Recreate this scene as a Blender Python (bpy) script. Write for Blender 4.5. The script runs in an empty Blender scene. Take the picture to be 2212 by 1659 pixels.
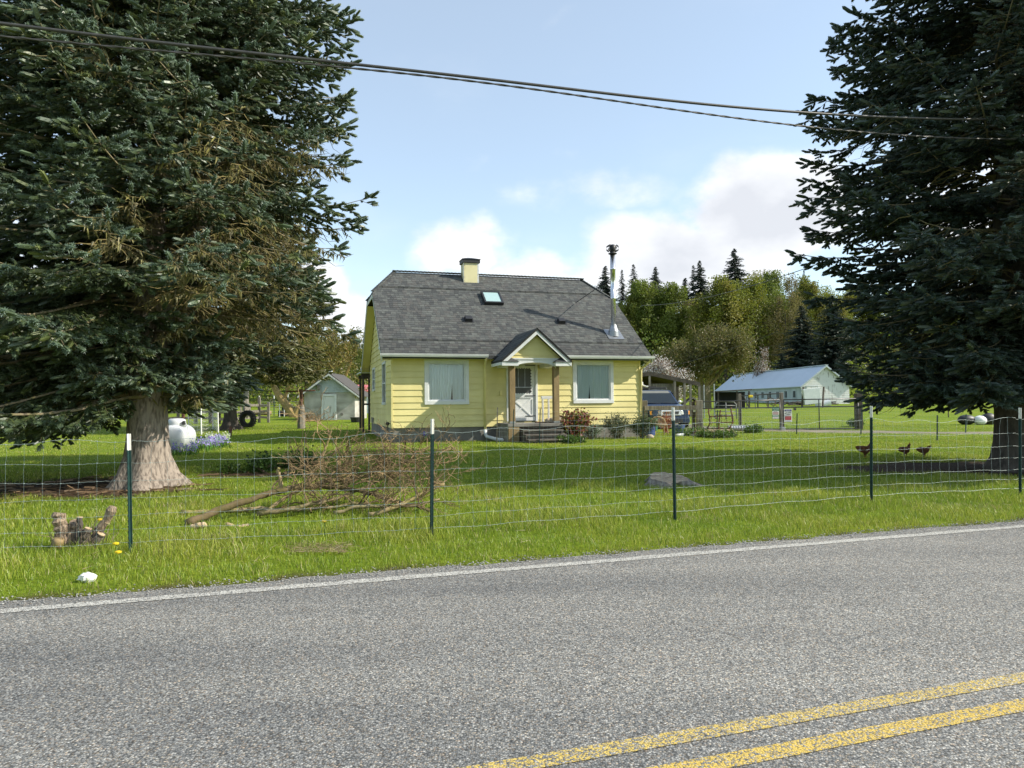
import bpy, math, random
import numpy as np
from mathutils import Vector, Matrix
random.seed(7)
RNG = np.random.default_rng(7)
SC = bpy.context.scene
COL = SC.collection
R = math.radians
# ------------------------------------------------------------------ camera
FPX = 1540.0                       # focal length in pixels of a 2212 px wide print of the photograph
CAM = np.array([0.0, 0.0, 1.5])
_p = math.atan(42.5 / FPX); _r = 0.0083
_f = np.array([0, math.cos(_p), math.sin(_p)]); _r0 = np.array([1.0, 0, 0]); _u0 = np.array([0, -math.sin(_p), math.cos(_p)])
C_R = math.cos(_r) * _r0 - math.sin(_r) * _u0
C_U = math.cos(_r) * _u0 + math.sin(_r) * _r0
cam = bpy.data.objects.new("camera", bpy.data.cameras.new("camera")); COL.objects.link(cam)
cam.data.lens = 36.0 * FPX / 2212.0; cam.data.sensor_width = 36.0
cam.data.clip_end = 5000; cam.data.clip_start = 0.05
cam.matrix_world = Matrix(((C_R[0], C_U[0], -_f[0], CAM[0]), (C_R[1], C_U[1], -_f[1], CAM[1]), (C_R[2], C_U[2], -_f[2], CAM[2]), (0, 0, 0, 1)))
SC.camera = cam
def ray(u, v):
    return _f + (u - 1106) / FPX * C_R - (v - 829.5) / FPX * C_U
def at(u, v, Y):
    d = ray(u, v); return CAM + d * (Y / d[1])
def xat(u, Y):
    return at(u, 872, Y)[0]
# ------------------------------------------------------------------ terrain
RD = np.array([math.sin(R(72.07)), math.cos(R(72.07))])     # along the road
RN = np.array([-RD[1], RD[0]])                              # away from the camera
def sstep(x, a, b):
    t = np.clip((np.asarray(x, float) - a) / (b - a), 0, 1); return t * t * (3 - 2 * t)
def lump(x, y):
    return (np.sin(x * 1.3 + y * .7) + np.sin(x * .53 - y * 1.1 + 2) + np.sin(x * 2.9 + 1.3) * .4 + np.sin(y * 2.3 + x * .9) * .5) / 2.9
def zt(x, y):
    x = np.asarray(x, float); y = np.asarray(y, float)
    s = RN[0] * x + RN[1] * y
    z = .25 * sstep(s, 10, 20)
    slope = .0085 + .0105 * sstep(x, -6, 12)
    z = z + slope * np.clip(y - 30, 0, 80)
    z = z + .018 * lump(x, y) * sstep(s, 7.0, 9.5)
    hill = 26 * sstep(y, 120, 290) * (.45 + .55 * sstep(x, -40, 60)) + 6 * sstep(y, 100, 330)
    z = z + hill
    z = z - .03 * (1 - sstep(s, 6.3, 6.7)) * sstep(s, -2.2, -1.8)
    return z
def gp(u, v, guess=20.0):
    Y = guess
    for _ in range(30):
        p = at(u, v, Y); d = ray(u, v)
        z = float(zt(p[0], p[1]))
        if d[2] >= -1e-4: break
        Y = (z - CAM[2]) / d[2] * d[1] * .5 + Y * .5
    p = at(u, v, Y); p[2] = float(zt(p[0], p[1])); return p
# ------------------------------------------------------------------ mesh builder
class MB:
    def __init__(s): s.v = []; s.f = {}; s.n = 0; s.c = []; s.hasc = False
    def add(s, V, F, c=None):
        V = np.asarray(V, float).reshape(-1, 3)
        if isinstance(F, np.ndarray): F = [F]
        else:
            g = {}
            for q in F: g.setdefault(len(q), []).append(q)
            F = [np.array(x) for x in g.values()]
        for q in F: s.f.setdefault(q.shape[1], []).append(q + s.n)
        s.v.append(V); s.n += len(V)
        if c is None: c = (1, 1, 1)
        else: s.hasc = True
        c = np.asarray(c, float)
        s.c.append(np.broadcast_to(c, (len(V), 3)))
        return s
    def box(s, lo, hi, M=None, c=None, taper=None):
        x0, y0, z0 = lo; x1, y1, z1 = hi
        V = np.array([(x0, y0, z0), (x1, y0, z0), (x1, y1, z0), (x0, y1, z0), (x0, y0, z1), (x1, y0, z1), (x1, y1, z1), (x0, y1, z1)], float)
        if taper:
            m = V[4:].mean(0); V[4:, :2] = m[:2] + (V[4:, :2] - m[:2]) * taper
        if M is not None: V = V @ M[:3, :3].T + M[:3, 3]
        return s.add(V, [(3, 2, 1, 0), (4, 5, 6, 7), (0, 1, 5, 4), (1, 2, 6, 5), (2, 3, 7, 6), (3, 0, 4, 7)], c)
    def beam(s, p, q, w, h=None, up=(0, 0, 1), c=None):
        h = h or w; p = np.asarray(p, float); q = np.asarray(q, float)
        d = q - p; L = np.linalg.norm(d); d = d / L
        a = np.cross(d, up); a = a / max(np.linalg.norm(a), 1e-6); b = np.cross(a, d)
        M = np.eye(4); M[:3, 0] = a; M[:3, 1] = d; M[:3, 2] = b; M[:3, 3] = p
        return s.box((-w / 2, 0, -h / 2), (w / 2, L, h / 2), M, c)
    def tube(s, P, rad, n=8, cap=True, c=None):
        P = np.asarray(P, float); m = len(P)
        rad = np.broadcast_to(np.asarray(rad, float), (m,))
        T = np.gradient(P, axis=0); T /= np.maximum(np.linalg.norm(T, axis=1, keepdims=True), 1e-9)
        ref = np.array([0, 0, 1.0]) if abs(T[:, 2]).mean() < .85 else np.array([1.0, 0, 0])
        A = np.cross(T, ref); A /= np.maximum(np.linalg.norm(A, axis=1, keepdims=True), 1e-9); B = np.cross(T, A)
        th = np.arange(n) * 2 * np.pi / n
        V = P[:, None] + rad[:, None, None] * (np.cos(th)[None, :, None] * A[:, None] + np.sin(th)[None, :, None] * B[:, None])
        i = np.arange(m - 1)[:, None] * n; j = np.arange(n)[None]; k = (j + 1) % n
        F = np.stack([i + j, i + n + j, i + n + k, i + k], -1).reshape(-1, 4)
        base = s.n
        s.add(V.reshape(-1, 3), F, c)
        if cap:
            s.f.setdefault(n, []).append(np.array([np.arange(n) + base, (np.arange(n)[::-1]) + base + (m - 1) * n]))
        return s
    def lathe(s, prof, n=20, M=None, c=None, cap=True):
        prof = np.asarray(prof, float); m = len(prof); th = np.arange(n) * 2 * np.pi / n
        V = np.stack([prof[:, :1] * np.cos(th), prof[:, :1] * np.sin(th), np.repeat(prof[:, 1:2], n, 1)], -1).reshape(-1, 3)
        if M is not None: V = V @ M[:3, :3].T + M[:3, 3]
        i = np.arange(m - 1)[:, None] * n; j = np.arange(n)[None]; k = (j + 1) % n
        F = np.stack([i + j, i + k, i + n + k, i + n + j], -1).reshape(-1, 4)
        base = s.n; s.add(V, F, c)
        if cap: s.f.setdefault(n, []).append(np.array([np.arange(n)[::-1] + base, np.arange(n) + base + (m - 1) * n]))
        return s
    def prism(s, poly, y0, y1, M=None, c=None):          # polygon in x,z extruded along y
        n = len(poly); V = [(x, y0, z) for x, z in poly] + [(x, y1, z) for x, z in poly]
        V = np.array(V, float)
        if M is not None: V = V @ M[:3, :3].T + M[:3, 3]
        F = [tuple(range(n)), tuple(range(2 * n - 1, n - 1, -1))] + [((i + 1) % n, i, n + i, n + (i + 1) % n) for i in range(n)]
        return s.add(V, F, c)
    def poly(s, pts, c=None): return s.add(pts, [tuple(range(len(pts)))], c)
    def slab(s, pts, off, c=None):                        # polygon thickened by a vector
        n = len(pts); P = np.asarray(pts, float); V = np.vstack([P, P + np.asarray(off, float)])
        return s.add(V, [tuple(range(n)), tuple(range(2 * n - 1, n - 1, -1))] + [((i + 1) % n, i, n + i, n + (i + 1) % n) for i in range(n)], c)
    def blob(s, cen, rad, nu=10, nv=7, jit=0, M=None, c=None):
        th = np.linspace(0, np.pi, nv); prof = np.stack([np.sin(th) + 1e-4, -np.cos(th)], 1)
        b = MB(); b.lathe(prof, nu, cap=False); V = b.v[0] * np.asarray(rad)
        if jit: V = V * (1 + RNG.uniform(-jit, jit, (len(V), 1)))
        if M is not None: V = V @ M[:3, :3].T
        return s.add(V + np.asarray(cen), b.f[4][0], c)
    def build(s, name, m, parent=None, smooth=False, bevel=0, weld=False):
        V = np.vstack(s.v) if s.v else np.zeros((0, 3))
        me = bpy.data.meshes.new(name)
        me.vertices.add(len(V)); me.vertices.foreach_set("co", V.astype(np.float32).ravel())
        lv, ls, tot = [], [], 0
        for k, L in s.f.items():
            F = np.vstack(L); lv.append(F.ravel()); ls.append(tot + np.arange(len(F)) * k); tot += F.size
        lv = np.concatenate(lv).astype(np.int32); ls = np.concatenate(ls).astype(np.int32)
        me.loops.add(len(lv)); me.loops.foreach_set("vertex_index", lv)
        me.polygons.add(len(ls)); me.polygons.foreach_set("loop_start", ls)
        me.update(calc_edges=True)
        if s.hasc or (m is not None and (m.name in TINTED)):
            a = me.attributes.new("tint", 'FLOAT_COLOR', 'POINT')
            C4 = np.ones((len(V), 4), np.float32); C4[:, :3] = np.vstack(s.c); a.data.foreach_set("color", C4.ravel())
        me.polygons.foreach_set("use_smooth", np.full(len(ls), bool(smooth)))
        me.validate()
        if m is not None: me.materials.append(m)
        o = bpy.data.objects.new(name, me); COL.objects.link(o)
        if parent is not None: o.parent = parent
        if bevel:
            b = o.modifiers.new("bevel", 'BEVEL'); b.width = bevel; b.segments = 2; b.limit_method = 'ANGLE'
        return o
def tag(o, label, cat, group=None):
    o["label"] = label; o["category"] = cat
    if group: o["group"] = group
    return o
def thing(name, label, cat, loc=(0, 0, 0), rz=0.0, group=None):
    o = bpy.data.objects.new(name, None); COL.objects.link(o); o.empty_display_size = .2
    o.location = tuple(float(x) for x in loc); o.rotation_euler = (0, 0, rz)
    return tag(o, label, cat, group)
def structure(o): o["kind"] = "structure"; return o
def stuff(o, label, cat): tag(o, label, cat); o["kind"] = "stuff"; return o
def kids(o): return [c for c in bpy.data.objects if c.parent == o]
def dup(o, loc, rz=0, sc=1.0, label=None, group=None):
    c = o.copy(); COL.objects.link(c); c.location = tuple(float(x) for x in loc); c.rotation_euler = (0, 0, rz); c.scale = (sc, sc, sc) if not hasattr(sc, '__len__') else sc
    if label: c["label"] = label
    if group: c["group"] = group
    for ch in o.get("_kids", None) or [k.name for k in kids(o)]:
        k = bpy.data.objects[ch]; k2 = k.copy(); COL.objects.link(k2); k2.parent = c
        for g in kids(k):
            g2 = g.copy(); COL.objects.link(g2); g2.parent = k2
    return c
def Mtr(loc, rz=0, ry=0, rx=0):
    return np.array(Matrix.Translation(Vector([float(t) for t in loc])) @ Matrix.Rotation(rz, 4, 'Z') @ Matrix.Rotation(ry, 4, 'Y') @ Matrix.Rotation(rx, 4, 'X'))
# ------------------------------------------------------------------ materials
TINTED = set()
def nt(m): m.use_nodes = True; return m.node_tree.nodes, m.node_tree.links
def node(N, t, **kw):
    n = N.new(t)
    for k, v in kw.items():
        if k[0] == '_': setattr(n, k[1:], v)
        else: n.inputs[k.replace('__', ' ')].default_value = v
    return n
def ramp(N, stops):
    r = N.new('ShaderNodeValToRGB'); e = r.color_ramp.elements
    while len(e) < len(stops): e.new(.5)
    for i, (p, c) in enumerate(stops): e[i].position = p; e[i].color = (*c, 1) if len(c) == 3 else c
    return r
def mat(name, c1, c2=None, rough=.6, scale=6, metal=0, bump=0, bscale=None, tint=False, stretch=(1, 1, 1), detail=5, lo=.35, hi=.65, c3=None, spec=.5):
    m = bpy.data.materials.new(name); N, L = nt(m); b = N['Principled BSDF']
    b.inputs['Roughness'].default_value = rough; b.inputs['Metallic'].default_value = metal; b.inputs['Specular IOR Level'].default_value = spec
    tc = N.new('ShaderNodeTexCoord'); mp = N.new('ShaderNodeMapping'); mp.inputs['Scale'].default_value = stretch
    L.new(tc.outputs['Object'], mp.inputs['Vector'])
    nz = node(N, 'ShaderNodeTexNoise', Scale=scale, Detail=detail); L.new(mp.outputs[0], nz.inputs['Vector'])
    if c2 is None: c2 = tuple(x * .86 for x in c1)
    st = [(lo, c2), (hi, c1)] if c3 is None else [(lo, c2), ((lo + hi) / 2, c1), (hi, c3)]
    rp = ramp(N, st); L.new(nz.outputs['Fac'], rp.inputs[0]); out = rp.outputs[0]
    if tint:
        TINTED.add(m.name)
        at_ = N.new('ShaderNodeAttribute'); at_.attribute_name = 'tint'
        mx = N.new('ShaderNodeMix'); mx.data_type = 'RGBA'; mx.blend_type = 'MULTIPLY'; mx.inputs[0].default_value = 1
        L.new(out, mx.inputs[6]); L.new(at_.outputs['Color'], mx.inputs[7]); out = mx.outputs[2]
    L.new(out, b.inputs['Base Color'])
    if bump:
        bn = node(N, 'ShaderNodeTexNoise', Scale=bscale or scale * 4, Detail=6.0); L.new(mp.outputs[0], bn.inputs['Vector'])
        bp = node(N, 'ShaderNodeBump', Strength=bump, Distance=.02); L.new(bn.outputs['Fac'], bp.inputs['Height']); L.new(bp.outputs[0], b.inputs['Normal'])
    return m
def leafmat(name, base=(1, 1, 1), trans=.3, gloss=.04, rough=.45):
    m = bpy.data.materials.new(name); N, L = nt(m); N.remove(N['Principled BSDF']); out = N['Material Output']
    a = N.new('ShaderNodeAttribute'); a.attribute_name = 'tint'
    mx = N.new('ShaderNodeMix'); mx.data_type = 'RGBA'; mx.blend_type = 'MULTIPLY'; mx.inputs[0].default_value = 1; mx.inputs[7].default_value = (*base, 1)
    L.new(a.outputs['Color'], mx.inputs[6])
    d = N.new('ShaderNodeBsdfDiffuse'); t = N.new('ShaderNodeBsdfTranslucent'); g = node(N, 'ShaderNodeBsdfGlossy', Roughness=rough)
    L.new(mx.outputs[2], d.inputs[0]); L.new(mx.outputs[2], t.inputs[0])
    m1 = N.new('ShaderNodeMixShader'); m1.inputs[0].default_value = trans; L.new(d.outputs[0], m1.inputs[1]); L.new(t.outputs[0], m1.inputs[2])
    m2 = N.new('ShaderNodeMixShader'); m2.inputs[0].default_value = gloss; L.new(m1.outputs[0], m2.inputs[1]); L.new(g.outputs[0], m2.inputs[2])
    L.new(m2.outputs[0], out.inputs[0]); return m
def glassmat(name, tintc=(.8, .85, .85), base=.08):
    m = bpy.data.materials.new(name); N, L = nt(m); N.remove(N['Principled BSDF']); out = N['Material Output']
    fr = node(N, 'ShaderNodeFresnel', IOR=1.5); ad = node(N, 'ShaderNodeMath', _operation='ADD'); ad.inputs[1].default_value = base; L.new(fr.outputs[0], ad.inputs[0])
    t = N.new('ShaderNodeBsdfTransparent'); t.inputs[0].default_value = (*tintc, 1); g = node(N, 'ShaderNodeBsdfGlossy', Roughness=.02)
    mx = N.new('ShaderNodeMixShader'); L.new(ad.outputs[0], mx.inputs[0]); L.new(t.outputs[0], mx.inputs[1]); L.new(g.outputs[0], mx.inputs[2]); L.new(mx.outputs[0], out.inputs[0]); return m
M = {}
M['yellow'] = mat('yellow_paint', (.82, .725, .33), (.70, .61, .26), rough=.55, scale=1.1, bump=.08, bscale=60, detail=7, tint=True)
M['white'] = mat('white_paint', (.74, .75, .74), (.64, .66, .66), rough=.5, scale=3, bump=.05)
M['oldwhite'] = mat('weathered_white_paint', (.66, .66, .64), (.22, .20, .18), rough=.7, scale=5, stretch=(1, 1, .25), lo=.30, hi=.44, detail=8, bump=.1)
M['greyblue'] = mat('pale_grey_siding', (.46, .52, .53), (.36, .41, .42), rough=.7, scale=2, stretch=(1, 1, .4))
M['concrete'] = mat('concrete', (.24, .225, .20), (.15, .14, .125), rough=.9, scale=1.6, bump=.25, bscale=40, detail=9)
M['shedconc'] = mat('old_concrete', (.52, .50, .46), (.30, .28, .25), rough=.95, scale=1.1, bump=.2, bscale=30, detail=9, stretch=(1, 1, 1.6))
M['shingle'] = mat('asphalt_shingle', (.088, .092, .090), (.064, .067, .066), rough=.9, scale=30, bump=.3, bscale=160, tint=True)
M['black'] = mat('black_metal', (.02, .02, .022), rough=.5)
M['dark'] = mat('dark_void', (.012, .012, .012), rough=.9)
M['steel'] = mat('stainless_steel', (.80, .81, .83), rough=.27, metal=1, scale=4)
M['galv'] = mat('galvanised_steel', (.40, .41, .42), (.31, .32, .33), rough=.42, metal=.85, scale=9)
M['alu'] = mat('dull_metal_roof', (.50, .56, .64), (.46, .52, .60), rough=.45, scale=.6, metal=.1)
M['wood'] = mat('fir_post', (.29, .205, .095), (.20, .14, .065), rough=.75, scale=5, stretch=(2, 2, .35), bump=.15)
M['greywood'] = mat('weathered_grey_wood', (.25, .225, .19), (.12, .105, .085), rough=.9, scale=5, stretch=(3, 3, .3), bump=.3, detail=8)
M['darkwood'] = mat('dark_stained_wood', (.085, .07, .055), (.05, .04, .032), rough=.85, scale=6, bump=.2)
M['bark'] = mat('spruce_bark', (.30, .25, .205), (.13, .105, .085), rough=.95, scale=11, stretch=(2.0, 2.0, .5), bump=1.0, bscale=12, detail=9, lo=.38, hi=.56)
M['barkdark'] = mat('dark_bark', (.10, .085, .07), (.05, .042, .035), rough=.95, scale=6, stretch=(2, 2, .5), bump=.6, bscale=18)
M['twig'] = mat('bare_twigs', (.20, .155, .10), (.12, .09, .06), rough=.9, scale=9, tint=True)
M['limb'] = mat('mossy_limbs', (.24, .19, .13), (.15, .14, .055), rough=.95, scale=9, bump=.4, tint=True)
M['moss'] = leafmat('moss_strands', trans=.25, gloss=0)
M['needle'] = leafmat('spruce_needles', trans=.12, gloss=.06)
M['leaf'] = leafmat('leaves', trans=.45, gloss=.03)
M['grass'] = leafmat('grass_blades', trans=.38, gloss=.035, rough=.4)
M['petal'] = leafmat('petals', trans=.3, gloss=.0)
M['tpost'] = mat('green_post_paint', (.018, .055, .05), (.012, .035, .032), rough=.45, scale=20)
M['tip'] = mat('white_post_tip', (.74, .72, .66), (.45, .36, .27), rough=.6, scale=14, lo=.25, hi=.38)
M['wire'] = mat('galvanised_wire', (.42, .48, .46), (.34, .40, .38), rough=.45, metal=.3, scale=3)
M['rust'] = mat('rusty_iron', (.17, .075, .045), (.07, .04, .03), rough=.9, scale=10, bump=.2)
M['rubber'] = mat('tyre_rubber', (.022, .022, .021), (.04, .038, .034), rough=.85, scale=5, bump=.15)
M['bluecar'] = mat('dark_blue_car_paint', (.018, .034, .075), (.018, .033, .072), rough=.22, scale=1)
M['tankwhite'] = mat('tank_paint', (.60, .62, .63), (.52, .54, .55), rough=.35, scale=2)
M['red'] = mat('red_sheet', (.60, .16, .155), (.52, .13, .13), rough=.6, scale=2)
M['plasticblue'] = mat('blue_plastic', (.03, .06, .20), rough=.5)
M['green'] = mat('green_plastic', (.02, .13, .075), (.015, .09, .05), rough=.5)
M['glass'] = glassmat('window_glass', (.98, 1.0, 1.0), .01)
M['carglass'] = mat('car_glass', (.012, .018, .022), rough=.06, scale=2)
M['curtain'] = mat('pale_curtain', (.86, .92, .90), (.76, .84, .82), rough=.9, scale=4, stretch=(6, 6, .3))
M['stone'] = mat('pale_stone', (.50, .42, .32), (.38, .31, .24), rough=.8, scale=7)
M['paper'] = mat('white_paper', (.82, .81, .78), (.74, .73, .70), rough=.8, scale=20)
M['signred'] = mat('red_sign_paint', (.42, .015, .03), rough=.5)
M['signblue'] = mat('blue_sign_paint', (.035, .04, .22), rough=.5)
M['signgreen'] = mat('green_sign_paint', (.03, .20, .12), rough=.5)
M['signtext'] = mat('grey_print', (.16, .16, .17), rough=.6)
M['amber'] = mat('amber_lens', (.75, .30, .04), rough=.2)
M['lens'] = mat('clear_lens', (.62, .65, .68), (.45, .48, .50), rough=.12, metal=.5, scale=25)
M['silver'] = mat('silver_trim', (.68, .69, .71), rough=.25, metal=.6)
M['hen'] = mat('brown_feathers', (.17, .06, .02), (.075, .026, .012), rough=.8, scale=9, bump=.3, bscale=50)  # brown made darker, the spruce's shade mixed into the colour
M['comb'] = mat('red_comb', (.42, .03, .03), rough=.6)
M['tan'] = mat('wicker', (.34, .25, .14), (.2, .14, .08), rough=.8, scale=20)
M['cutwood'] = mat('fresh_cut_wood', (.55, .42, .26), (.40, .29, .17), rough=.8, scale=12)
M['yellowplastic'] = mat('yellow_plastic', (.72, .52, .02), rough=.5)
M['cable'] = mat('black_cable', (.035, .034, .032), (.055, .052, .048), rough=.45, scale=12)
M['cream'] = mat('cream_paint', (.62, .60, .50), (.56, .54, .44), rough=.6, scale=2)
# ================================================================== LIGHT AND SKY
SUN_EL = R(36.0); _sa = np.array([.994, -.11])
SUN = np.array([_sa[0] * math.cos(SUN_EL), _sa[1] * math.cos(SUN_EL), math.sin(SUN_EL)])
ld = bpy.data.lights.new("sun", 'SUN'); ld.energy = 4.6; ld.angle = R(.53); ld.color = (1, .93, .80)
lo = bpy.data.objects.new("sun", ld); COL.objects.link(lo); lo.rotation_euler = Vector(SUN).to_track_quat('Z', 'Y').to_euler(); lo.location = (30, -5, 30)
W = bpy.data.worlds.new("World"); SC.world = W; W.use_nodes = True
N, L = W.node_tree.nodes, W.node_tree.links
bg = N['Background']; bg.inputs[1].default_value = .118
sky = N.new('ShaderNodeTexSky'); sky.sky_type = 'NISHITA'; sky.sun_disc = False; sky.sun_elevation = SUN_EL; sky.sun_rotation = math.atan2(_sa[0], _sa[1])
sky.air_density = 1.0; sky.dust_density = .6; sky.ozone_density = 1.0; sky.altitude = 30
tc = N.new('ShaderNodeTexCoord'); sp = N.new('ShaderNodeSeparateXYZ'); L.new(tc.outputs['Generated'], sp.inputs[0])
def mth(op, a, b=None, c=None, clamp=False):
    n = N.new('ShaderNodeMath'); n.operation = op; n.use_clamp = clamp
    for i, x in enumerate((a, b, c)):
        if x is None: continue
        if isinstance(x, (int, float)): n.inputs[i].default_value = x
        else: L.new(x, n.inputs[i])
    return n.outputs[0]
az = mth('ARCTAN2', sp.outputs[0], sp.outputs[1]); el = mth('ARCSINE', sp.outputs[2])
cv = N.new('ShaderNodeCombineXYZ'); L.new(az, cv.inputs[0]); L.new(el, cv.inputs[1])
def noise(scale, detail, sx=1, sy=1, off=0.0, rough=.55):
    mp = N.new('ShaderNodeMapping'); mp.inputs['Scale'].default_value = (sx, sy, 1); mp.inputs['Location'].default_value = (off, off * .7, off * .3); L.new(cv.outputs[0], mp.inputs[0])
    n = node(N, 'ShaderNodeTexNoise', Scale=scale, Detail=detail, Roughness=rough); L.new(mp.outputs[0], n.inputs['Vector']); return n.outputs['Fac']
def azel(u, v): return math.atan((u - 1106) / FPX), math.atan((872 - v) / FPX * math.cos(math.atan((u - 1106) / FPX)))
#  cloud banks: centre (u, v), half-sizes in px, thickness
BANKS = [(1690, 450, 250, 140, 1.3), (1480, 560, 300, 140, 1.1), (1300, 415, 330, 66, .55), (1010, 535, 140, 88, 1.0), (1180, 590, 330, 70, .75), (700, 630, 105, 95, 1.25), (800, 690, 170, 110, .8),
         (1250, 610, 520, 70, .55), (1030, 365, 80, 30, .34), (1245, 312, 95, 42, .32), (1235, 18, 70, 32, .34), (2300, 420, 330, 330, 1.0), (-100, 560, 420, 260, .8), (770, 430, 70, 40, .28)]
E = None
wx = mth('MULTIPLY_ADD', noise(7, 4, off=3.1), .10, -.05); wy = mth('MULTIPLY_ADD', noise(7, 4, off=9.4), .08, -.04)
azw = mth('ADD', az, wx); elw = mth('ADD', el, wy)
for (u, v, ru, rv, th) in BANKS:
    a0, e0 = azel(u, v); ra, re = ru / FPX, rv / FPX
    dx = mth('MULTIPLY', mth('SUBTRACT', azw, a0), 1 / ra); dy = mth('MULTIPLY', mth('SUBTRACT', elw, e0), 1 / re)
    q = mth('SUBTRACT', 1.0, mth('ADD', mth('MULTIPLY', dx, dx), mth('MULTIPLY', dy, dy)))
    q = mth('MULTIPLY', mth('MAXIMUM', q, 0.0), th)
    E = q if E is None else mth('MAXIMUM', E, q)
fb = noise(9, 9, 1, 1.5, rough=.58)
dens = mth('MULTIPLY', mth('ADD', mth('MULTIPLY', E, 1.25), mth('MULTIPLY_ADD', fb, 2.9, -1.55)), E)
far_w = mth('MULTIPLY', mth('SUBTRACT', noise(3.2, 8, 1, 2.2, 5.0), .50), 2.2, clamp=True)          # thin veil elsewhere
dens = mth('MAXIMUM', dens, mth('MULTIPLY', far_w, .35))
mr = N.new('ShaderNodeMapRange'); mr.interpolation_type = 'SMOOTHSTEP'; L.new(dens, mr.inputs[0]); mr.inputs[1].default_value = .02; mr.inputs[2].default_value = .80
cl = N.new('ShaderNodeMix'); cl.data_type = 'RGBA'
sh = mth('ADD', mth('MULTIPLY', noise(5.5, 5, 1, 1.6, 17.3), 1.0), mth('MULTIPLY', E, .30))
rp = ramp(N, [(.54, (7.4, 7.4, 7.4)), (.76, (6.0, 6.1, 6.3)), (.97, (4.7, 4.85, 5.2))]); L.new(sh, rp.inputs[0])
tn = N.new('ShaderNodeMix'); tn.data_type = 'RGBA'; tn.blend_type = 'MULTIPLY'; tn.inputs[0].default_value = 1; L.new(sky.outputs[0], tn.inputs[6]); tn.inputs[7].default_value = (1.0, 1.05, 1.04, 1)
gm = N.new('ShaderNodeMix'); gm.data_type = 'RGBA'; gm.blend_type = 'ADD'; gm.inputs[0].default_value = 1; L.new(tn.outputs[2], gm.inputs[6]); gm.inputs[7].default_value = (1.65, 1.75, 1.7, 1)   # thin high veil
L.new(mth('MULTIPLY', mr.outputs[0], .96), cl.inputs[0]); L.new(gm.outputs[2], cl.inputs[6]); L.new(rp.outputs[0], cl.inputs[7])
L.new(cl.outputs[2], bg.inputs[0])
SC.view_settings.view_transform = 'Standard'; SC.view_settings.look = 'None'; SC.view_settings.exposure = 0.56; SC.view_settings.gamma = 1.0
SC.render.engine = 'CYCLES'
SC.cycles.max_bounces = 6; SC.cycles.diffuse_bounces = 3; SC.cycles.glossy_bounces = 3; SC.cycles.transmission_bounces = 4; SC.cycles.transparent_max_bounces = 12
SC.cycles.use_denoising = True
try: SC.cycles.denoiser = 'OPENIMAGEDENOISE'
except Exception: SC.cycles.use_denoising = False
# ================================================================== GROUND
def ground_material():
    m = bpy.data.materials.new("meadow_soil"); N, L = nt(m); b = N['Principled BSDF']; b.inputs['Roughness'].default_value = .95; b.inputs['Specular IOR Level'].default_value = .1
    tc = N.new('ShaderNodeTexCoord')
    n1 = node(N, 'ShaderNodeTexNoise', Scale=.35, Detail=8.0, Roughness=.65); L.new(tc.outputs['Object'], n1.inputs['Vector'])
    n2 = node(N, 'ShaderNodeTexNoise', Scale=14.0, Detail=6.0, Roughness=.7); L.new(tc.outputs['Object'], n2.inputs['Vector'])
    r1 = ramp(N, [(.32, (.12, .185, .012)), (.5, (.17, .235, .018)), (.68, (.235, .265, .03))]); L.new(n1.outputs[0], r1.inputs[0])
    r2 = ramp(N, [(.30, (.45, .45, .4)), (.62, (1.1, 1.1, 1.0))]); L.new(n2.outputs[0], r2.inputs[0])
    mx = N.new('ShaderNodeMix'); mx.data_type = 'RGBA'; mx.blend_type = 'MULTIPLY'; mx.inputs[0].default_value = 1; L.new(r1.outputs[0], mx.inputs[6]); L.new(r2.outputs[0], mx.inputs[7])
    at_ = N.new('ShaderNodeAttribute'); at_.attribute_name = 'tint'                   # red channel: bare soil
    sx = N.new('ShaderNodeSeparateColor'); L.new(at_.outputs[0], sx.inputs[0])
    r3 = ramp(N, [(.3, (.035, .024, .016)), (.7, (.085, .058, .038))]); L.new(n2.outputs[0], r3.inputs[0])
    m2 = N.new('ShaderNodeMix'); m2.data_type = 'RGBA'; L.new(sx.outputs[0], m2.inputs[0]); L.new(mx.outputs[2], m2.inputs[6]); L.new(r3.outputs[0], m2.inputs[7])
    L.new(m2.outputs[2], b.inputs['Base Color'])
    bp = node(N, 'ShaderNodeBump', Strength=.8, Distance=.05); L.new(n2.outputs[0], bp.inputs['Height']); L.new(bp.outputs[0], b.inputs['Normal'])
    return m
TREE_A = np.array([-6.55, 12.8]); TREE_R = np.array([10.75, 15.2])
def soil(x, y):
    x = np.asarray(x, float); y = np.asarray(y, float); n = .35 * lump(x * 2.1, y * 2.4) + .2 * lump(x * 5, y * 6)
    d = np.maximum(0, 1 - np.hypot((x - TREE_A[0] + .9) / 2.3, (y - TREE_A[1] + .25) / 1.35) + n * .5)
    d = np.maximum(d, 1 - np.hypot((x - TREE_R[0] + .8) / 3.6, (y - TREE_R[1] - .2) / 1.7) + n * .5)
    d = np.maximum(d, .8 - np.hypot((x + 4.9) / 1.5, (y - 14.2) / .7) + n)
    return np.clip(d * 3, 0, 1)
def axis(a, b, fine0, fine1, st, gr=1.18):
    t = list(np.arange(fine0, fine1 + 1e-6, st)); s = st
    while t[-1] < b: s *= gr; t.append(t[-1] + s)
    s = st
    while t[0] > a: s *= gr; t.insert(0, t[0] - s)
    return np.array(t)
xs = axis(-900, 900, -14, 16, .3); ys = axis(-400, 1500, -3, 36, .3)
X, Y = np.meshgrid(xs, ys); Z = zt(X, Y); nx = len(xs); ny = len(ys)
g = MB(); i = (np.arange(ny - 1)[:, None] * nx + np.arange(nx - 1)[None]).ravel()
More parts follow.
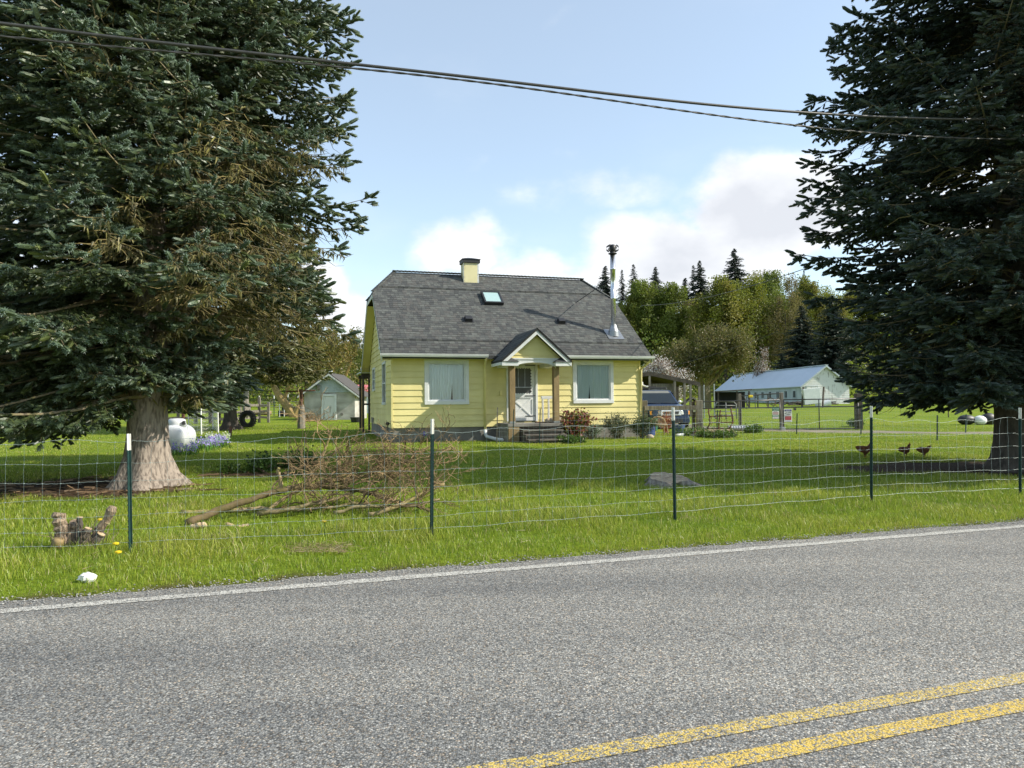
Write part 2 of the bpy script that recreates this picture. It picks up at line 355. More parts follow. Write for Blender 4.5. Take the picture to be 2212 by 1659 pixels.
S_ = RN[0] * X + RN[1] * Y; sl = np.maximum(soil(X, Y), ((S_ > 6.0) & (S_ < 6.62)) * .8); g.add(np.stack([X, Y, Z], -1).reshape(-1, 3), np.stack([i, i + 1, i + nx + 1, i + nx], -1), np.stack([sl, sl, sl], -1).reshape(-1, 3))
structure(g.build("ground", ground_material(), smooth=True))
# ------------------------------------------------------------------ road
def asphalt(name, paint=None, wear=.5):
    m = bpy.data.materials.new(name); N, L = nt(m); b = N['Principled BSDF']; b.inputs['Roughness'].default_value = .85; b.inputs['Specular IOR Level'].default_value = .3
    tc = N.new('ShaderNodeTexCoord'); vo = node(N, 'ShaderNodeTexVoronoi', Scale=104.0); L.new(tc.outputs['Object'], vo.inputs['Vector'])
    sc_ = N.new('ShaderNodeSeparateColor'); L.new(vo.outputs['Color'], sc_.inputs[0])
    rp = ramp(N, [(.0, (.125, .128, .128)), (.30, (.17, .173, .172)), (.55, (.22, .222, .218)), (.80, (.30, .298, .285)), (.93, (.40, .39, .36)), (1.0, (.54, .53, .50))]); L.new(sc_.outputs[0], rp.inputs[0])
    hue = ramp(N, [(.0, (1, 1, 1)), (.72, (1, 1, 1)), (.86, (1.1, .98, .82)), (1, (1.05, .86, .74))]); L.new(sc_.outputs[1], hue.inputs[0])
    mx = N.new('ShaderNodeMix'); mx.data_type = 'RGBA'; mx.blend_type = 'MULTIPLY'; mx.inputs[0].default_value = 1; L.new(rp.outputs[0], mx.inputs[6]); L.new(hue.outputs[0], mx.inputs[7])
    ed = ramp(N, [(.0, (1, 1, 1)), (.42, (1, 1, 1)), (.80, (.34, .35, .36))]); L.new(vo.outputs['Distance'], ed.inputs[0])
    m2 = N.new('ShaderNodeMix'); m2.data_type = 'RGBA'; m2.blend_type = 'MULTIPLY'; m2.inputs[0].default_value = 1; L.new(mx.outputs[2], m2.inputs[6]); L.new(ed.outputs[0], m2.inputs[7])
    big = node(N, 'ShaderNodeTexNoise', Scale=.55, Detail=5.0); mp = N.new('ShaderNodeMapping'); mp.inputs['Rotation'].default_value = (0, 0, R(-17.93)); mp.inputs['Scale'].default_value = (.25, 1.6, 1)
    L.new(tc.outputs['Object'], mp.inputs[0]); L.new(mp.outputs[0], big.inputs['Vector'])
    rb = ramp(N, [(.34, (.74, .75, .76)), (.66, (1.24, 1.22, 1.17))]); L.new(big.outputs[0], rb.inputs[0])
    m3 = N.new('ShaderNodeMix'); m3.data_type = 'RGBA'; m3.blend_type = 'MULTIPLY'; m3.inputs[0].default_value = 1; L.new(m2.outputs[2], m3.inputs[6]); L.new(rb.outputs[0], m3.inputs[7]); out = m3.outputs[2]
    if paint:
        n = node(N, 'ShaderNodeTexNoise', Scale=26.0, Detail=4.0, Roughness=.7); L.new(tc.outputs['Object'], n.inputs['Vector'])
        ad = N.new('ShaderNodeMath'); ad.operation = 'ADD'; L.new(sc_.outputs[2], ad.inputs[0]); L.new(n.outputs[0], ad.inputs[1])
        rr = ramp(N, [(max(0, wear - .10), (0, 0, 0)), (wear + .10, (1, 1, 1))]); dv = N.new('ShaderNodeMath'); dv.operation = 'MULTIPLY'; dv.inputs[1].default_value = .55; L.new(ad.outputs[0], dv.inputs[0]); L.new(dv.outputs[0], rr.inputs[0])
        pv = N.new('ShaderNodeMix'); pv.data_type = 'RGBA'; pv.blend_type = 'MULTIPLY'; pv.inputs[0].default_value = .75; pv.inputs[6].default_value = (*paint, 1); L.new(ed.outputs[0], pv.inputs[7])
        m4 = N.new('ShaderNodeMix'); m4.data_type = 'RGBA'; L.new(rr.outputs[0], m4.inputs[0]); L.new(out, m4.inputs[6]); L.new(pv.outputs[2], m4.inputs[7]); out = m4.outputs[2]
    L.new(out, b.inputs['Base Color'])
    iv = N.new('ShaderNodeMath'); iv.operation = 'SUBTRACT'; iv.inputs[0].default_value = 1; L.new(vo.outputs['Distance'], iv.inputs[1])
    bp = node(N, 'ShaderNodeBump', Strength=.55, Distance=.006); L.new(iv.outputs[0], bp.inputs['Height']); L.new(bp.outputs[0], b.inputs['Normal'])
    return m
def strip(name, s0, s1, z, m, t0=-320, t1=320, wob=0.0, step=4.0):
    ts = np.concatenate([np.arange(t0, -16, step * 3), np.arange(-16, 18, .12 if wob else step), np.arange(18, t1 + 1, step * 3)])
    w0 = s0 + 0 * ts; w1 = s1 + wob * (np.sin(ts * 2.1) * .5 + np.sin(ts * 5.3 + 1) * .35 + np.sin(ts * 13.7) * .3 + RNG.uniform(-.5, .5, len(ts)))
    P = np.concatenate([ts[:, None] * RD + w0[:, None] * RN, ts[:, None] * RD + w1[:, None] * RN]); n = len(ts); k = np.arange(n - 1)
    b = MB(); b.add(np.c_[P, np.full(len(P), z)], np.stack([k, k + 1, n + k + 1, n + k], -1)); return structure(b.build(name, m))
strip("road", -1.4, 6.5, 0.0, asphalt("chip_seal_asphalt"), wob=.05)
strip("road_edge_line", 6.14, 6.27, .004, asphalt("worn_white_line", (.60, .585, .53), .53), wob=.02)
strip("road_centre_line", 2.795, 2.905, .004, asphalt("worn_yellow_line", (.60, .445, .12), .55))
strip("road_centre_line", 2.545, 2.655, .004, asphalt("yellow_line_paint", (.60, .43, .10), .47))
# gravel drive through the gates
gm_ = mat('drive_gravel', (.235, .20, .135), (.14, .13, .085), rough=.95, scale=1.2, bump=.5, bscale=45, detail=9)
def path(name, pts, w, m, lift=.012):
    P = np.array(pts, float); t = np.linspace(0, 1, len(P)); tt = np.linspace(0, 1, 70); C = np.stack([np.interp(tt, t, P[:, k]) for k in (0, 1)], 1)
    T = np.gradient(C, axis=0); T /= np.linalg.norm(T, axis=1, keepdims=True); Nn = np.stack([-T[:, 1], T[:, 0]], 1)
    b = MB(); cols = 5; V = []
    for j in range(cols):
        o = (j / (cols - 1) - .5) * w * (1 + .12 * np.sin(tt * 40 + j)); q = C + Nn * o[:, None]
        V.append(np.c_[q, zt(q[:, 0], q[:, 1]) + lift - (.014 if j in (0, cols - 1) else 0)])
    n = len(tt)
    for j in range(cols): b.add(V[j], np.zeros((0, 4), int))
    k = np.arange(n - 1)
    for j in range(cols - 1): b.f.setdefault(4, []).append(np.stack([j * n + k, j * n + k + 1, (j + 1) * n + k + 1, (j + 1) * n + k], -1)[:, ::-1])
    return structure(b.build(name, m, smooth=True))
path("driveway", [(40, 23.5), (20, 26.2), (16, 27.6), (13, 29.3), (10.5, 31), (8.6, 33), (7.6, 37), (6.5, 44)], 2.6, gm_)
# ================================================================== GRASS
def blades(n, s0, s1, hgt, wid, seed, far=False, keep=lambda x, y: np.ones(len(x), bool)):
    r = np.random.default_rng(seed); out = []
    t = r.uniform(-22, 30, n * 2); s = r.uniform(s0, s1, n * 2)
    x = t * RD[0] + s * RN[0]; y = t * RD[1] + s * RN[1]
    k = (s + .12 * lump(x * 3.1, y * 2.7) + .06 * lump(x * 9, y * 8) > 6.50) & (np.abs(x) < .78 * y + .8) & (y > 3) & keep(x, y) & (r.random(len(x)) > soil(x, y)); x, y, s = x[k][:n], y[k][:n], s[k][:n]; m = len(x)
    cl = lump(x * 1.9, y * 1.9); c2 = lump(x * 6.3 + 4, y * 6.3)
    edge = sstep(s + .10 * lump(x * 4.1, y * 3.3) + .05 * lump(x * 11, y * 9), 6.42, 6.85)
    h = hgt * (1 + .45 * cl + .35 * c2) * r.uniform(.55, 1.35, m) * (.35 + .65 * edge); h = np.maximum(h, .018)
    a = r.uniform(0, 2 * np.pi, m); lean = r.uniform(.15, .75, m) * h; w = wid * r.uniform(.7, 1.3, m)
    ca = r.uniform(0, 2 * np.pi, m); P = np.stack([x, y, zt(x, y) - .01], -1)
    sd = np.stack([np.cos(ca), np.sin(ca), 0 * ca], -1) * w[:, None] * .5; ld_ = np.stack([np.cos(a) * lean, np.sin(a) * lean, h], -1)
    mid = P + ld_ * np.array([.35, .35, .6]); tip = P + ld_
    bald = lump(x * .9 + 3, y * 2.2) + .6 * lump(x * 3.1, y * 3.7); h = np.where(bald > .75, h * .55, h)
    V = np.stack([P - sd, P + sd, mid + sd * .75, mid - sd * .75, tip], 1).reshape(-1, 3)
    b5 = np.arange(m)[:, None] * 5
    pal = np.array([(.18, .27, .024), (.255, .335, .034), (.335, .37, .055), (.43, .40, .13), (.12, .195, .02)])
    pick = np.clip(cl * .5 + .5 + r.normal(0, .24, m), 0, .999)
    base = np.where((pick < .28)[:, None], pal[0], np.where((pick < .62)[:, None], pal[1], pal[2]))
    dry = r.random(m) < (.05 + .12 * (1 - edge) + .05 * (c2 > .45) + .28 * (bald > .85)); base = np.where(dry[:, None], np.array([.42, .36, .17]), base)
    base = np.where((r.random(m) < .10)[:, None], pal[4], base)
    base = base * r.uniform(.8, 1.2, m)[:, None]
    c = np.repeat(base, 5, 0)
    return V, b5 + np.array([[0, 1, 2, 3]]), b5 + np.array([[3, 2, 4]]), c
def off_drive(x, y):
    cx = np.interp(x, [6.5, 7.6, 8.6, 10.5, 13, 16, 20, 40], [44, 37, 33, 31, 29.3, 27.6, 26.2, 23.5]); return ~((np.abs(y - cx) < 1.25) & (x > 7))
gb = MB()
for (n, s0, s1, hh, ww, sd) in ((130000, 6.36, 8.9, .072, .0052, 1), (130000, 8.6, 13, .070, .0075, 2), (120000, 12.5, 18, .046, .010, 3), (110000, 17.5, 27, .040, .013, 4), (40000, 26, 45, .045, .024, 6), (15000, 7.7, 9.0, .13, .0065, 5)):
    V, q, t, c = blades(n, s0, s1, hh, ww, sd, keep=off_drive)
    base = gb.n; gb.add(V, q, c); gb.f.setdefault(3, []).append(t + base)
stuff(gb.build("grass", M['grass']), "bright green grass of the verge and front lawn", "grass")
# ================================================================== THE HOUSE
HZ = .25; HRZ = math.atan2(.2756, .961); HW = 8.93; HD = 8.3
house = thing("yellow_house", "small yellow lap-sided house with grey shingle roof and white trimmed windows", "house", (-3.95, 23.44, HZ), HRZ)
def roofz(b): return 3.23 + .776 * b          # top of the front slope, house-local height
b_ = MB(); b_.box((.03, .03, -.35), (HW - .03, HD - .03, .49)); b_.build("foundation", M['concrete'], house, bevel=.01)
EXP = 2.30 / 11
def lap(mb, wmap, x0f, x1f, z0, z1, openings):
    """lap boards: wmap(x, z, off) -> local point; x range as function of z; openings (x0,x1,z0,z1)"""
    k = 0; z = z0
    while z < z1 - 1e-6:
        zb, zt_ = z, min(z + EXP, z1); cuts = sorted({zb, zt_} | {q for o in openings for q in (o[2], o[3]) if zb < q < zt_})
        tone = 1 + random.uniform(-.06, .04)
        for a, c in zip(cuts[:-1], cuts[1:]):
            zm = (a + c) / 2; segs = [(x0f, x1f)]
            for o in openings:
                if o[2] < zm < o[3]:
                    ns = []
                    for f0, f1 in segs:
                        if o[1] <= f0(zm) or o[0] >= f1(zm): ns.append((f0, f1))
                        else: ns += [(f0, (lambda q, v=o[0]: v)), ((lambda q, v=o[1]: v), f1)]
                    segs = ns
            for f0, f1 in segs:
                if f1(zm) - f0(zm) < .005: continue
                oa = .026 - .022 * (a - zb) / EXP; oc = .026 - .022 * (c - zb) / EXP
                V = [wmap(f0(a), a, oa), wmap(f1(a), a, oa), wmap(f1(c), c, oc), wmap(f0(c), c, oc), wmap(f0(a), a, -.01), wmap(f1(a), a, -.01)]
                F = [(0, 1, 2, 3)] + ([(4, 5, 1, 0)] if a == zb else [])
                mb.add(V, F, (tone, tone, tone))
        z = zt_
C0 = lambda q: 0.0
WL = (1.19, 2.46, 1.36, 2.64); WR = (6.46, 7.77, 1.36, 2.64); DR = (3.98, 4.94, .62, 2.63)
front = MB(); lap(front, lambda x, z, o: (x, -o, z), C0, lambda q: HW, .48, 2.80, [WL, WR, DR])
WS1 = (1.78, 2.74, 1.34, 2.70); WS2 = (5.9, 6.8, 1.9, 2.70); WA = (3.0, 3.9, 3.45, 4.5)
gx0 = lambda z: 0.0 if z < 3.0 else max(0.0, (z - 3.05) / .776); gx1 = lambda z: HD - gx0(z)
lap(front, lambda x, z, o: (-o, x, z), gx0, gx1, .48, 5.52, [WS1, WS2, WA])
lap(front, lambda x, z, o: (HW + o, HD - x, z), gx0, gx1, .48, 5.52, [])
lap(front, lambda x, z, o: (HW - x, HD + o, z), C0, lambda q: HW, .48, 2.80, [])
front.build("wall", M['yellow'], house)
for x, y in ((-.03, -.03), (HW - .03, -.03)): b_ = MB(); b_.box((x, y, .47), (x + .06, y + .06, 2.8)); b_.build("corner_board", M['yellow'], house)
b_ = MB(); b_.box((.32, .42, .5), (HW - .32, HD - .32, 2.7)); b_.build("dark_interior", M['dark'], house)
# ---------------------------------------------------------------- windows
def picture_window(o, gap):
    x0, x1, z0, z1 = o
    fr = MB(); t = .12; yo, yi = -.055, .02
    for lo, hi in (((x0 - t, yo, z1), (x1 + t, yi, z1 + t)), ((x0 - t, yo - .012, z0 - t), (x1 + t, yi, z0)), ((x0 - t, yo + .004, z0), (x0, yi, z1)), ((x1, yo + .004, z0), (x1 + t, yi, z1))): fr.box(lo, hi)
    f = fr.build("window", M['white'], house, bevel=.006)
    s_ = MB(); q = .045                          # inner sash
    for lo, hi in (((x0, -.02, z1 - q), (x1, .05, z1)), ((x0, -.02, z0), (x1, .05, z0 + q)), ((x0, -.018, z0 + q), (x0 + q, .05, z1 - q)), ((x1 - q, -.018, z0 + q), (x1, .05, z1 - q))): s_.box(lo, hi)
    s_.build("sash", M['white'], f, bevel=.004)
    MB().poly([(x0 + q, .02, z0 + q), (x1 - q, .02, z0 + q), (x1 - q, .02, z1 - q), (x0 + q, .02, z1 - q)]).build("pane", M['glass'], f)
    c = MB()
    for a, b2, e in ((x0, x0 + (x1 - x0) * gap, 1), (x0 + (x1 - x0) * gap, x1, -1)):
        n = 90; u = np.linspace(0, 1, n); rows = 9; V = []
        for r in range(rows):
            w = r / (rows - 1); pull = .055 * max(0, (1 - w) - .45) ** 1.2 * 2     # a slit opening near the bottom
            aa, bb = (a, b2 - pull) if e == 1 else (a + pull * .35, b2)
            xx = aa + (bb - aa) * u
            yy = .066 + .016 * np.sin(u * 58 + w * .8) + .015 * np.sin(u * 97 + 1.7) + .012 * np.sin(u * 23)
            V.append(np.stack([xx, yy, np.full(n, z0 + (z1 - z0) * w)], 1))
        i = (np.arange(rows - 1)[:, None] * n + np.arange(n - 1)).ravel(); c.add(np.vstack(V), np.stack([i, i + 1, i + n + 1, i + n], -1))
    c.build("curtain", M['curtain'], f, smooth=True)
    return f
picture_window(WL, .66); picture_window(WR, .42)
def side_window(o, dark=True):
    y0, y1, z0, z1 = o; t = .09; f = MB()
    for lo, hi in (((-.05, y0 - t, z1), (.02, y1 + t, z1 + t)), ((-.062, y0 - t, z0 - t), (.02, y1 + t, z0)), ((-.046, y0 - t, z0), (.02, y0, z1)), ((-.046, y1, z0), (.02, y1 + t, z1)), ((-.03, y0, (z0 + z1) / 2 - .03), (.02, y1, (z0 + z1) / 2 + .03))): f.box(lo, hi)
    w = f.build("window", M['white'], house, bevel=.005)
    MB().poly([(.012, y0, z0), (.012, y0, z1), (.012, y1, z1), (.012, y1, z0)]).build("pane", M['glass'], w)
side_window(WS1); side_window(WS2); side_window(WA)
# ---------------------------------------------------------------- main roof with clipped gables
A0, A1, BE, BC, BR = -.38, HW + .33, -.42, 2.87, HD / 2
RA0, RA1 = .556, HW - .556
def arange_(b):
    if b <= BC: return A0, A1
    t = (b - BC) / (BR - BC); return A0 + (RA0 - A0) * t, A1 + (RA1 - A1) * t
roof = MB(); T = .05
def P_(a, b, dz=0): return (a, b, roofz(b) + dz)
core = [P_(A0, BE, -T), P_(A1, BE, -T), P_(A1, BC, -T), P_(RA1, BR, -T), P_(RA0, BR, -T), P_(A0, BC, -T)]
roof.slab(core, (0, 0, -.10), (.5, .5, .5))
back = [(a, HD - b, z) for a, b, z in core][::-1]; roof.slab(back, (0, 0, -.10), (.5, .5, .5))
for a_, ra in ((A0, RA0), (A1, RA1)):
    tri = [P_(a_, BC, -T), P_(ra, BR, -T), (a_, HD - BC, roofz(BC) - T)]; roof.slab(tri if a_ > 1 else tri[::-1], (0, 0, -.08), (.5, .5, .5))
ROW = .145; SL = math.hypot(1, .776); nrow = int((BR - BE) * SL / ROW)
tones = [(.70, .72, .73), (.84, .87, .86), (1.0, 1.02, .99), (1.14, 1.16, 1.10), (1.25, 1.27, 1.2), (.92, .88, .86), (1.05, 1.0, .95), (.60, .62, .64)]
for side in (0, 1):
    for r in range(nrow):
        b0 = BE + r * ROW / SL; b1 = min(b0 + ROW / SL + .004, BR); lo, hi = arange_((b0 + b1) / 2); x = lo - random.uniform(0, .3)
        dark = .80 if r < 5 else 1.0
        lift = .012 + (.055 if r in (6, nrow - 8) and side == 0 else 0)        # two courses have lifted
        while x < hi:
            w = random.uniform(.10, .22); xa, xb = max(x, lo), min(x + w - .006, hi); x += w
            if xb - xa < .02: continue
            tt = np.array(random.choice(tones)) * dark * random.uniform(.93, 1.07); l2 = lift + random.choice((0, 0, .006, .009))
            jb = random.choice((0, 0, 0, .012))
            V = [(xa, b0 - jb, roofz(b0 - jb) - T + l2), (xb, b0 - jb, roofz(b0 - jb) - T + l2), (xb, b1, roofz(b1) - T + .004), (xa, b1, roofz(b1) - T + .004), (xa, b0 - jb, roofz(b0 - jb) - T - .002), (xb, b0 - jb, roofz(b0 - jb) - T - .002)]
            if side: V = [(a, HD - b, z) for a, b, z in V]; F = [(3, 2, 1, 0), (0, 1, 5, 4)]
            else: F = [(0, 1, 2, 3), (4, 5, 1, 0)]
            roof.add(V, F, tt)
for a_, ra, s in ((A0, RA0, 1), (A1, RA1, -1)):      # shingles of the clipped ends
    n = 11
    for r in range(n):
        t0, t1 = r / n, (r + 1) / n
        q0 = np.array(P_(a_ + (ra - a_) * t0, BC + (BR - BC) * t0)); q1 = np.array(P_(a_ + (ra - a_) * t1, BC + (BR - BC) * t1))
        L0 = HD - 2 * q0[1]; L1 = HD - 2 * q1[1]; m = max(2, int(L0 / .26))
        for k in range(m):
            f0, f1 = k / m, (k + 1) / m
            V = [q0 + (0, L0 * f0, -T + .012), q0 + (0, L0 * f1, -T + .012), q1 + (0, L1 * f1, -T + .003), q1 + (0, L1 * f0, -T + .003)]
            roof.add(V if s < 0 else V[::-1], [(0, 1, 2, 3)], random.choice(tones))
rf = roof.build("roof", M['shingle'], house)
cap = MB()
def caprow(p, q, w=.11):
    p = np.array(p); q = np.array(q); n = int(np.linalg.norm(q - p) / .15)
    for k in range(n):
        a = p + (q - p) * k / n; b = p + (q - p) * (k + 1.15) / n
        cap.beam(a + (0, 0, -.005), b + (0, 0, -.018), w * 2, .03, c=random.choice(tones))
caprow(P_(RA0 - .05, BR, .01), P_(RA1 + .05, BR, .01), .10)
for bb in (lambda b: b, lambda b: HD - b):
    caprow((A0, bb(BC), roofz(BC) - .02), (RA0, bb(BR), roofz(BR) - .02), .07); caprow((A1, bb(BC), roofz(BC) - .02), (RA1, bb(BR), roofz(BR) - .02), .07)
cap.build("ridge_cap", M['shingle'], rf)
# barge boards, soffits, gutters
for a_ in (A0, A1):
    tr = MB()
    for f in (lambda b: b, lambda b: HD - b):
        tr.beam((a_ + (.016 if a_ < 0 else -.016), f(BE + .02), roofz(BE + .02) - .20), (a_ + (.016 if a_ < 0 else -.016), f(BC), roofz(BC) - .20), .03, .15)
    tr.box((a_ - .015 if a_ > 0 else a_, BC, roofz(BC) - .26), (a_ if a_ > 0 else a_ + .015, HD - BC, roofz(BC) - .13)); tr.build("barge_board", M['white'], house)
sf = MB()
for x0, x1 in ((A0 + .03, -.03), (HW + .03, A1 - .03)):
    for f in (lambda b: b, lambda b: HD - b):
        q = [(x0, f(BE + .05), roofz(BE + .05) - .24), (x1, f(BE + .05), roofz(BE + .05) - .24), (x1, f(BC), roofz(BC) - .24), (x0, f(BC), roofz(BC) - .24)]; sf.slab(q, (0, 0, -.015))
for y0, y1 in ((BE + .04, -.03), (HD + .03, HD - BE - .04)): sf.box((A0 + .04, y0, 2.78), (A1 - .04, y1, 2.795))
sf.build("soffit", M['yellow'], house)
def gutter_mesh(a0, a1, y, z):
    g = MB(); prof = [(0, 0), (.02, -.105), (.11, -.105), (.135, -.05), (.135, -.035), (.145, -.015), (.145, .0), (.132, .0), (.128, -.04), (.105, -.09), (.03, -.09), (.012, 0)]
    n = len(prof)
    V = [(a0, y - px, z + pz) for px, pz in prof] + [(a1, y - px, z + pz) for px, pz in prof]
    g.add(V, [tuple(range(n))[::-1], tuple(range(n, 2 * n))] + [(i, (i + 1) % n, n + (i + 1) % n, n + i) for i in range(n)])
    return g
gutter_mesh(A0 - .03, 3.16, -.40 + .03, 2.905).build("gutter", M['white'], house)
gutter_mesh(5.75, A1 + .05, -.40 + .03, 2.905).build("gutter", M['white'], house)
g2 = MB(); g2.box((A0 - .02, HD + .40, 2.79), (A1, HD + .52, 2.90)); g2.build("gutter", M['white'], house)
for x0, x1 in ((A0 + .04, 3.3), (5.65, A1 - .04)): fb_ = MB(); fb_.box((x0, BE + .03, 2.75), (x1, BE + .06, 2.86)); fb_.build("fascia", M['white'], house)
# downspout
d_ = MB(); d_.tube([(3.10, -.40, 2.80), (3.10, -.33, 2.70), (3.12, -.12, 2.52), (3.13, -.08, 2.40), (3.13, -.08, .35)], .045, 8); dn = d_.build("downspout", M['yellow'], house, smooth=True)
d_ = MB(); d_.tube([(3.13, -.08, .38), (3.13, -.09, .24), (3.16, -.16, .14), (3.45, -.55, .06), (3.9, -1.15, .03)], .06, 10); d_.build("drain_extension", M['white'], dn, smooth=True)
d_ = MB(); d_.tube([(A1 - .1, -.40, 2.80), (A1 - .12, -.33, 2.68), (HW + .04, -.08, 2.48), (HW + .04, -.06, 2.40), (HW + .04, -.06, .1)], .04, 8); d_.build("downspout", M['yellow'], house, smooth=True)
# ---------------------------------------------------------------- things on the roof (parts of the house)
def onroof(a, b, dz=0): return np.array((a, b, roofz(b) - T + .01 + dz))
RS = math.atan(.776)
def rooframe(a, b):
    return Mtr((a, b, roofz(b) - T + .01), 0, 0, RS)
k = MB(); Mr = rooframe(4.09, 2.63)
for lo, hi in (((-.37, -.44, 0), (.37, -.36, .13)), ((-.37, .36, 0), (.37, .44, .13)), ((-.37, -.36, 0), (-.30, .36, .128)), ((.30, -.36, 0), (.37, .36, .128))): k.box(lo, hi, Mr)
sk = k.build("skylight", M['black'], house, bevel=.006)
skm = bpy.data.materials.new("skylight_glass"); Nn_, Ln_ = nt(skm); q_ = Nn_['Principled BSDF']; q_.inputs['Base Color'].default_value = (.42, .58, .56, 1); q_.inputs['Roughness'].default_value = .12; q_.inputs['Metallic'].default_value = .25
k = MB(); k.box((-.30, -.36, .03), (.30, .36, .105), Mr); k.build("pane", skm, sk)
for a, b in ((2.89, 1.39), (6.44, 1.40)):
    k = MB(); Mr = rooframe(a, b); k.box((-.19, -.17, 0), (.19, .2, .012), Mr); k.box((-.14, -.13, .012), (.14, .13, .13), Mr, taper=.86)
    k.build("roof_vent", M['black'], house, bevel=.02)
M['paleyellow'] = mat('pale_yellow_panel', (.74, .68, .40), (.68, .62, .35), rough=.55, scale=2)
k = MB(); cx, cy = 3.53, 3.93; k.box((cx - .30, cy - .27, 6.0), (cx + .30, cy + .27, 6.80)); ch = k.build("chimney", M['paleyellow'], house)
for sx in (-1, 1):
    for sy in (-1, 1): k = MB(); k.box((cx + sx * .30 - .025 * (sx + 1) - .005, cy + sy * .27 - .03 * (sy + 1) / 1, 6.0), (cx + sx * .30 - .025 * (sx + 1) + .055, cy + sy * .27 - .03 * (sy + 1) + .06, 6.805)); k.build("corner_trim", M['white'], ch)
k = MB(); k.box((cx - .35, cy - .32, 6.81), (cx + .35, cy + .32, 6.95)); k.add([(cx - .38, cy - .35, 6.952), (cx + .38, cy - .35, 6.952), (cx + .38, cy + .35, 6.952), (cx - .38, cy + .35, 6.952), (cx - .08, cy, 7.06), (cx + .08, cy, 7.06)], [(0, 1, 5, 4), (1, 2, 5), (2, 3, 4, 5), (3, 0, 4), (3, 2, 1, 0)]); k.build("cap", M['black'], ch)
# stove pipe
px, py, pz = 8.29, .80, roofz(.80)
k = MB(); k.lathe([(.095, pz + .25), (.095, pz + 1.25), (.104, pz + 1.255), (.104, pz + 1.33), (.095, pz + 1.335), (.095, pz + 2.35), (.104, pz + 2.355), (.104, pz + 2.43), (.095, pz + 2.435), (.095, pz + 2.96)], 24, Mtr((px, py, 0))); sp_ = k.build("stove_pipe", M['steel'], house)
for p_ in sp_.data.polygons: p_.use_smooth = abs(p_.normal.z) < .5
k = MB(); k.lathe([(.20, pz - .14), (.185, pz + .06), (.13, pz + .22), (.112, pz + .30), (.098, pz + .31)], 20, Mtr((px, py, 0))); Mr = rooframe(px, py - .05); k.box((-.31, -.30, .004), (.31, .36, .02), Mr); k.build("flashing", M['galv'], sp_, smooth=False)
k = MB(); k.lathe([(.095, pz + 2.95), (.155, pz + 2.955), (.16, pz + 2.985), (.10, pz + 2.99), (.10, pz + 3.04), (.115, pz + 3.06), (.13, pz + 3.17), (.115, pz + 3.28), (.06, pz + 3.31)], 18, Mtr((px, py, 0)))
for s in (-1, 1):
    for e in (-1, 1): k.tube([(px + s * .12, py + e * .07, pz + 3.05), (px + s * .19, py + e * .08, pz + 3.10), (px + s * .205, py + e * .08, pz + 3.17), (px + s * .19, py + e * .08, pz + 3.24), (px + s * .12, py + e * .07, pz + 3.29)], .028, 6)
k.build("cap", M['black'], sp_, smooth=True)
k = MB(); k.tube([(px - .06, py, pz + 2.05), (7.44, 2.49, roofz(2.49) + .02)], .014, 6); k.build("brace_rod", M['black'], sp_)
# ---------------------------------------------------------------- door
k = MB()
for lo, hi in (((DR[0] - .08, -.07, .64), (DR[0], .03, DR[3] + .09)), ((DR[1], -.07, .64), (DR[1] + .08, .03, DR[3] + .09)), ((DR[0], -.068, DR[3]), (DR[1], .03, DR[3] + .088))): k.box(lo, hi)
k.build("door_frame", M['white'], house, bevel=.005)
dx0, dx1, dz0, dz1 = DR[0] + .01, DR[1] - .01, .66, DR[3] - .01
k = MB(); st = .11; mid = 1.52
for lo, hi in (((dx0, -.03, mid - .06), (dx1, .01, mid + .05)), ((dx0, -.028, dz0), (dx0 + st, .012, dz1)), ((dx1 - st, -.028, dz0), (dx1, .012, dz1)), ((dx0, -.03, dz1 - .12), (dx1, .01, dz1)), ((dx0, -.03, dz0), (dx1, .01, dz0 + .12)), ((dx0 + .05, -.012, dz0), (dx1 - .05, .008, mid))): k.box(lo, hi)
xa, xb, za, zb = dx0 + st, dx1 - st, dz0 + .14, mid - .08
k.beam((xa, -.02, za), (xb, -.02, zb), .05, .02, up=(0, 1, 0)); k.beam((xa, -.021, zb), (xb, -.021, za), .05, .02, up=(0, 1, 0))
for p, q in (((xa, za), (xb, za)), ((xb, za), (xb, zb)), ((xb, zb), (xa, zb)), ((xa, zb), (xa, za))): k.beam((p[0], -.02, p[1]), (q[0], -.02, q[1]), .018, .022, up=(0, 1, 0))
dd = k.build("screen_door", M['white'], house, bevel=.003)
k = MB(); n = 9                                    # scalloped edging round the screen
for j in range(n):
    zc = mid + .05 + (dz1 - .12 - mid - .05) * (j + .5) / n
    for x, s in ((xa, 1), (xb, -1)): k.lathe([(.045, -.0), (.045, .012)], 10, Mtr((x, -.012, zc), 0, 0, R(90)))
for j in range(8):
    xc = xa + (xb - xa) * (j + .5) / 8
    for z in (mid + .05, dz1 - .12): k.lathe([(.042, -.0), (.042, .012)], 10, Mtr((xc, -.014, z), 0, 0, R(90)))
k.build("scalloped_trim", M['white'], dd)
scr = mat('insect_screen', (.085, .088, .088), (.07, .072, .072), rough=.6, scale=3)
k = MB(); k.box((xa - .02, .0, mid), (xb + .02, .006, dz1 - .08)); k.build("insect_screen", scr, dd)
k = MB()
for q in (.33, .66): k.box((xa + (xb - xa) * q - .008, -.006, mid + .3), (xa + (xb - xa) * q + .008, 0, dz1 - .1))
k.box((xa, -.007, mid + .28), (xb, -.001, mid + .31)); k.build("muntin", M['galv'], dd)
for z in (.82, mid, dz1 - .05): k = MB(); k.box((dx1 - .36, -.045, z - .012), (dx1 + .02, -.031, z + .012)); k.build("strap_hinge", M['black'], dd)
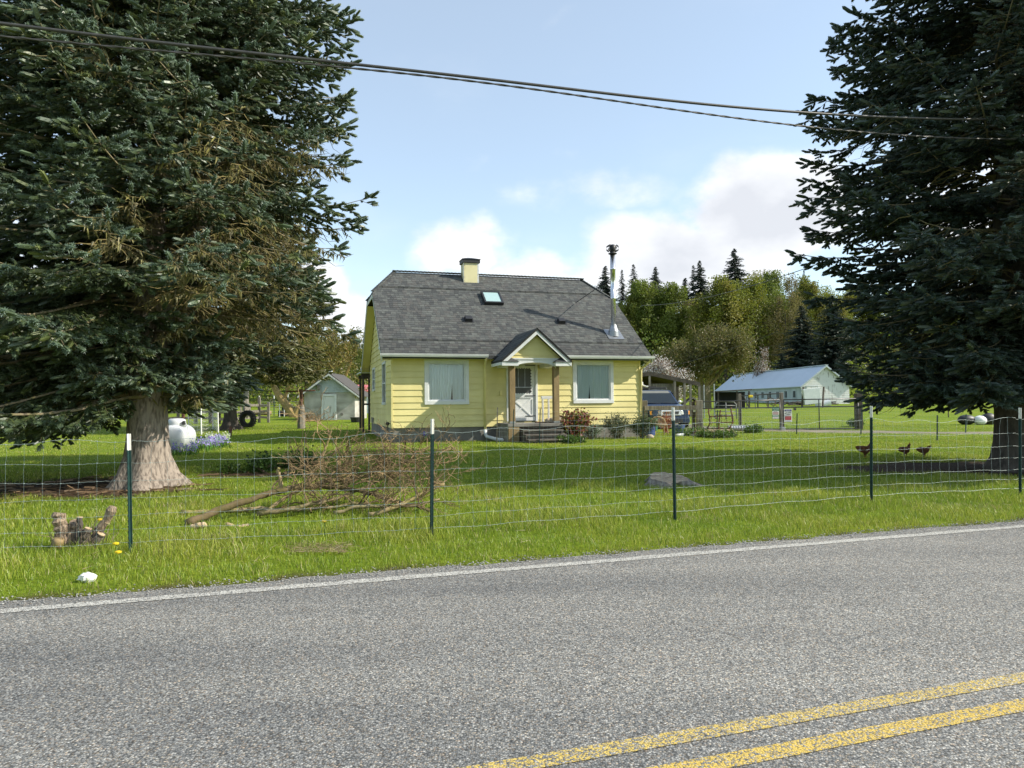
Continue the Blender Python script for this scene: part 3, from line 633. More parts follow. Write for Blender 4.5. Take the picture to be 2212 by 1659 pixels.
# ---------------------------------------------------------------- porch
M['stepwood'] = mat('worn_step_wood', (.16, .14, .115), (.07, .06, .048), rough=.9, scale=5, stretch=(.4, 3, 3), bump=.3, detail=8)
PB = -1.28                                          # line of the posts
pl = MB(); pl.box((3.55, -1.42, .50), (5.44, -.03, .60)); pl.build("porch_deck", M['concrete'], house, bevel=.01)
pl = MB(); pl.box((3.62, -1.36, -.3), (5.40, -.03, .498)); pl.build("porch_base", M['darkwood'], house)
pl = MB(); pl.box((3.57, -1.36, -.3), (3.618, -.1, .495)); pl.build("porch_side_panel", M['concrete'], house); pl = MB(); pl.box((3.58, -1.41, -.3), (3.94, -1.365, .495)); pl.build("porch_front_panel", M['wood'], house)
for j, (z, y) in enumerate(((.40, -1.70), (.26, -2.0), (.12, -2.3))):
    s_ = MB(); s_.box((3.98 + .0, y, z - .045), (5.36, y + .36, z)); s_.box((3.98, y + .06, z - .14), (5.36, y + .09, z - .045)); s_.build("porch_step", M['stepwood'], house, bevel=.006)
for x in (4.02, 5.32): s_ = MB(); s_.prism([(-2.28, -.2), (-1.42, -.2), (-1.42, .35), (-1.7, .35), (-1.7, .21), (-2.0, .21), (-2.0, .07), (-2.28, .07)], 0, .04, Mtr((x, 0, 0), R(90))); s_.build("step_stringer", M['darkwood'], house)
for x in (3.73, 5.25):
    s_ = MB(); s_.box((x - .095, PB - .095, .67), (x + .095, PB + .095, 2.47)); po = s_.build("porch_post", M['wood'], house, bevel=.008)
    s_ = MB(); s_.box((x - .10, PB - .10, .60), (x + .10, PB + .10, .67)); s_.build("post_base", M['galv'], po, bevel=.01)
PA, PH, PZ0, PZ1, PF = 4.50, 1.19, 2.66, 3.70, -1.66     # porch gable: centre, half width, eave z, apex z, front edge
pr = MB(); m_ = (PZ1 - PZ0) / PH
yb = lambda z: max((z - 3.23) / .776 + .30, -.30)
for s in (-1, 1):
    n = 11
    q = [(PA, PF, PZ1), (PA + s * PH, PF, PZ0), (PA + s * PH, -.25, PZ0), (PA, yb(PZ1), PZ1)]
    if s > 0: q = q[::-1]
    pr.slab(q, (0, 0, -.07), (.35, .35, .35))
    for r in range(n):
        t0, t1 = r / n, min(1, (r + 1.06) / n)
        za, zb_ = PZ0 + (PZ1 - PZ0) * t0, PZ0 + (PZ1 - PZ0) * t1; xa_, xb_ = PA + s * PH * (1 - t0), PA + s * PH * (1 - t1); y = PF - .01
        yend = max(yb(za), -.2)
        while y < yend:
            w = random.uniform(.16, .33); y2 = min(y + w - .005, yend)
            V = [(xa_, y, za + .016), (xa_, y2, za + .016), (xb_, y2, zb_ + .005), (xb_, y, zb_ + .005), (xa_, y, za), (xa_, y2, za)]
            F = [(0, 1, 2, 3), (4, 5, 1, 0)] if s > 0 else [(3, 2, 1, 0), (0, 1, 5, 4)]
            pr.add(V, F, np.array(random.choice(tones)) * .8); y += w
pr.build("porch_roof", M['shingle'], house)
w_ = MB()
for s in (-1, 1):                                    # white rake boards, eave fascia
    w_.beam((PA + s * PH, PF + .0, PZ0 - .12), (PA + s * .0, PF + .0, PZ1 - .12), .05, .11, up=(0, -1, 0)) if False else None
    d = np.array([-s * PH, 0, PZ1 - PZ0]); d /= np.linalg.norm(d); nrm = np.array([s * d[2], 0, abs(d[0])])
    a = np.array((PA + s * PH, 0, PZ0 - .075)); c = np.array((PA, 0, PZ1 - .075))
    w_.slab([tuple(a + (0, PF + .02, 0)), tuple(c + (0, PF + .02, 0)), tuple(c + (0, PF + .02, -.13)), tuple(a + (0, PF + .02, -.13))][::(1 if s < 0 else -1)], (0, .035, 0))
    w_.box((PA + s * PH - .02, PF + .06, PZ0 - .17), (PA + s * PH + .015, -.3, PZ0 - .072))
w_.build("porch_rake_board", M['white'], house, bevel=.004)
gb_ = MB(); z = 2.62; k_ = 0
hx = lambda q: PH * (PZ1 - .12 - q) / (PZ1 - PZ0) - .04
while z < 3.5:
    zt2 = min(z + EXP, 3.53); gb_.add([(PA - hx(z), PB - .10, z), (PA + hx(z), PB - .10, z), (PA + max(hx(zt2), .01), PB - .082, zt2), (PA - max(hx(zt2), .01), PB - .082, zt2)], [(0, 1, 2, 3)], (1, 1, 1)); z = zt2
gb_.slab([(PA - hx(2.62), PB - .07, 2.62), (PA + hx(2.62), PB - .07, 2.62), (PA + .02, PB - .07, 3.53), (PA - .02, PB - .07, 3.53)], (0, .03, 0), (1, 1, 1))
gb_.build("porch_gable", M['yellow'], house)
ar = MB(); n = 22; th = np.linspace(0, np.pi, n); x0, x1 = 3.66, 5.32; zc, ry = 2.40, .19
for i in range(n - 1):                               # arched beam
    p0 = (PA - (x1 - x0) / 2 * .86 * math.cos(th[i]), zc + ry * math.sin(th[i])); p1 = (PA - (x1 - x0) / 2 * .86 * math.cos(th[i + 1]), zc + ry * math.sin(th[i + 1]))
    ar.slab([(p0[0], PB - .13, p0[1]), (p1[0], PB - .13, p1[1]), (p1[0], PB - .13, 2.685), (p0[0], PB - .13, 2.685)], (0, .05, 0))
ar.box((x0 - .2, PB - .128, 2.47), (PA - (x1 - x0) / 2 * .86, PB - .08, 2.687)); ar.box((PA + (x1 - x0) / 2 * .86, PB - .128, 2.47), (x1 + .2, PB - .08, 2.687))
ar.box((PA - 1.0, PB - .15, 2.687), (PA + 1.0, PB - .06, 2.735))
for x in (3.73, 5.25): ar.box((x - .16, PB - .06, 2.47), (x + .16, -.05, 2.60))
ar.build("porch_arch", M['white'], house, bevel=.003)
for s in (-1, 1):                                    # cornice returns with small shingled tops
    xo, xi = PA + s * (PH - .02), PA + s * (PH - .56); x0, x1 = min(xo, xi), max(xo, xi)
    c_ = MB(); c_.box((x0, PF + .03, 2.47), (x1, PB - .14, 2.60)); rt = c_.build("cornice_return", M['white'], house, bevel=.004)
    c_ = MB(); c_.add([(x0 - .03, PF, 2.605), (x1 + .03, PF, 2.605), (x1 + .03, PB - .12, 2.605), (x0 - .03, PB - .12, 2.605), ((x0 + x1) / 2 + s * .05, PB - .12, 2.80)], [(0, 1, 4), (1, 2, 4), (3, 0, 4), (3, 2, 1, 0)], (.7, .7, .7)); c_.build("return_roof", M['shingle'], rt)
cl_ = MB(); cl_.box((3.45, -1.2, 2.60), (5.55, -.03, 2.615)); cl_.build("porch_ceiling", M['cream'], house)
# small fittings
k = MB(); k.box((HW + .03, -.02, 1.86), (HW + .14, .10, 2.0)); k.tube([(HW + .1, .02, 1.9), (HW + .22, -.08, 1.83), (HW + .3, -.1, 1.83)], .03, 8); k.build("security_lamp", M['white'], house, bevel=.01)
k = MB(); k.tube([(-.02, .35, .62), (-.10, .35, .62), (-.10, .35, .05)], .022, 8); k.lathe([(.05, -.05), (.06, 0), (.05, .05)], 10, Mtr((-.11, .35, .62))); k.tube([(-.12, .12, .62), (-.12, .42, .62)], .012, 6); k.build("hose_tap", M['black'], house)
k = MB(); k.box((-.05, 6.6, .50), (-.02, 7.3, .72)); k.build("crawl_vent", M['concrete'], house)
k = MB(); k.box((3.66, -.075, 1.55), (3.73, -.02, 1.68)); k.build("letter_plate", M['yellow'], house)
# back porch seen past the left corner
bp_ = MB(); bp_.box((-.44, HD + .35, 2.66), (3.5, HD + 2.6, 2.72)); bpo = bp_.build("back_porch_roof", M['white'], house)
bp_ = MB(); bp_.box((-.36, HD + .45, 2.48), (3.4, HD + .55, 2.65)); bp_.box((-.36, HD + 2.3, 2.48), (3.4, HD + 2.42, 2.65)); bp_.box((-.3, HD + .47, 1.24), (1.2, HD + .52, 1.32)); bp_.build("beam", M['darkwood'], bpo)
for x, y in ((-.28, HD + .5), (-.02, HD + .5), (.26, HD + .5), (-.28, HD + 2.35), (3.3, HD + 2.35)):
    q = MB(); q.box((x - .045, y - .045, -.2), (x + .045, y + .045, 2.48)); q.build("porch_post", M['darkwood'], bpo)
# things on the porch (they stand on it)
Hm = np.array(Matrix.Translation((-3.95, 23.44, HZ)) @ Matrix.Rotation(HRZ, 4, 'Z'))
def hw(a, b, z): return (Hm @ np.array([a, b, z, 1]))[:3]
rk = thing("plant_stand", "white wooden three-legged rack standing beside the front door", "rack", hw(5.28, -.45, .60), HRZ)
for x in (-.21, 0, .21):
    q = MB(); q.box((x - .028, -.03, 0), (x + .028, .03, .86)); q.build("leg", M['oldwhite'], rk, bevel=.006)
q = MB(); q.box((-.27, -.035, .80), (.27, .035, .90)); q.build("top_rail", M['oldwhite'], rk, bevel=.008)
for j, (x, y, s, lb) in enumerate(((5.10, -.92, .10, "small round tan stone leftmost of the three on the porch deck"), (5.24, -.98, .115, "rounded tan stone in the middle of the three on the porch deck"), (5.42, -1.0, .135, "largest oval tan stone beside the right porch post"))):
    q = MB(); q.blob((0, 0, s * .78), (s * 1.15, s, s * .8), 14, 10, .02); o = q.build("porch_stone", M['stone'], None, smooth=True); o.location = tuple(hw(x, y, .60)); tag(o, lb, "stone", "rounded stones on the porch")
q = MB(); q.box((-.55, -.07, 0), (.55, .07, .04)); o = q.build("terracotta_tray", M['rust'], None, bevel=.01); o.location = tuple(hw(5.24, -.78, .60)); o.rotation_euler[2] = HRZ; tag(o, "flat reddish tray lying behind the stones on the porch", "tray")
# ================================================================== CONIFERS NEAR THE ROAD
def finger(nn, seed, L=1.0, rad=.275, wid=.029, nl=.15):
    """a spruce shoot along +z, length 1: thin core plus needles pointing forward"""
    r = np.random.default_rng(seed); V = []; F = []; t_ = []
    for zc, rc in ((.02, .05), (.30, .13), (.78, .115)):
        for q in range(4): V.append((rc * math.cos(q * 1.5708), rc * math.sin(q * 1.5708), zc)); t_.append(.0 + .35 * zc)
    V.append((0, 0, .95)); t_.append(.5)
    for a in (0, 4):
        for q in range(4): F += [(a + q, a + (q + 1) % 4, a + 4 + (q + 1) % 4), (a + q, a + 4 + (q + 1) % 4, a + 4 + q)]
    for q in range(4): F.append((8 + q, 8 + (q + 1) % 4, 12))
    for i in range(nn):
        t = (i + .5) / nn * .95; a = i * 2.39996 + r.uniform(-.4, .4); d = np.array([math.cos(a), math.sin(a), 0]); rr = rad * (1 - .35 * t) * r.uniform(.75, 1.15)
        p = np.array([0, 0, t * .92]); tip = p + d * rr + np.array([0, 0, nl * r.uniform(.6, 1.1)]); sd = np.array([-d[1], d[0], 0]) * wid
        n = len(V); V += [p - sd, p + sd, tip]; q = r.uniform(-.25, .35); t_ += [.15, .15, 1.0 + q]; F.append((n, n + 1, n + 2))
    return np.array(V, float), np.array(F), np.array(t_)
def scatter(mb, tmpl, P, D, S, C0, C1, rng, fl=1.0):
    V0, F0, t0 = tmpl; n = len(P)
    if n == 0: return
    D = D / np.maximum(np.linalg.norm(D, axis=1, keepdims=True), 1e-6)
    ref = rng.normal(size=(n, 3)); A = np.cross(D, ref); A /= np.maximum(np.linalg.norm(A, axis=1, keepdims=True), 1e-6); B = np.cross(D, A)
    V = P[:, None] + S[:, None, None] * (V0[None, :, :1] * A[:, None] * fl + V0[None, :, 1:2] * B[:, None] * fl + V0[None, :, 2:] * D[:, None])
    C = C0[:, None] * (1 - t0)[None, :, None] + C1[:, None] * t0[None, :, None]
    F = (np.arange(n)[:, None, None] * len(V0) + F0[None]).reshape(-1, F0.shape[1])
    mb.add(V.reshape(-1, 3), F, C.reshape(-1, 3))
def unit(v): return v / max(np.linalg.norm(v), 1e-9)
def spruce(root, H, z0, rad, nb, seed, fs=.27, nn=22, green=((.040, .062, .030), (.125, .185, .155)), step=.20, dead=.3, moss=0, trunk_r=.34, visible=None, bark='bark', flare=1.9, forks=None, droop=.40, live=None, azbias=None, zmin=None, deadf=None):
    rng = np.random.default_rng(seed)
    tk = MB(); zz = np.linspace(0, 1, 26) ** 1.5; P = np.stack([.12 * np.sin(zz * 5) * zz, .1 * np.sin(zz * 4 + 1) * zz, -.15 + zz * H], 1)
    hh = P[:, 2]; rr = trunk_r * (1 - hh / H * .93) + trunk_r * flare * .42 * np.exp(-np.maximum(hh, 0) / .28)
    n = 30; th = np.arange(n) * 2 * np.pi / n; V = []
    for p, r_, h in zip(P, rr, hh):
        w = 1 + (.16 * np.sin(th * 5 + 1) + .10 * np.sin(th * 3 + .4) + .06 * np.sin(th * 8)) * np.exp(-max(h, 0) / .5) + .025 * np.sin(th * 11 + h * 3)
        V.append(np.stack([p[0] + np.cos(th) * r_ * w, p[1] + np.sin(th) * r_ * w, np.full(n, p[2])], 1))
    i = np.arange(len(P) - 1)[:, None] * n; j = np.arange(n)[None]; k = (j + 1) % n
    tk.add(np.vstack(V), np.stack([i + j, i + k, i + n + k, i + n + j], -1).reshape(-1, 4))
    if forks:
        for dx, dy, hz in forks: tk.tube([(0, 0, hz), (dx * .45, dy * .45, hz + .8), (dx * .85, dy * .85, hz + 2), (dx, dy, hz + 4), (dx * 1.05, dy * 1.05, H * .9)], [trunk_r * .8, trunk_r * .72, trunk_r * .66, trunk_r * .58, .04], 14)
    tk.build("trunk", M[bark], root, smooth=True)
    br = MB(); ne = MB(); ms = MB(); FP, FD, FS, FT = [], [], [], []; MP, MD, ML = [], [], []
    tm = finger(nn, seed + 1)
    for b in range(nb):
        h = z0 + (H - z0) * ((b + rng.random()) / nb) ** 1.12
        a = b * 2.39996 + rng.uniform(-.5, .5)
        if azbias is not None and rng.random() > azbias(a, h): continue
        Lb = rad(h, a) * rng.uniform(.74, 1.08)
        if Lb < .25: continue
        hd = np.array([math.cos(a), math.sin(a), 0]); sd = np.array([-hd[1], hd[0], 0])
        org = np.array([0, 0, h]); 
        if forks and rng.random() < .5 and h > forks[0][2] + 1.5:
            org = org + np.array([forks[0][0], forks[0][1], 0]); Lb *= .80 if hd[0] > 0 else 1.0
        if visible is not None and not visible(org + hd * Lb): continue
        rise = rng.uniform(-.12, .12) + .28 * (h / H); dr = droop * rng.uniform(.7, 1.25) * (1.15 - .7 * h / H)
        tt = np.linspace(0, 1, 9); cur = np.stack([hd * (Lb * t) + sd * (Lb * .06 * math.sin(t * 3 + b)) + np.array([0, 0, Lb * (rise * t - dr * t ** 1.7 + .20 * t ** 4)]) for t in tt]) + org
        if zmin is not None: cur[:, 2] = np.maximum(cur[:, 2], (zmin(a) if callable(zmin) else zmin) + rng.uniform(-.1, .5))
        r0 = .009 + .0065 * Lb; br.tube(cur, r0 * (1 - .8 * tt), 5, False, (1, 1, 1))
        isdead = rng.random() < ((dead if h < z0 + (H - z0) * .5 else dead * .35) if deadf is None else deadf(h, a))
        f0 = (.92 if deadf is not None and h < 8 else .62) if isdead else (.10 if live is None else live(h))
        nbr = max(3, int(Lb * (1 - .12) / step * (1.7 if isdead and moss else 1)))
        for q in range(nbr):
            t = .12 + .88 * (q + rng.random()) / nbr
            p = np.array([np.interp(t, tt, cur[:, k_]) for k_ in range(3)])
            fw = np.array([np.interp(min(t + .05, 1), tt, cur[:, k_]) for k_ in range(3)]) - np.array([np.interp(t - .05, tt, cur[:, k_]) for k_ in range(3)]); fw = unit(fw)
            for s in (-1, 1):
                l = (.22 + .62 * min(1, Lb / 3.2) * (1 - t) ** .8 * (t > .2) + .1) * rng.uniform(.6, 1.15) * (fs / .27) ** .5
                d = unit(fw * rng.uniform(.55, .95) + s * sd * rng.uniform(.6, 1.0) + np.array([0, 0, rng.uniform(-.55, -.02)]))
                e = p + d * l + np.array([0, 0, -.16 * l])
                if t < f0 or (isdead and rng.random() < .5):
                    if rng.random() < .75:
                        m_ = (p + e) / 2 + rng.normal(0, .04, 3); m2 = e + unit(d + rng.normal(0, .5, 3)) * l * .5
                        br.tube([p, m_, e, m2], [.009, .007, .005, .002], 3, False, (.80, .76, .48) if isdead else (1, .95, .8))
                        if moss and rng.random() < moss:
                            for _ in range(6): w = rng.random(); MP.append(p + (e - p) * w); MD.append(np.array([rng.normal(0, .45), rng.normal(0, .45), -1])); ML.append(rng.uniform(.05, .17) * (fs / .215) ** .6)
                    continue
                br.tube([p, e], [.007, .003], 3, False, (.7, .7, .6))
                nf = max(2, int(l / (fs * .42)))
                for w in range(nf):
                    u = (w + .6) / nf; pp = p + (e - p) * u
                    for s2 in (-1, 1):
                        if rng.random() < .18: continue
                        dd_ = unit(d * .75 + s2 * np.cross(d, (0, 0, 1)) * rng.uniform(.35, .9) + rng.normal(0, .18, 3) + np.array([0, 0, rng.uniform(-.30, .14)]))
                        FP.append(pp); FD.append(dd_); FS.append(fs * rng.uniform(.65, 1.1) * (.65 + .35 * t)); FT.append(t * .55 + u * .35 + rng.uniform(-.2, .2))
                FP.append(e); FD.append(unit(d + np.array([0, 0, .12]))); FS.append(fs * rng.uniform(.9, 1.25)); FT.append(t * .6 + .4)
        FP.append(cur[-1]); FD.append(unit(cur[-1] - cur[-2] + np.array([0, 0, .1]))); FS.append(fs * 1.3); FT.append(1.0)
    FP = np.array(FP); FD = np.array(FD); FS = np.array(FS); FT = np.clip(np.array(FT), 0, 1)
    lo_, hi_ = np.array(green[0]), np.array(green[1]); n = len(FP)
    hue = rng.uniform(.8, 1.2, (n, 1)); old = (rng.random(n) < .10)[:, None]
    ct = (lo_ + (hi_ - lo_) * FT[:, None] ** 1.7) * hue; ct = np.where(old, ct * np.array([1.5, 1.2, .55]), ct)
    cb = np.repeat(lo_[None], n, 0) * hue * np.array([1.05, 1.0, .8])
    scatter(ne, tm, FP, FD, FS, cb, ct, rng)
    ne.build("crown", M['needle'], root); br.build("branches", M['limb'], root)
    if len(MP):
        V0 = np.array([(-.11, 0, 0), (.11, 0, 0), (.06, .02, .5), (-.08, -.02, .45), (0, 0, 1), (0, -.11, 0), (0, .11, 0), (.02, .07, .5), (0, -.06, .5)], float)
        F0 = np.array([(0, 1, 2, 3), (3, 2, 4, 4), (5, 6, 7, 8), (8, 7, 4, 4)]); F0 = np.array([(0, 1, 2), (0, 2, 3), (3, 2, 4), (5, 6, 7), (5, 7, 8), (8, 7, 4)])
        n = len(MP); C = np.array([.27, .25, .115]) * rng.uniform(.6, 1.35, (n, 1)); C[:, 2] *= rng.uniform(.7, 1.5, n)
        scatter(ms, (V0, F0, np.zeros(9)), np.array(MP), np.array(MD), np.array(ML), C, C, rng, 1.0); ms.build("hanging_moss", M['moss'], root)
    return n
def tz(x, y): return float(zt(x, y))
# the big spruce left of the house
A = thing("spruce_tree", "huge blue-green spruce with thick flared pale trunk beside the white gas tank", "tree", (*TREE_A, tz(*TREE_A)))
def radA(h, a):
    c = math.cos(a); r = 4.2 * min(1, (17.5 - h) / 9.5)
    e = max(0, min(1, (c + .1) / .7)); k = 1 - .20 * e
    if h < 3.3: k -= .50 * e * min(1, (3.3 - h) / .6)      # short lower boughs on the house side
    r *= k
    if h < 3.1 and c > -.35 and math.sin(a) < .6: r = min(r, 1.25 + .35 * max(0, -math.sin(a)))
    if c < 0: r *= 1.08
    return max(r, .3)
def azA(a, h):     # no boughs low down on the road and house sides
    return 1.0
def deadA(h, a):
    return (.85 if math.cos(a) > .3 and 3.1 < h < 5.0 else .4 if math.cos(a) > .3 and h < 6.3 else .045)
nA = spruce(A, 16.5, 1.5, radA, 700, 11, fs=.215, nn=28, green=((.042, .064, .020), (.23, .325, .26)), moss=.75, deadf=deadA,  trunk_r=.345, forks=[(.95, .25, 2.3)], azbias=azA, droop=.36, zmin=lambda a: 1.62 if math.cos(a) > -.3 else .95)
# the spruce at the right edge
Rt = thing("spruce_tree", "dark spruce at the right edge with sweeping boughs over the brown hens", "tree", (*TREE_R, tz(*TREE_R)), 1.0)
def radR(h, a): return max(4.02 * min(1, ((17.5 - h) / 9.0)) ** .85 * (1 if h > 4 else .56 + .11 * h), .25)
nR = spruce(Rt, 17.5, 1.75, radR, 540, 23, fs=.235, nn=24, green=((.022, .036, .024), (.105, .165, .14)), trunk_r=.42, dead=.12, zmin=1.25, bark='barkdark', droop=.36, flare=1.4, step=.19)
# spruce behind, with bare mossy lower boughs
pB = gp(497, 928, 36)
Bt = thing("spruce_tree", "mossy spruce with bare hanging lower branches standing behind the gas tank", "tree", pB)
def radB(h, a): return 5.0 * min(1, (19 - h) / 11.0) * (1 if h > 5.5 else .45 + .10 * h)
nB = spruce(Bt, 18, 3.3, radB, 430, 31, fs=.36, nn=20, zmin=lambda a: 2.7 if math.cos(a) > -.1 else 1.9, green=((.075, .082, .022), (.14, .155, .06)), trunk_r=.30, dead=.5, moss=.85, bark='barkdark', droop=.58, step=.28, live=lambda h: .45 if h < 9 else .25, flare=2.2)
p_ = at(600, 800, 21.0)
pM = np.array([xat(455, 21.5), 21.5]);
# ================================================================== BROADLEAF TREES
def grow(rng, wood, tips, p, d, L, r, depth, maxd, spread=.6, up=.15, kids_=(2, 4), curve=.2, wc=(1, 1, 1), rmin=.004, shrink=.72):
    n = 4; P = [p]
    for i in range(n):
        d = unit(d + rng.normal(0, curve, 3) * .5 + np.array([0, 0, up * .25])); P.append(P[-1] + d * L / n)
    wood.tube(P, np.linspace(r, max(r * .62, rmin), n + 1), 7 if depth == 0 else (5 if depth < 3 else 3), depth == 0, wc)
    tips.append((np.array(P), depth))
    if depth >= maxd: return
    for k in range(rng.integers(*kids_) + (1 if depth == 0 else 0)):
        t = rng.uniform(.45, 1.0); q = P[int(round(t * n))]
        nd = unit(d + rng.normal(0, spread, 3) + np.array([0, 0, up]))
        grow(rng, wood, tips, np.array(q), nd, L * shrink * rng.uniform(.75, 1.15), max(r * .58, rmin), depth + 1, maxd, spread, up, kids_, curve, wc, rmin, shrink)
LQ = (np.array([(-.5, 0, 0), (.5, 0, .15), (.42, .25, 1), (-.42, -.2, .9)], float), np.array([(0, 1, 2, 3)]), np.array([0, 0, 1, 1.]))
LT = (np.array([(-.32, 0, .0), (.32, .05, .05), (0, .12, 1)], float), np.array([(0, 1, 2)]), np.array([0, 0, 1.]))
def leaves(mb, rng, P, size, pal, tmpl=LQ, jit=.3):
    n = len(P); pal = np.array(pal); c = pal[rng.integers(0, len(pal), n)] * rng.uniform(1 - jit, 1 + jit, (n, 1))
    scatter(mb, tmpl, P, rng.normal(size=(n, 3)) + np.array([0, 0, .2]), size * rng.uniform(.6, 1.3, n), c, c * 1.08, rng)
def broadleaf(root, seed, H, rx, ry, nl, ls, pal, trunk=.18, base=.28, holes=.35, crownname="crown", bark='barkdark', limbs=7):
    """crown of leaf clumps round scattered cluster centres, uneven, with gaps"""
    rng = np.random.default_rng(seed); w = MB(); w.tube([(0, 0, -.3), (.03 * H * .1, 0, H * .3), (0, .02 * H, H * .6), (0, 0, H * .85)], [trunk * 1.2, trunk, trunk * .6, trunk * .15], 7)
    cen = []
    for i in range(95):
        z = base + (1 - base) * rng.random() ** .85; a = rng.uniform(0, 6.283); pr = math.sin(min(1, max(.05, (z - base) / (1 - base))) * 2.45 + .5) ** .75
        rr = rng.uniform(.25, 1.0) * pr; cen.append((math.cos(a) * rr * rx, math.sin(a) * rr * ry, z * H * rng.uniform(.95, 1.03), rng.uniform(.10, .22) * rx))
    cen = np.array(cen)
    for k in range(limbs):
        c = cen[rng.integers(len(cen))]; z = H * rng.uniform(.25, .55); w.tube([(0, 0, z), (c[0] * .5, c[1] * .5, (z + c[2]) / 2 + .03 * H), c[:3]], [trunk * .45, trunk * .28, .02], 4, False)
    w.build("trunk", M[bark], root)
    m = MB(); idx = rng.integers(0, len(cen), nl); g_ = np.clip(rng.normal(size=(nl, 3)), -1.7, 1.7) * .62; q = cen[idx]
    P = q[:, :3] + g_ * q[:, 3:] * np.array([1, 1, 1.7])
    cl = rng.uniform(.82, 1.15, (len(cen), 1)); pal = np.array(pal); cc = pal[rng.integers(0, len(pal), len(cen))]
    c = cc[idx] * cl[idx] * rng.uniform(.8, 1.2, (nl, 1))
    D = rng.normal(size=(nl, 3)) * np.array([1, 1, .6]) + np.array([0, 0, .9])
    scatter(m, LQ, P, D, ls * rng.uniform(.5, 1.3, nl), c * .92, c, rng)
    m.build(crownname, M['leaf'], root)
def conifer(root, seed, H, wide, nb, pal=((.016, .026, .018), (.040, .058, .038)), crown=.8, sparse=0.0, gap=.2):
    """fir: drooping flat sprays in whorls; wide = radius gained per metre below the tip"""
    rng = np.random.default_rng(seed); w = MB(); w.tube([(0, 0, -.5), (0, 0, H * .5), (0, 0, H)], [H * .013, H * .008, .02], 6); w.build("trunk", M['barkdark'], root)
    m = MB(); lo_, hi_ = np.array(pal[0]), np.array(pal[1]); P, D, S, C = [], [], [], []
    for b in range(nb):
        dpt = H * crown * ((b + rng.random()) / nb) ** 1.15 + .1
        if rng.random() < sparse: continue
        L_ = min(wide * dpt ** .86, 6.5) * rng.uniform(.5, 1.2) + .15; a = rng.uniform(0, 6.283); z = H - dpt; dr = rng.uniform(.15, .5)
        n = max(3, int(L_ / gap))
        u = (np.arange(n) + .6) / n; keep = rng.random(n) > .08
        for i in np.flatnonzero(keep):
            wd = (.20 + .28 * L_ * .3 * (1 - u[i])) 
            for s in (-1, 1):
                P.append((math.cos(a) * L_ * u[i], math.sin(a) * L_ * u[i], z - L_ * (dr * u[i] - .16 * u[i] ** 3) + rng.normal(0, .05))); aa = a + s * rng.uniform(.4, 1.0)
                D.append((math.cos(aa), math.sin(aa), rng.uniform(-.75, .05))); S.append(wd * rng.uniform(1.2, 2.1)); C.append((lo_ + (hi_ - lo_) * u[i]) * rng.uniform(.7, 1.3))
    P, D, S, C = map(np.array, (P, D, S, C))
    for q in range(2): scatter(m, (np.array([(-.17, 0, 0), (.17, 0, 0), (.10, .03, .55), (0, 0, 1.0), (-.12, -.03, .5)], float), np.array([(0, 1, 2, 3), (0, 3, 4, 4)])[:1], np.zeros(5)), P, D + rng.normal(0, .25, D.shape), S, C, C, rng)
    m.build("crown", M['needle'], root)
SPRING = [(.20, .22, .026), (.225, .23, .032), (.175, .20, .03), (.225, .205, .045)]
FRESH = [(.155, .20, .03), (.135, .18, .028), (.18, .215, .034)]
BUD = [(.20, .175, .055), (.165, .155, .05), (.23, .19, .08)]
def far(u, v_top, Y, H0):
    """a point on the ground at column u, depth Y, and the scale that puts a tree of height H0 with its top at row v"""
    x = xat(u, Y); z = tz(x, Y); top = at(u, v_top, Y)[2]; return (x, Y, z), (top - z) / H0
PROTO = {}
def plant(kind, u, v, Y, label, name, group, sx=1.0):
    mk, H0 = PROTO_DEF[kind]; loc, s = far(u, v, Y, H0); rz = random.uniform(0, 6.28)
    if kind not in PROTO:
        o = thing(name, label, "tree", loc, rz, group); mk(o); o.scale = (s * sx, s * sx, s); PROTO[kind] = o; return o
    o = dup(PROTO[kind], loc, rz, (s * sx, s * sx, s), label, group); o.name = name; return o
PROTO_DEF = {
    'spring': (lambda o: broadleaf(o, 41, 20, 6.2, 6.2, 26000, .24, SPRING, .28), 20),
    'spring2': (lambda o: broadleaf(o, 43, 20, 7.0, 6.0, 26000, .24, SPRING + FRESH, .28, base=.2), 20),
    'fresh': (lambda o: broadleaf(o, 47, 20, 5.4, 5.6, 26000, .24, FRESH, .26, base=.18), 20),
    'bud': (lambda o: broadleaf(o, 53, 20, 5.8, 5.8, 13000, .20, BUD, .25), 20),
    'fir': (lambda o: conifer(o, 61, 26, .62, 420, sparse=.02), 26),
    'fir2': (lambda o: conifer(o, 67, 26, .46, 260, sparse=.10), 26),
    'fir3': (lambda o: conifer(o, 71, 26, .74, 400, sparse=.04), 26),
}
G1 = "trees on the hillside behind the house"
# skyline conifers, left to right
for (k, u, v, Y, lb, sx) in (
    ('fir', 1311, 574, 205, "dark fir on the skyline just left of the stove pipe", 1.0), ('fir2', 1347, 582, 215, "narrow dark fir just right of the stove pipe", .75),
    ('fir2', 1372, 570, 212, "thin see-through fir, second right of the stove pipe", .95), ('fir', 1420, 576, 205, "short dense fir top between the stove pipe and the twin firs", .9),
    ('fir', 1484, 600, 190, "dark fir half hidden left of the twin firs", 1.0), ('fir3', 1516, 562, 190, "ragged fir with leaning top, left of the tallest one", .8), ('fir2', 1502, 572, 196, "slender fir pressed against the ragged leaning fir", .8),
    ('fir3', 1592, 536, 180, "tallest dark fir standing out above the yellow-green trees", .95), ('fir2', 1742, 583, 220, "tiny pointed fir top near the right-hand spruce", .6),
    ('fir', 766, 712, 215, "dark fir above the garden shed roof, left of the house", 1.3), ('fir2', 786, 718, 230, "small fir tip just beside the house gable", .6), ('fir', 722, 706, 225, "dark round-topped fir on the hill left of the shed chimney", 1.2)):
    plant(k, u, v, Y, lb, "fir_tree", "firs on the skyline", sx)
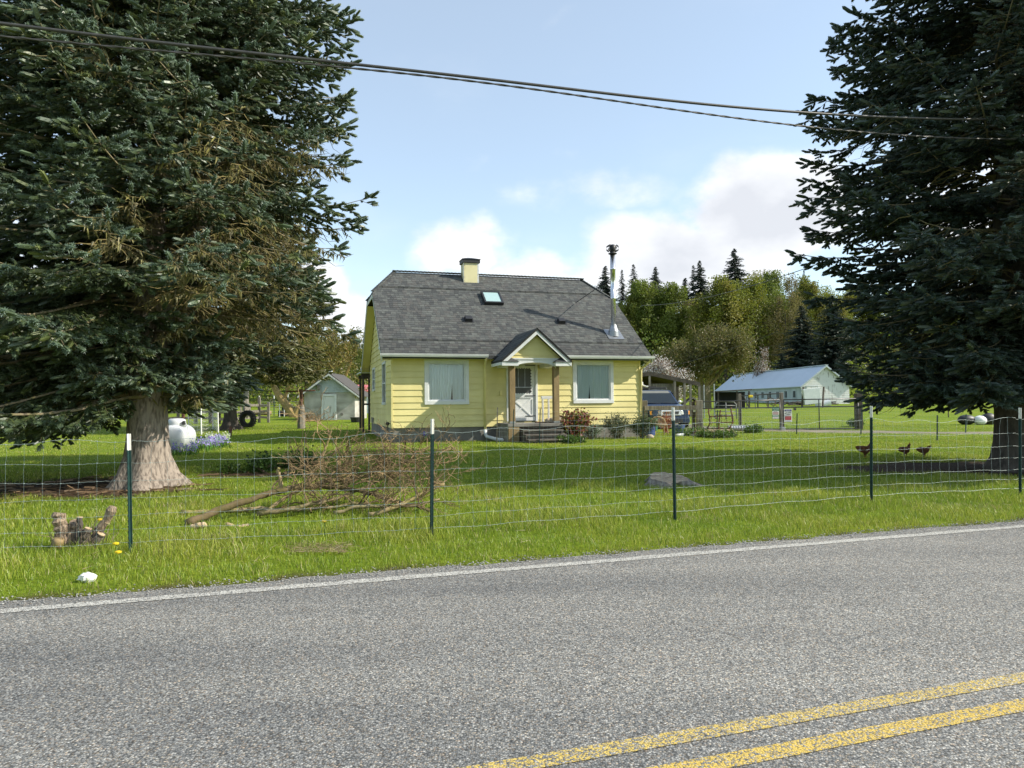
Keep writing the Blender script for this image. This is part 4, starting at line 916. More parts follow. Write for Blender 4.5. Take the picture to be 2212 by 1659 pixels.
for (k, u, v, Y, lb, sx) in (
    ('fresh', 1395, 620, 150, "bright green spring tree right behind the stove pipe", 1.05), ('fresh', 1452, 628, 148, "bright green spring tree below the short fir top", 1.0), ('spring', 1358, 660, 150, "low yellow-green tree at the right edge of the roof", .9),
    ('spring', 1570, 618, 142, "round yellow-green tree below the tallest fir", 1.15), ('spring2', 1635, 616, 145, "broad yellow-green tree right of the tallest fir", 1.0), ('bud', 1500, 655, 150, "brownish budding tree between two green crowns", .9),
    ('fresh', 1665, 600, 165, "mid green tree behind the broad yellow-green crown", .9), ('bud', 1648, 590, 190, "pale wispy tree on the skyline right of the tallest fir", .8), ('bud', 1720, 602, 175, "grey-brown budding tree near the right-hand spruce", .9),
    ('spring', 1750, 618, 150, "yellow tree glowing beside the right-hand spruce", .8), ('spring2', 1790, 640, 160, "yellow-green tree partly behind the right-hand spruce boughs", .9), ('bud', 1700, 640, 140, "dark brownish tree above the long white barn", .9),
    ('spring', 660, 720, 150, "olive tree above the shed, just right of the mossy spruce", 1.2), ('spring2', 705, 745, 160, "olive tree directly above the shed ridge", 1.0), ('bud', 748, 742, 190, "brownish tree between shed ridge and house", 1.0),
    ('fresh', 775, 760, 170, "green tree just left of the house gable edge", .9), ('spring', 600, 735, 150, "olive tree showing through the mossy spruce branches", 1.2), ('spring2', 520, 740, 165, "olive tree behind the mossy spruce trunk", 1.2)):
    plant(k, u, v, Y, lb, "spring_tree", G1, sx)
for (k, u, v, Y) in (('bud', 440, 745, 170), ('spring', 340, 740, 160), ('spring2', 230, 740, 170), ('fresh', 120, 740, 165), ('bud', 20, 730, 160), ('spring', -90, 720, 170), ('spring', 1850, 640, 165), ('fresh', 1930, 640, 160), ('bud', 2010, 640, 170), ('spring2', 2090, 650, 160), ('fresh', 2180, 640, 165), ('spring', 2280, 640, 165)):
    plant(k, u, v, Y, "pale spring tree seen only in gaps between the roadside spruce boughs", "spring_tree", G1, 1.2)
# dark conifers beside the barn
for (u, v, Y, lb, sx) in ((1735, 660, 112, "broad dark conifer behind the ridge of the long white barn", 1.35), (1800, 640, 108, "broad dark conifer behind the barn's gable end", 1.3), (1690, 765, 108, "small dark conifer at the left of the barn ridge", 1.5)):
    plant('fir', u, v, Y, lb, "conifer_tree", "dark conifers behind the barn", sx)
# undergrowth of the far wood, one mass
ug = MB(); r_ = np.random.default_rng(5); n = 120000; uu = r_.uniform(-250, 2450, n); yy = r_.uniform(120, 235, n); xx = (uu - 1106) / FPX * yy; kz = r_.random(n) ** 1.3
zz = zt(xx, yy) + kz * (8 + 4 * np.sin(xx * .11) + 3 * np.sin(xx * .29 + yy * .1)); P = np.stack([xx, yy, zz], 1)
pal = np.array([(.10, .14, .02), (.14, .155, .025), (.06, .085, .022), (.15, .125, .045)]); cl = np.clip(((np.sin(xx * .16 + 1) + np.sin(xx * .05 + yy * .12)) * .9 + 2 + r_.normal(0, .6, n)), 0, 3.99).astype(int)
c = pal[cl] * r_.uniform(.7, 1.3, (n, 1)); scatter(ug, LQ, P, r_.normal(size=(n, 3)), r_.uniform(.2, .5, n), c, c, r_)
stuff(ug.build("woodland_undergrowth", M['leaf']), "dense green undergrowth of the wood on the far hillside", "undergrowth")
# old apple tree in front of the barn
pA = np.array([xat(1521, 66), 66.0]); ap = thing("apple_tree", "big rounded old apple tree with thick trunk in front of the white barn", "tree", (*pA, tz(*pA)))
rng = np.random.default_rng(77); w = MB(); tips = []
w.tube([(0, 0, -.3), (.1, 0, .8), (.05, .1, 1.9)], [.62, .5, .46], 10)
for a in range(8):
    an = a * .8 + rng.uniform(-.2, .2); grow(rng, w, tips, np.array([.05, .1, 1.7]), unit(np.array([math.cos(an) * 1.1, math.sin(an) * 1.1, .75 + .5 * rng.random()])), 2.5, .17, 1, 5, spread=.55, up=.12, kids_=(2, 5), curve=.3, wc=(1.2, 1.15, .85), rmin=.018, shrink=.72)
w.build("trunk", M['limb'], ap)
tp = np.vstack([P[rng.integers(1, 5, 3)] for P, d in tips if d >= 2]); tp = tp[(tp[:, 2] > 1.2)]
sel = tp[rng.integers(0, len(tp), 30000)] + rng.normal(0, .27, (30000, 3)) - np.array([0, 0, .12]); m = MB(); leaves(m, rng, sel, .10, [(.115, .12, .022), (.14, .125, .035), (.085, .10, .02), (.17, .15, .06)]); m.build("crown", M['leaf'], ap)
e = np.abs(np.vstack([P for P, d in tips])[:, :2]).max(); ztop = np.vstack([P for P, d in tips])[:, 2].max()
want_r = 107 / FPX * 66; want_h = at(1540, 694, 66)[2] - tz(*pA); ap.scale = (want_r / e * 1.12, want_r / e * 1.12, want_h / ztop)
# blossoming trees
def blossom(name, label, u, vtop, Y, wpx, seed, n=5000):
    n = n * 2; loc = (xat(u, Y), Y, tz(xat(u, Y), Y)); o = thing(name, label, "tree", loc); rng = np.random.default_rng(seed); w = MB(); tips = []
    grow(rng, w, tips, np.array([0, 0, 0.0]), np.array([0, 0, 1.0]), 1.3, .12, 0, 5, spread=.75, up=.1, kids_=(3, 5), curve=.3, wc=(.9, .75, .6), rmin=.012, shrink=.78)
    w.build("trunk", M['twig'], o); tp = np.vstack([P[rng.integers(0, 5, 4)] for P, d in tips if d >= 2]); sel = tp[rng.integers(0, len(tp), n)] + rng.normal(0, .12, (n, 3)); m = MB()
    leaves(m, rng, sel, .055, [(.70, .68, .67), (.60, .56, .55), (.74, .72, .70), (.30, .22, .17), (.40, .33, .28)], LQ, .15); m.build("blossom", M['petal'], o)
    al = np.vstack([P for P, d in tips]); s = (at(u, vtop, Y)[2] - loc[2]) / al[:, 2].max(); sx = wpx / 2 / FPX * Y / np.abs(al[:, :2]).max(); o.scale = (sx * 1.1, sx * 1.1, s)
blossom("cherry_tree", "pale pink-white blossoming tree behind the pole shed roof", 1425, 764, 60, 125, 91, 4200)
blossom("cherry_tree", "white blossoming tree between the apple tree and dark conifer", 1648, 742, 95, 46, 95, 900)
# leaning bare fruit tree left of the garden shed
pF = np.array([xat(628, 60), 60.0]); bt = thing("bare_tree", "leaning bare fruit tree with mossy trunk growing behind the stacked tyres", "tree", (*pF, tz(*pF)))
rng = np.random.default_rng(101); w = MB(); tips = []
w.tube([(.5, 0, -.2), (-.2, 0, .8), (-1.0, .1, 1.8), (-1.5, .2, 2.6)], [.42, .36, .30, .24], 9, True, (1.6, 1.35, .95)); w.tube([(.4, 0, .2), (.9, 0, 1.2), (1.7, -.1, 1.6), (2.6, -.1, 1.3), (3.4, 0, .9)], [.34, .30, .26, .22, .18], 8, True, (1.8, 1.5, 1.05))
for org, dv, L0, r0 in (((-1.5, .2, 2.5), (-.3, 0, 1), 2.6, .17), ((-.6, .1, 1.4), (.5, .1, 1), 3.2, .16), ((1.6, -.1, 1.6), (.35, .2, 1), 3.0, .14), ((.9, 0, 1.2), (.75, -.2, .9), 3.4, .15), ((2.2, 0, 1.4), (.9, .2, .7), 2.8, .12)):
    grow(rng, w, tips, np.array(org), unit(np.array(dv, float)), L0, r0, 1, 5, spread=.5, up=.16, kids_=(2, 5), curve=.25, wc=(1.35, 1.15, .7), rmin=.013, shrink=.74)
w.build("trunk", M['limb'], bt); tp = np.vstack([P[rng.integers(1, 5, 3)] for P, d in tips if d >= 3]); sel = tp[rng.integers(0, len(tp), 3600)] + rng.normal(0, .2, (3600, 3)); m = MB(); leaves(m, rng, sel, .13, [(.20, .17, .035), (.16, .15, .03), (.13, .14, .03)]); m.build("buds", M['leaf'], bt)
# second, paler trunk behind the mossy spruce
pT = gp(531, 893, 50); ct = thing("bare_tree", "pale grey trunk with ivy behind the upright tractor tyre", "tree", pT); w = MB(); w.tube([(0, 0, -.2), (0, 0, 1.5), (.1, 0, 4), (.3, .1, 8), (.2, 0, 12)], [.40, .30, .27, .2, .05], 10); w.build("trunk", M['greywood'], ct)
m = MB(); tips = []; w = MB(); rng = np.random.default_rng(7)
for z in np.linspace(3, 11, 12): grow(rng, w, tips, np.array([.15, 0, z]), unit(np.array([rng.normal(), rng.normal(), .35])), 1.7, .06, 2, 4, rmin=.012, wc=(1, .9, .7))
w.build("branches", M['limb'], ct); tp = np.vstack([P for P, d in tips]); sel = tp[rng.integers(0, len(tp), 1500)] + rng.normal(0, .25, (1500, 3)); leaves(m, rng, sel, .2, FRESH); m.build("leaves", M['leaf'], ct)
# ================================================================== SHRUBS, FLOWERS
def shrub(name, label, a, b, H, r, n, ls, pal, seed, stems=14, sc=(.8, .7, .6), local=True, tmpl=LQ, cat="shrub"):
    loc = hw(a, b, 0) if local else np.array([a, b, 0]); loc[2] = tz(loc[0], loc[1]); o = thing(name, label, cat, loc); rng = np.random.default_rng(seed); w = MB(); tips = []
    for k in range(stems):
        an = rng.uniform(0, 6.28); grow(rng, w, tips, np.array([rng.normal(0, .05), rng.normal(0, .05), 0]), unit(np.array([math.cos(an) * .55, math.sin(an) * .55, 1])), H * .45, .012, 1, 3, spread=.4, up=.2, kids_=(2, 4), rmin=.003, wc=sc)
    al = np.vstack([P for P, d in tips]); K_ = np.array((r / np.abs(al[:, :2]).max(), r / np.abs(al[:, :2]).max(), H / al[:, 2].max())); al = al * K_; w.v = [v * K_ for v in w.v]
    w.build("stems", M['twig'], o)["kind"] = "stuff"; m = MB(); P = al[rng.integers(0, len(al), n)] + rng.normal(0, r * .13, (n, 3)); P[:, 2] = np.abs(P[:, 2]); leaves(m, rng, P, ls, pal, tmpl); m.build("foliage", M['leaf'], o)
    return o
shrub("garden_shrub", "rounded shrub with reddish and yellow-green leaves right of the porch steps", 5.95, -1.15, .95, .62, 2600, .075, [(.26, .08, .06), (.22, .20, .03), (.13, .17, .025), (.30, .15, .07), (.18, .05, .05)], 201)
shrub("garden_shrub", "low silvery grey-green bush right of the red-leaved shrub", 6.75, -.85, .50, .40, 1500, .05, [(.20, .25, .17), (.26, .30, .22), (.13, .18, .11)], 203, tmpl=LT)
shrub("garden_shrub", "spiky dark green bush against the foundation under the right window", 7.75, -.70, .85, .55, 2400, .06, [(.075, .10, .045), (.11, .14, .07), (.15, .15, .09)], 207, tmpl=LT)
shrub("garden_shrub", "dark green bush at the right corner of the house", 8.65, -.75, .95, .50, 2400, .06, [(.06, .095, .035), (.10, .14, .05), (.055, .07, .03)], 211, tmpl=LT)
q = gp(1438, 935, 27); shrub("red_twig_shrub", "bare reddish-stemmed shrub in front of the parked car", q[0], q[1], 1.0, .55, 150, .05, [(.35, .22, .12)], 215, stems=26, sc=(2.1, .85, .65), local=False)
q = gp(778, 905, 37); shrub("climbing_vine", "leafy vine on the porch post beside the shed", q[0], q[1], 2.3, .35, 900, .12, FRESH + [(.2, .25, .03)], 217, stems=6, local=False, cat="vine")
for (u, v, lb, w_, h_, sd) in ((1480, 941, "low leafy weeds at the foot of the rail fence", .75, .12, 1), (1560, 945, "dark green weed clump in front of the lumber pile", .8, .13, 2), (1620, 935, "green weeds beside the silver pipe", .6, .22, 3), (640, 1010, "dark weed patch on the lawn left of the brush pile", .9, .16, 4), (560, 1018, "leafy weeds beside the spruce roots", .6, .16, 5), (1225, 957, "bright green weeds at the foot of the red-leaved shrub", .5, .14, 6), (1850, 922, "tall weeds by the dark gate post", .45, .35, 7)):
    q = gp(u, v, 25); shrub("weed_clump", lb, q[0], q[1], h_, w_, 1500, .045, [(.07, .13, .02), (.10, .17, .025), (.05, .09, .018)], 230 + sd, stems=8, local=False, cat="weeds")
def flowers(name, label, spots, n, col, h, seed, cat):
    rng = np.random.default_rng(seed); m = MB(); st = MB()
    P = []
    for (u0, u1, v0, v1) in spots:
        for _ in range(n):
            q = gp(rng.uniform(u0, u1), rng.uniform(v0, v1), 21); P.append(q)
    P = np.array(P); k = len(P); hh = h * rng.uniform(.6, 1.15, k)
    for p, z in zip(P, hh):
        e = p + np.array([rng.normal(0, .04), rng.normal(0, .04), z]); st.tube([p, (p + e) / 2, e], .004, 3, False, (.5, .9, .2))
    for L_ in range(7):
        w = .55 + .45 * L_ / 6; leaves(m, rng, P + np.array([0, 0, 1]) * (hh * w)[:, None] + rng.normal(0, .025, (k, 3)), .045, col, LQ, .2)
    g_ = MB(); gp_ = np.repeat(P, 7, 0) + rng.normal(0, .07, (k * 7, 3)) * np.array([1, 1, 0]); c = np.array([(.08, .16, .02)]) * rng.uniform(.6, 1.4, (k * 7, 1)); D = rng.normal(0, .35, (k * 7, 3)); D[:, 2] = 1
    scatter(g_, (np.array([(-.05, 0, 0), (.05, 0, 0), (0, .05, 1)], float), np.array([(0, 1, 2)]), np.zeros(3)), gp_, D, h * rng.uniform(.4, .9, k * 7), c, c, rng)
    root = thing(name, label, cat, P.mean(0) * np.array([1, 1, 1]))
    for mb, nm, mt in ((m, "petals", M['petal']), (st, "stems", M['leaf']), (g_, "leaves", M['leaf'])):
        mb.v = [v - np.array(root.location) for v in mb.v]; mb.build(nm, mt, root)["kind"] = "stuff"
flowers("bluebell_bed", "bed of violet-blue bluebells in front of the gas tank", [(350, 425, 972, 985), (420, 470, 966, 976), (455, 495, 958, 968)], 36, [(.34, .29, .62), (.42, .37, .70), (.27, .22, .52)], .30, 301, "flower bed")
flowers("white_flower_bed", "row of white flowers behind the bluebells, right of the gas tank", [(445, 497, 952, 958)], 34, [(.75, .75, .66), (.66, .66, .52)], .30, 303, "flower bed")
flowers("bluebell_bed", "single small violet bluebell clump under the left house window", [(917, 921, 954, 956)], 5, [(.28, .22, .62)], .42, 305, "flower bed")
for j, (u, v, lb) in enumerate(((250, 1215, "yellow dandelion left of the leftmost fence post"), (215, 1156, "yellow dandelion right of the cut stump"), (255, 1236, "pale yellow dandelion closest to the road"), (122, 1178, "orange-yellow dandelion in front of the cut stump"), (700, 1160, "yellow dandelion below the brush pile"))):
    q = gp(u, v, 8); o = thing("dandelion", lb, "flower", q, 0, "dandelions along the roadside fence"); a = MB(); a.tube([(0, 0, 0), (.01, 0, .1), (0, .01, .17)], .004, 4, False, (.2, .3, .05)); a.build("stem", M['leaf'], o)
    a = MB(); a.lathe([(.005, .165), (.028, .175), (.030, .187), (.012, .195)], 10); a.build("flower_head", M['yellowplastic'], o)
# ================================================================== ROADSIDE WIRE FENCE
PB_ = [(283, 1192, 937), (932, 1160, 905), (1458, 1122, 880), (1882, 1085, 877), (2203, 1068, 881)]
posts = []
for u, v, vt in PB_:
    Y_ = 10.0
    for _ in range(20): Y_ = 1.5 / ((v - (872 - .0083 * (u - 1106))) / FPX)
    b = at(u, v, Y_); t = at(u + (-5 if u == 283 else 2 if u == 932 else -4 if u == 1458 else 0), vt, Y_); b[2] = tz(b[0], b[1]); posts.append((b, t))
d0 = posts[1][0] - posts[0][0]; pl0 = posts[0][0] - d0 * 1.02; pl0[2] = tz(pl0[0], pl0[1]); pr0 = posts[4][0] + (posts[4][0] - posts[3][0]) * 1.05; pr0[2] = tz(pr0[0], pr0[1])
posts = [(pl0, pl0 + (0, 0, 1.25))] + posts + [(pr0, pr0 + (.03, 0, 1.4))]
fence = thing("wire_fence", "woven wire fence on green white-tipped steel posts along the road verge", "fence", (0, 0, 0))
def tpost(b, t, parent, tip=.17, w=.040):
    b = np.asarray(b, float); t = np.asarray(t, float); ax = unit(t - b); e = t - ax * tip
    m = MB(); m.beam(b - (0, 0, .1), e, w, .007, up=(0, 1, 0)); m.beam(b - (0, 0, .1) + np.array((0, -.016, 0)), e + np.array((0, -.016, 0)), .007, .034, up=(0, 1, 0))
    k = 0
    L_ = np.linalg.norm(e - b)
    for s in np.arange(.1, L_, .055): m.beam(b + ax * s + np.array((0, -.036, 0)), b + ax * (s + .02) + np.array((0, -.036, 0)), .012, .008, up=(0, 1, 0))
    p = m.build("post", M['tpost'], parent)
    m = MB(); m.beam(e, t, w, .0074, up=(0, 1, 0)); m.beam(e + np.array((0, -.016, 0)), t + np.array((0, -.016, 0)), .0074, .034, up=(0, 1, 0)); m.build("post_tip", M['tip'], p)
for b, t in posts: tpost(b, t, fence)
wr = np.random.default_rng(99)
HT = [.10, .24, .385, .56, .74, .93, 1.17]
for i, ((b0, t0), (b1, t1)) in enumerate(zip(posts[:-1], posts[1:])):
    m = MB(); off = np.array([RN[0], RN[1], 0]) * .035; Ls = np.linalg.norm(b1 - b0); n = int(Ls / .165)
    ph = wr.uniform(0, 6, 8); q = (t0[2] - b0[2] - 1.25) * .35; q1 = (t1[2] - b1[2] - 1.25) * .35; belly = wr.uniform(-.02, .02)
    wires = []
    for k, h in enumerate(HT):
        tt = np.linspace(0, 1, 4 * n + 1); base = b0[None] + (b1 - b0)[None] * tt[:, None] + off
        sag = -.035 * (k == 6) * np.sin(np.pi * tt) * wr.uniform(.2, 1.5) + .004 * np.sin(tt * 9 + ph[k]) + (.02 if k == 6 else .006) * np.sin(tt * 21 + ph[k] * 2)
        base[:, 2] += h + (q + (q1 - q) * tt) * h / 1.2 + sag + .0035 * np.sin(np.arange(len(tt)) * np.pi / 2 * 2 + .6); base[:, :2] += (RN[None] * (belly * np.sin(np.pi * tt)[:, None] * math.sin(h * 2.2)))
        wires.append(base); m.tube(base, .0017 if k in (0, 6) else .0013, 4, False)
    shear = .35 * math.sin(i * 2.1 + .4)
    for j in range(1, n):
        st = [w_[min(max(int(4 * j + shear * 3 * math.sin(j / n * 5 + i) * (k / 6.0) ** 1.5 + .5), 0), 4 * n)] for k, w_ in enumerate(wires)]
        st = np.array(st); mid = (st[:-1] + st[1:]) / 2 + wr.normal(0, .006, (6, 3)) * (1, .3, .2); P = np.empty((13, 3)); P[::2] = st; P[1::2] = mid
        m.tube(P, .0012, 3, False)
        for s_ in st: m.box((s_[0] - .004, s_[1] - .004, s_[2] - .0045), (s_[0] + .004, s_[1] + .004, s_[2] + .0045))
    m.build("wire_mesh", M['wire'], fence)
# ================================================================== OVERHEAD CABLES
def cable(name, label, pts, s, rad, strands=1):
    P = []
    for u, v in pts:
        d = ray(u, v); k = s / (RN[0] * d[0] + RN[1] * d[1]); P.append(CAM + d * k)
    P = np.array(P); e0 = P[0] - (P[1] - P[0]) * 3; e1 = P[-1] + (P[-1] - P[-2]) * 2.5 + np.array([0, 0, .6]); P = np.vstack([e0, P, e1])
    t = np.arange(len(P)); tt = np.linspace(0, len(P) - 1, 260)
    co = [np.polyfit(t, P[:, k], 4) for k in range(3)]; Q = np.stack([np.polyval(c, tt) for c in co], 1)
    m = MB()
    if strands == 1: m.tube(Q, rad, 8)
    else:
        L_ = np.concatenate([[0], np.cumsum(np.linalg.norm(np.diff(Q, axis=0), axis=1))]); tt2 = np.linspace(0, L_[-1], 1500); Q2 = np.stack([np.interp(tt2, L_, Q[:, k]) for k in range(3)], 1)
        nn = np.array([RN[0], RN[1], 0])
        for s_ in range(strands):
            a = tt2 * 13 + s_ * 2 * np.pi / strands; m.tube(Q2 + (np.cos(a)[:, None] * nn + np.sin(a)[:, None] * np.array([0, 0, 1])) * rad * .45, rad * .85, 6)
    return tag(m.build(name, M['cable'], None, smooth=True), label, "cable", "overhead cables along the road")
cable("overhead_cable", "upper black overhead cable crossing above the house", [(0, 41), (400, 94), (800, 153), (1150, 188), (1500, 215), (1800, 240), (2060, 262)], 9.4, .021)
cable("overhead_cable", "lower twisted black overhead cable parting from the upper one at the right", [(0, 72), (400, 113), (800, 160), (1150, 193), (1500, 236), (1800, 273), (2010, 300)], 9.4, .012, 2)
def wire(name, label, A_, B_, sag, rad):
    t = np.linspace(0, 1, 30)[:, None]; P = A_ * (1 - t) + B_ * t; P[:, 2] -= sag * 4 * (t * (1 - t))[:, 0]
    return tag(MB().tube(P, rad, 5).build(name, M['cable']), label, "wire")
wire("service_wire", "thin black wire rising from behind the house roof to the right-hand spruce", at(1385, 660, 34), at(1790, 562, 17.5), .28, .011)
wire("service_wire", "faint thin wire in front of the wood, above the apple tree", at(1400, 800, 52), at(1680, 716, 40), .25, .011)
# ================================================================== YARD BY THE ROAD
# gas tank
q = gp(383, 976, 21.5); tk = thing("propane_tank", "white horizontal gas tank with domed lid among bluebells", "gas tank", q, R(100)); m = MB(); Lh, rr = .60, .335; prof = [(.001, -Lh - rr * .72)]
for a in np.linspace(-80, 0, 8): prof.append((rr * math.cos(R(a)), -Lh + rr * .72 * math.sin(R(a))))
prof += [(rr, Lh)]
for a in np.linspace(10, 90, 8): prof.append((max(.001, rr * math.cos(R(a))), Lh + rr * .72 * math.sin(R(a))))
m.lathe(prof, 28, Mtr((0, 0, .41), 0, R(90))); m.build("tank_body", M['tankwhite'], tk, smooth=True)
m = MB(); m.lathe([(.235, .68), (.24, .83), (.225, .88), (.17, .91), (.001, .92)], 24, Mtr((-.05, 0, 0)) @ np.diag([1.15, .95, 1, 1])); m.build("lid", M['tankwhite'], tk, smooth=True)
m = MB(); m.box((-.30, -.245, .74), (-.12, -.20, .85)); m.build("lid_opening", M['black'], tk, bevel=.02)
for x in (-.36, .36): m = MB(); m.box((x - .06, -.25, 0), (x + .06, .25, .2)); m.build("foot", M['tankwhite'], tk)
m = MB(); m.tube([(-.2, -.26, .8), (-.26, -.33, .68), (-.28, -.36, .5)], .012, 6); m.build("hose", M['tankwhite'], tk)
# brush pile
bp = thing("brush_pile", "heap of cut bare branches lying on the lawn behind the fence", "brush pile", (0, 0, 0)); rng = np.random.default_rng(404)
def limb(pts, r0, r1, name="branch", c=(1.0, .95, .8)):
    P = np.array([at(u, v, Y_) for u, v, Y_ in pts]); P[:, 2] = np.maximum(P[:, 2], [tz(x, y) + .02 for x, y in P[:, :2]]); t = np.arange(len(P)); tt = np.linspace(0, len(P) - 1, 5 * len(P)); Q = np.stack([np.interp(tt, t, P[:, k]) for k in range(3)], 1)
    Q[2:-2] = (Q[:-4] + Q[1:-3] + Q[2:-2] + Q[3:-1] + Q[4:]) / 5; Q[1:-1] += rng.normal(0, .008, (len(Q) - 2, 3))
    m = MB(); m.tube(Q, np.linspace(r0, r1, len(Q)) * rng.uniform(.9, 1.12, len(Q)), 8, True, c); m.build(name, M['limb'], bp, smooth=True); return Q
L1 = limb([(402, 1134, 9.0), (470, 1102, 9.3), (560, 1072, 9.6), (640, 1050, 9.9), (690, 1048, 10.1), (760, 1056, 10.2), (840, 1078, 10.1), (930, 1104, 10.0)], .050, .022, c=(.62, .55, .42))
L2 = limb([(392, 1107, 9.8), (470, 1106, 9.9), (560, 1098, 10.0), (640, 1104, 10.0), (690, 1096, 10.0), (800, 1088, 10.2)], .035, .02, c=(1.5, 1.4, 1.2))
L3 = limb([(556, 1110, 9.5), (640, 1098, 9.6), (760, 1068, 10.2), (850, 1020, 10.6)], .036, .012)
L4 = limb([(796, 1112, 9.5), (850, 1098, 9.6), (905, 1070, 9.9), (960, 1045, 10.1)], .036, .014, c=(1.3, 1.2, 1.0))
L5 = limb([(580, 1100, 9.7), (612, 1076, 9.8), (640, 1062, 9.9), (700, 1038, 10.3), (800, 1026, 10.6)], .028, .02, c=(1.5, 1.35, 1.1))
L6 = limb([(665, 1040, 10.3), (690, 1000, 10.5), (705, 965, 10.6), (715, 930, 10.7)], .022, .01, c=(1.3, 1.2, .95))
L7 = limb([(700, 1052, 10.2), (780, 1030, 10.4), (860, 1000, 10.6), (930, 985, 10.7)], .028, .01)
L8 = limb([(720, 1108, 9.6), (790, 1092, 9.7), (880, 1095, 9.8), (950, 1078, 9.9)], .026, .01, c=(1.2, 1.15, 1.0))
m = MB(); tips = []
src = [L1[18:], L3[7:], L4[4:], L5[8:], L6, L7[3:], L7[5:], L2[14:], L8[5:], L1[22:], L7[2:]]
for k in range(100):
    Q = src[rng.integers(len(src))]; p = Q[rng.integers(len(Q))] + rng.normal(0, .12, 3) * (1.2, 1.2, .6); p[2] = max(p[2], .05)
    x = (p[0] - xat(660, 10.3)) / 2.0
    d = unit(np.array([rng.normal(.45, .6), rng.normal(0, .6), abs(rng.normal(.42, .5)) * (1.5 - .95 * min(max(x, 0), 1.3))]))
    grow(rng, m, tips, p, d, rng.uniform(.28, .52), rng.uniform(.007, .013), 2, 5, spread=.62, up=.04, kids_=(2, 4), curve=.5, wc=np.array((1.45, 1.3, 1.0)) * rng.uniform(.45, 1.3), rmin=.0032, shrink=.72)
tw = m.build("twigs", M['twig'], bp); tw["kind"] = "stuff"
for c_ in m.v: pass
# single sticks and chips
def stick(name, label, pts, r0, r1, mt, cat="stick"):
    P = np.array([at(u, v, Y_) for u, v, Y_ in pts]); t = np.linspace(0, 1, 14); tk_ = np.linspace(0, 1, len(P)); Q = np.stack([np.interp(t, tk_, P[:, k]) for k in range(3)], 1); Q[1:-1] += rng.normal(0, .006, (12, 3)); m = MB(); m.tube(Q, np.linspace(r0, r1, 14), 8, True, (1.6, 1.5, 1.25)); return tag(m.build(name, M[mt], None, smooth=True), label, cat)
stick("broken_stick", "pale broken stick standing upright in the grass left of the brush pile", [(608, 1058, 10.6), (606, 1035, 10.6), (600, 1020, 10.6), (603, 1010, 10.6)], .032, .024, 'limb')
stick("broken_stick", "split pale wood chunk in the grass below the long fallen branch", [(490, 1133, 8.95), (512, 1140, 8.9), (538, 1134, 8.95)], .032, .022, 'cutwood')
stick("broken_stick", "pale cut end of a branch lying at the lower left of the brush pile", [(412, 1140, 8.75), (430, 1136, 8.75), (445, 1132, 8.8)], .040, .034, 'cutwood')
M['cuttop'] = mat('weathered_cut_wood', (.44, .36, .25), (.22, .17, .11), rough=.9, scale=9, stretch=(1, 3, 1), bump=.4, detail=8)
# big low stump
q = gp(1443, 1046, 12.7); st_ = thing("tree_stump", "low weathered grey stump with spreading roots in front of the house", "stump", q); st_.scale = (.88, .88, .8); m = MB(); n = 36; th = np.arange(n) * 2 * np.pi / n
lob = 1 + .22 * np.cos(th * 3 + .5) + .14 * np.cos(th * 5 + 2) + .05 * np.cos(th * 11); V = []
for z, s in ((-.05, 1.15), (.02, 1.04), (.08, .93), (.14, .86), (.19, .82)):
    tl = (.155 + .075 * np.sin(th) - .02 * np.cos(th)) / .19; lb2 = 1 + (lob - 1) * (1.6 - 1.3 * z / .19); V.append(np.stack([np.cos(th) * .46 * s * lb2, np.sin(th) * .42 * s * lb2, z * tl + (RNG.uniform(-.012, .012, n) if z > .18 else 0)], 1))
i = np.arange(4)[:, None] * n; j = np.arange(n)[None]; k = (j + 1) % n; m.add(np.vstack(V), np.stack([i + j, i + k, i + n + k, i + n + j], -1).reshape(-1, 4)); m.build("stump_side", M['greywood'], st_, smooth=True)
m = MB(); top = V[-1]; c_ = top.mean(0); rings = [top, c_ + (top - c_) * .7 + (0, 0, .012), c_ + (top - c_) * .35 - (0, 0, .015)]; m.add(np.vstack(rings + [c_[None]]), [(r_ * n + a, r_ * n + (a + 1) % n, (r_ + 1) * n + (a + 1) % n, (r_ + 1) * n + a) for r_ in range(2) for a in range(n)] + [(2 * n + a, 2 * n + (a + 1) % n, 3 * n) for a in range(n)]); m.build("cut_top", M['cuttop'], st_)
M['splint'] = mat('splintered_wood', (.33, .25, .17), (.11, .08, .055), rough=.95, scale=14, stretch=(3, 3, .35), bump=.9, bscale=20, detail=9, lo=.38, hi=.58)
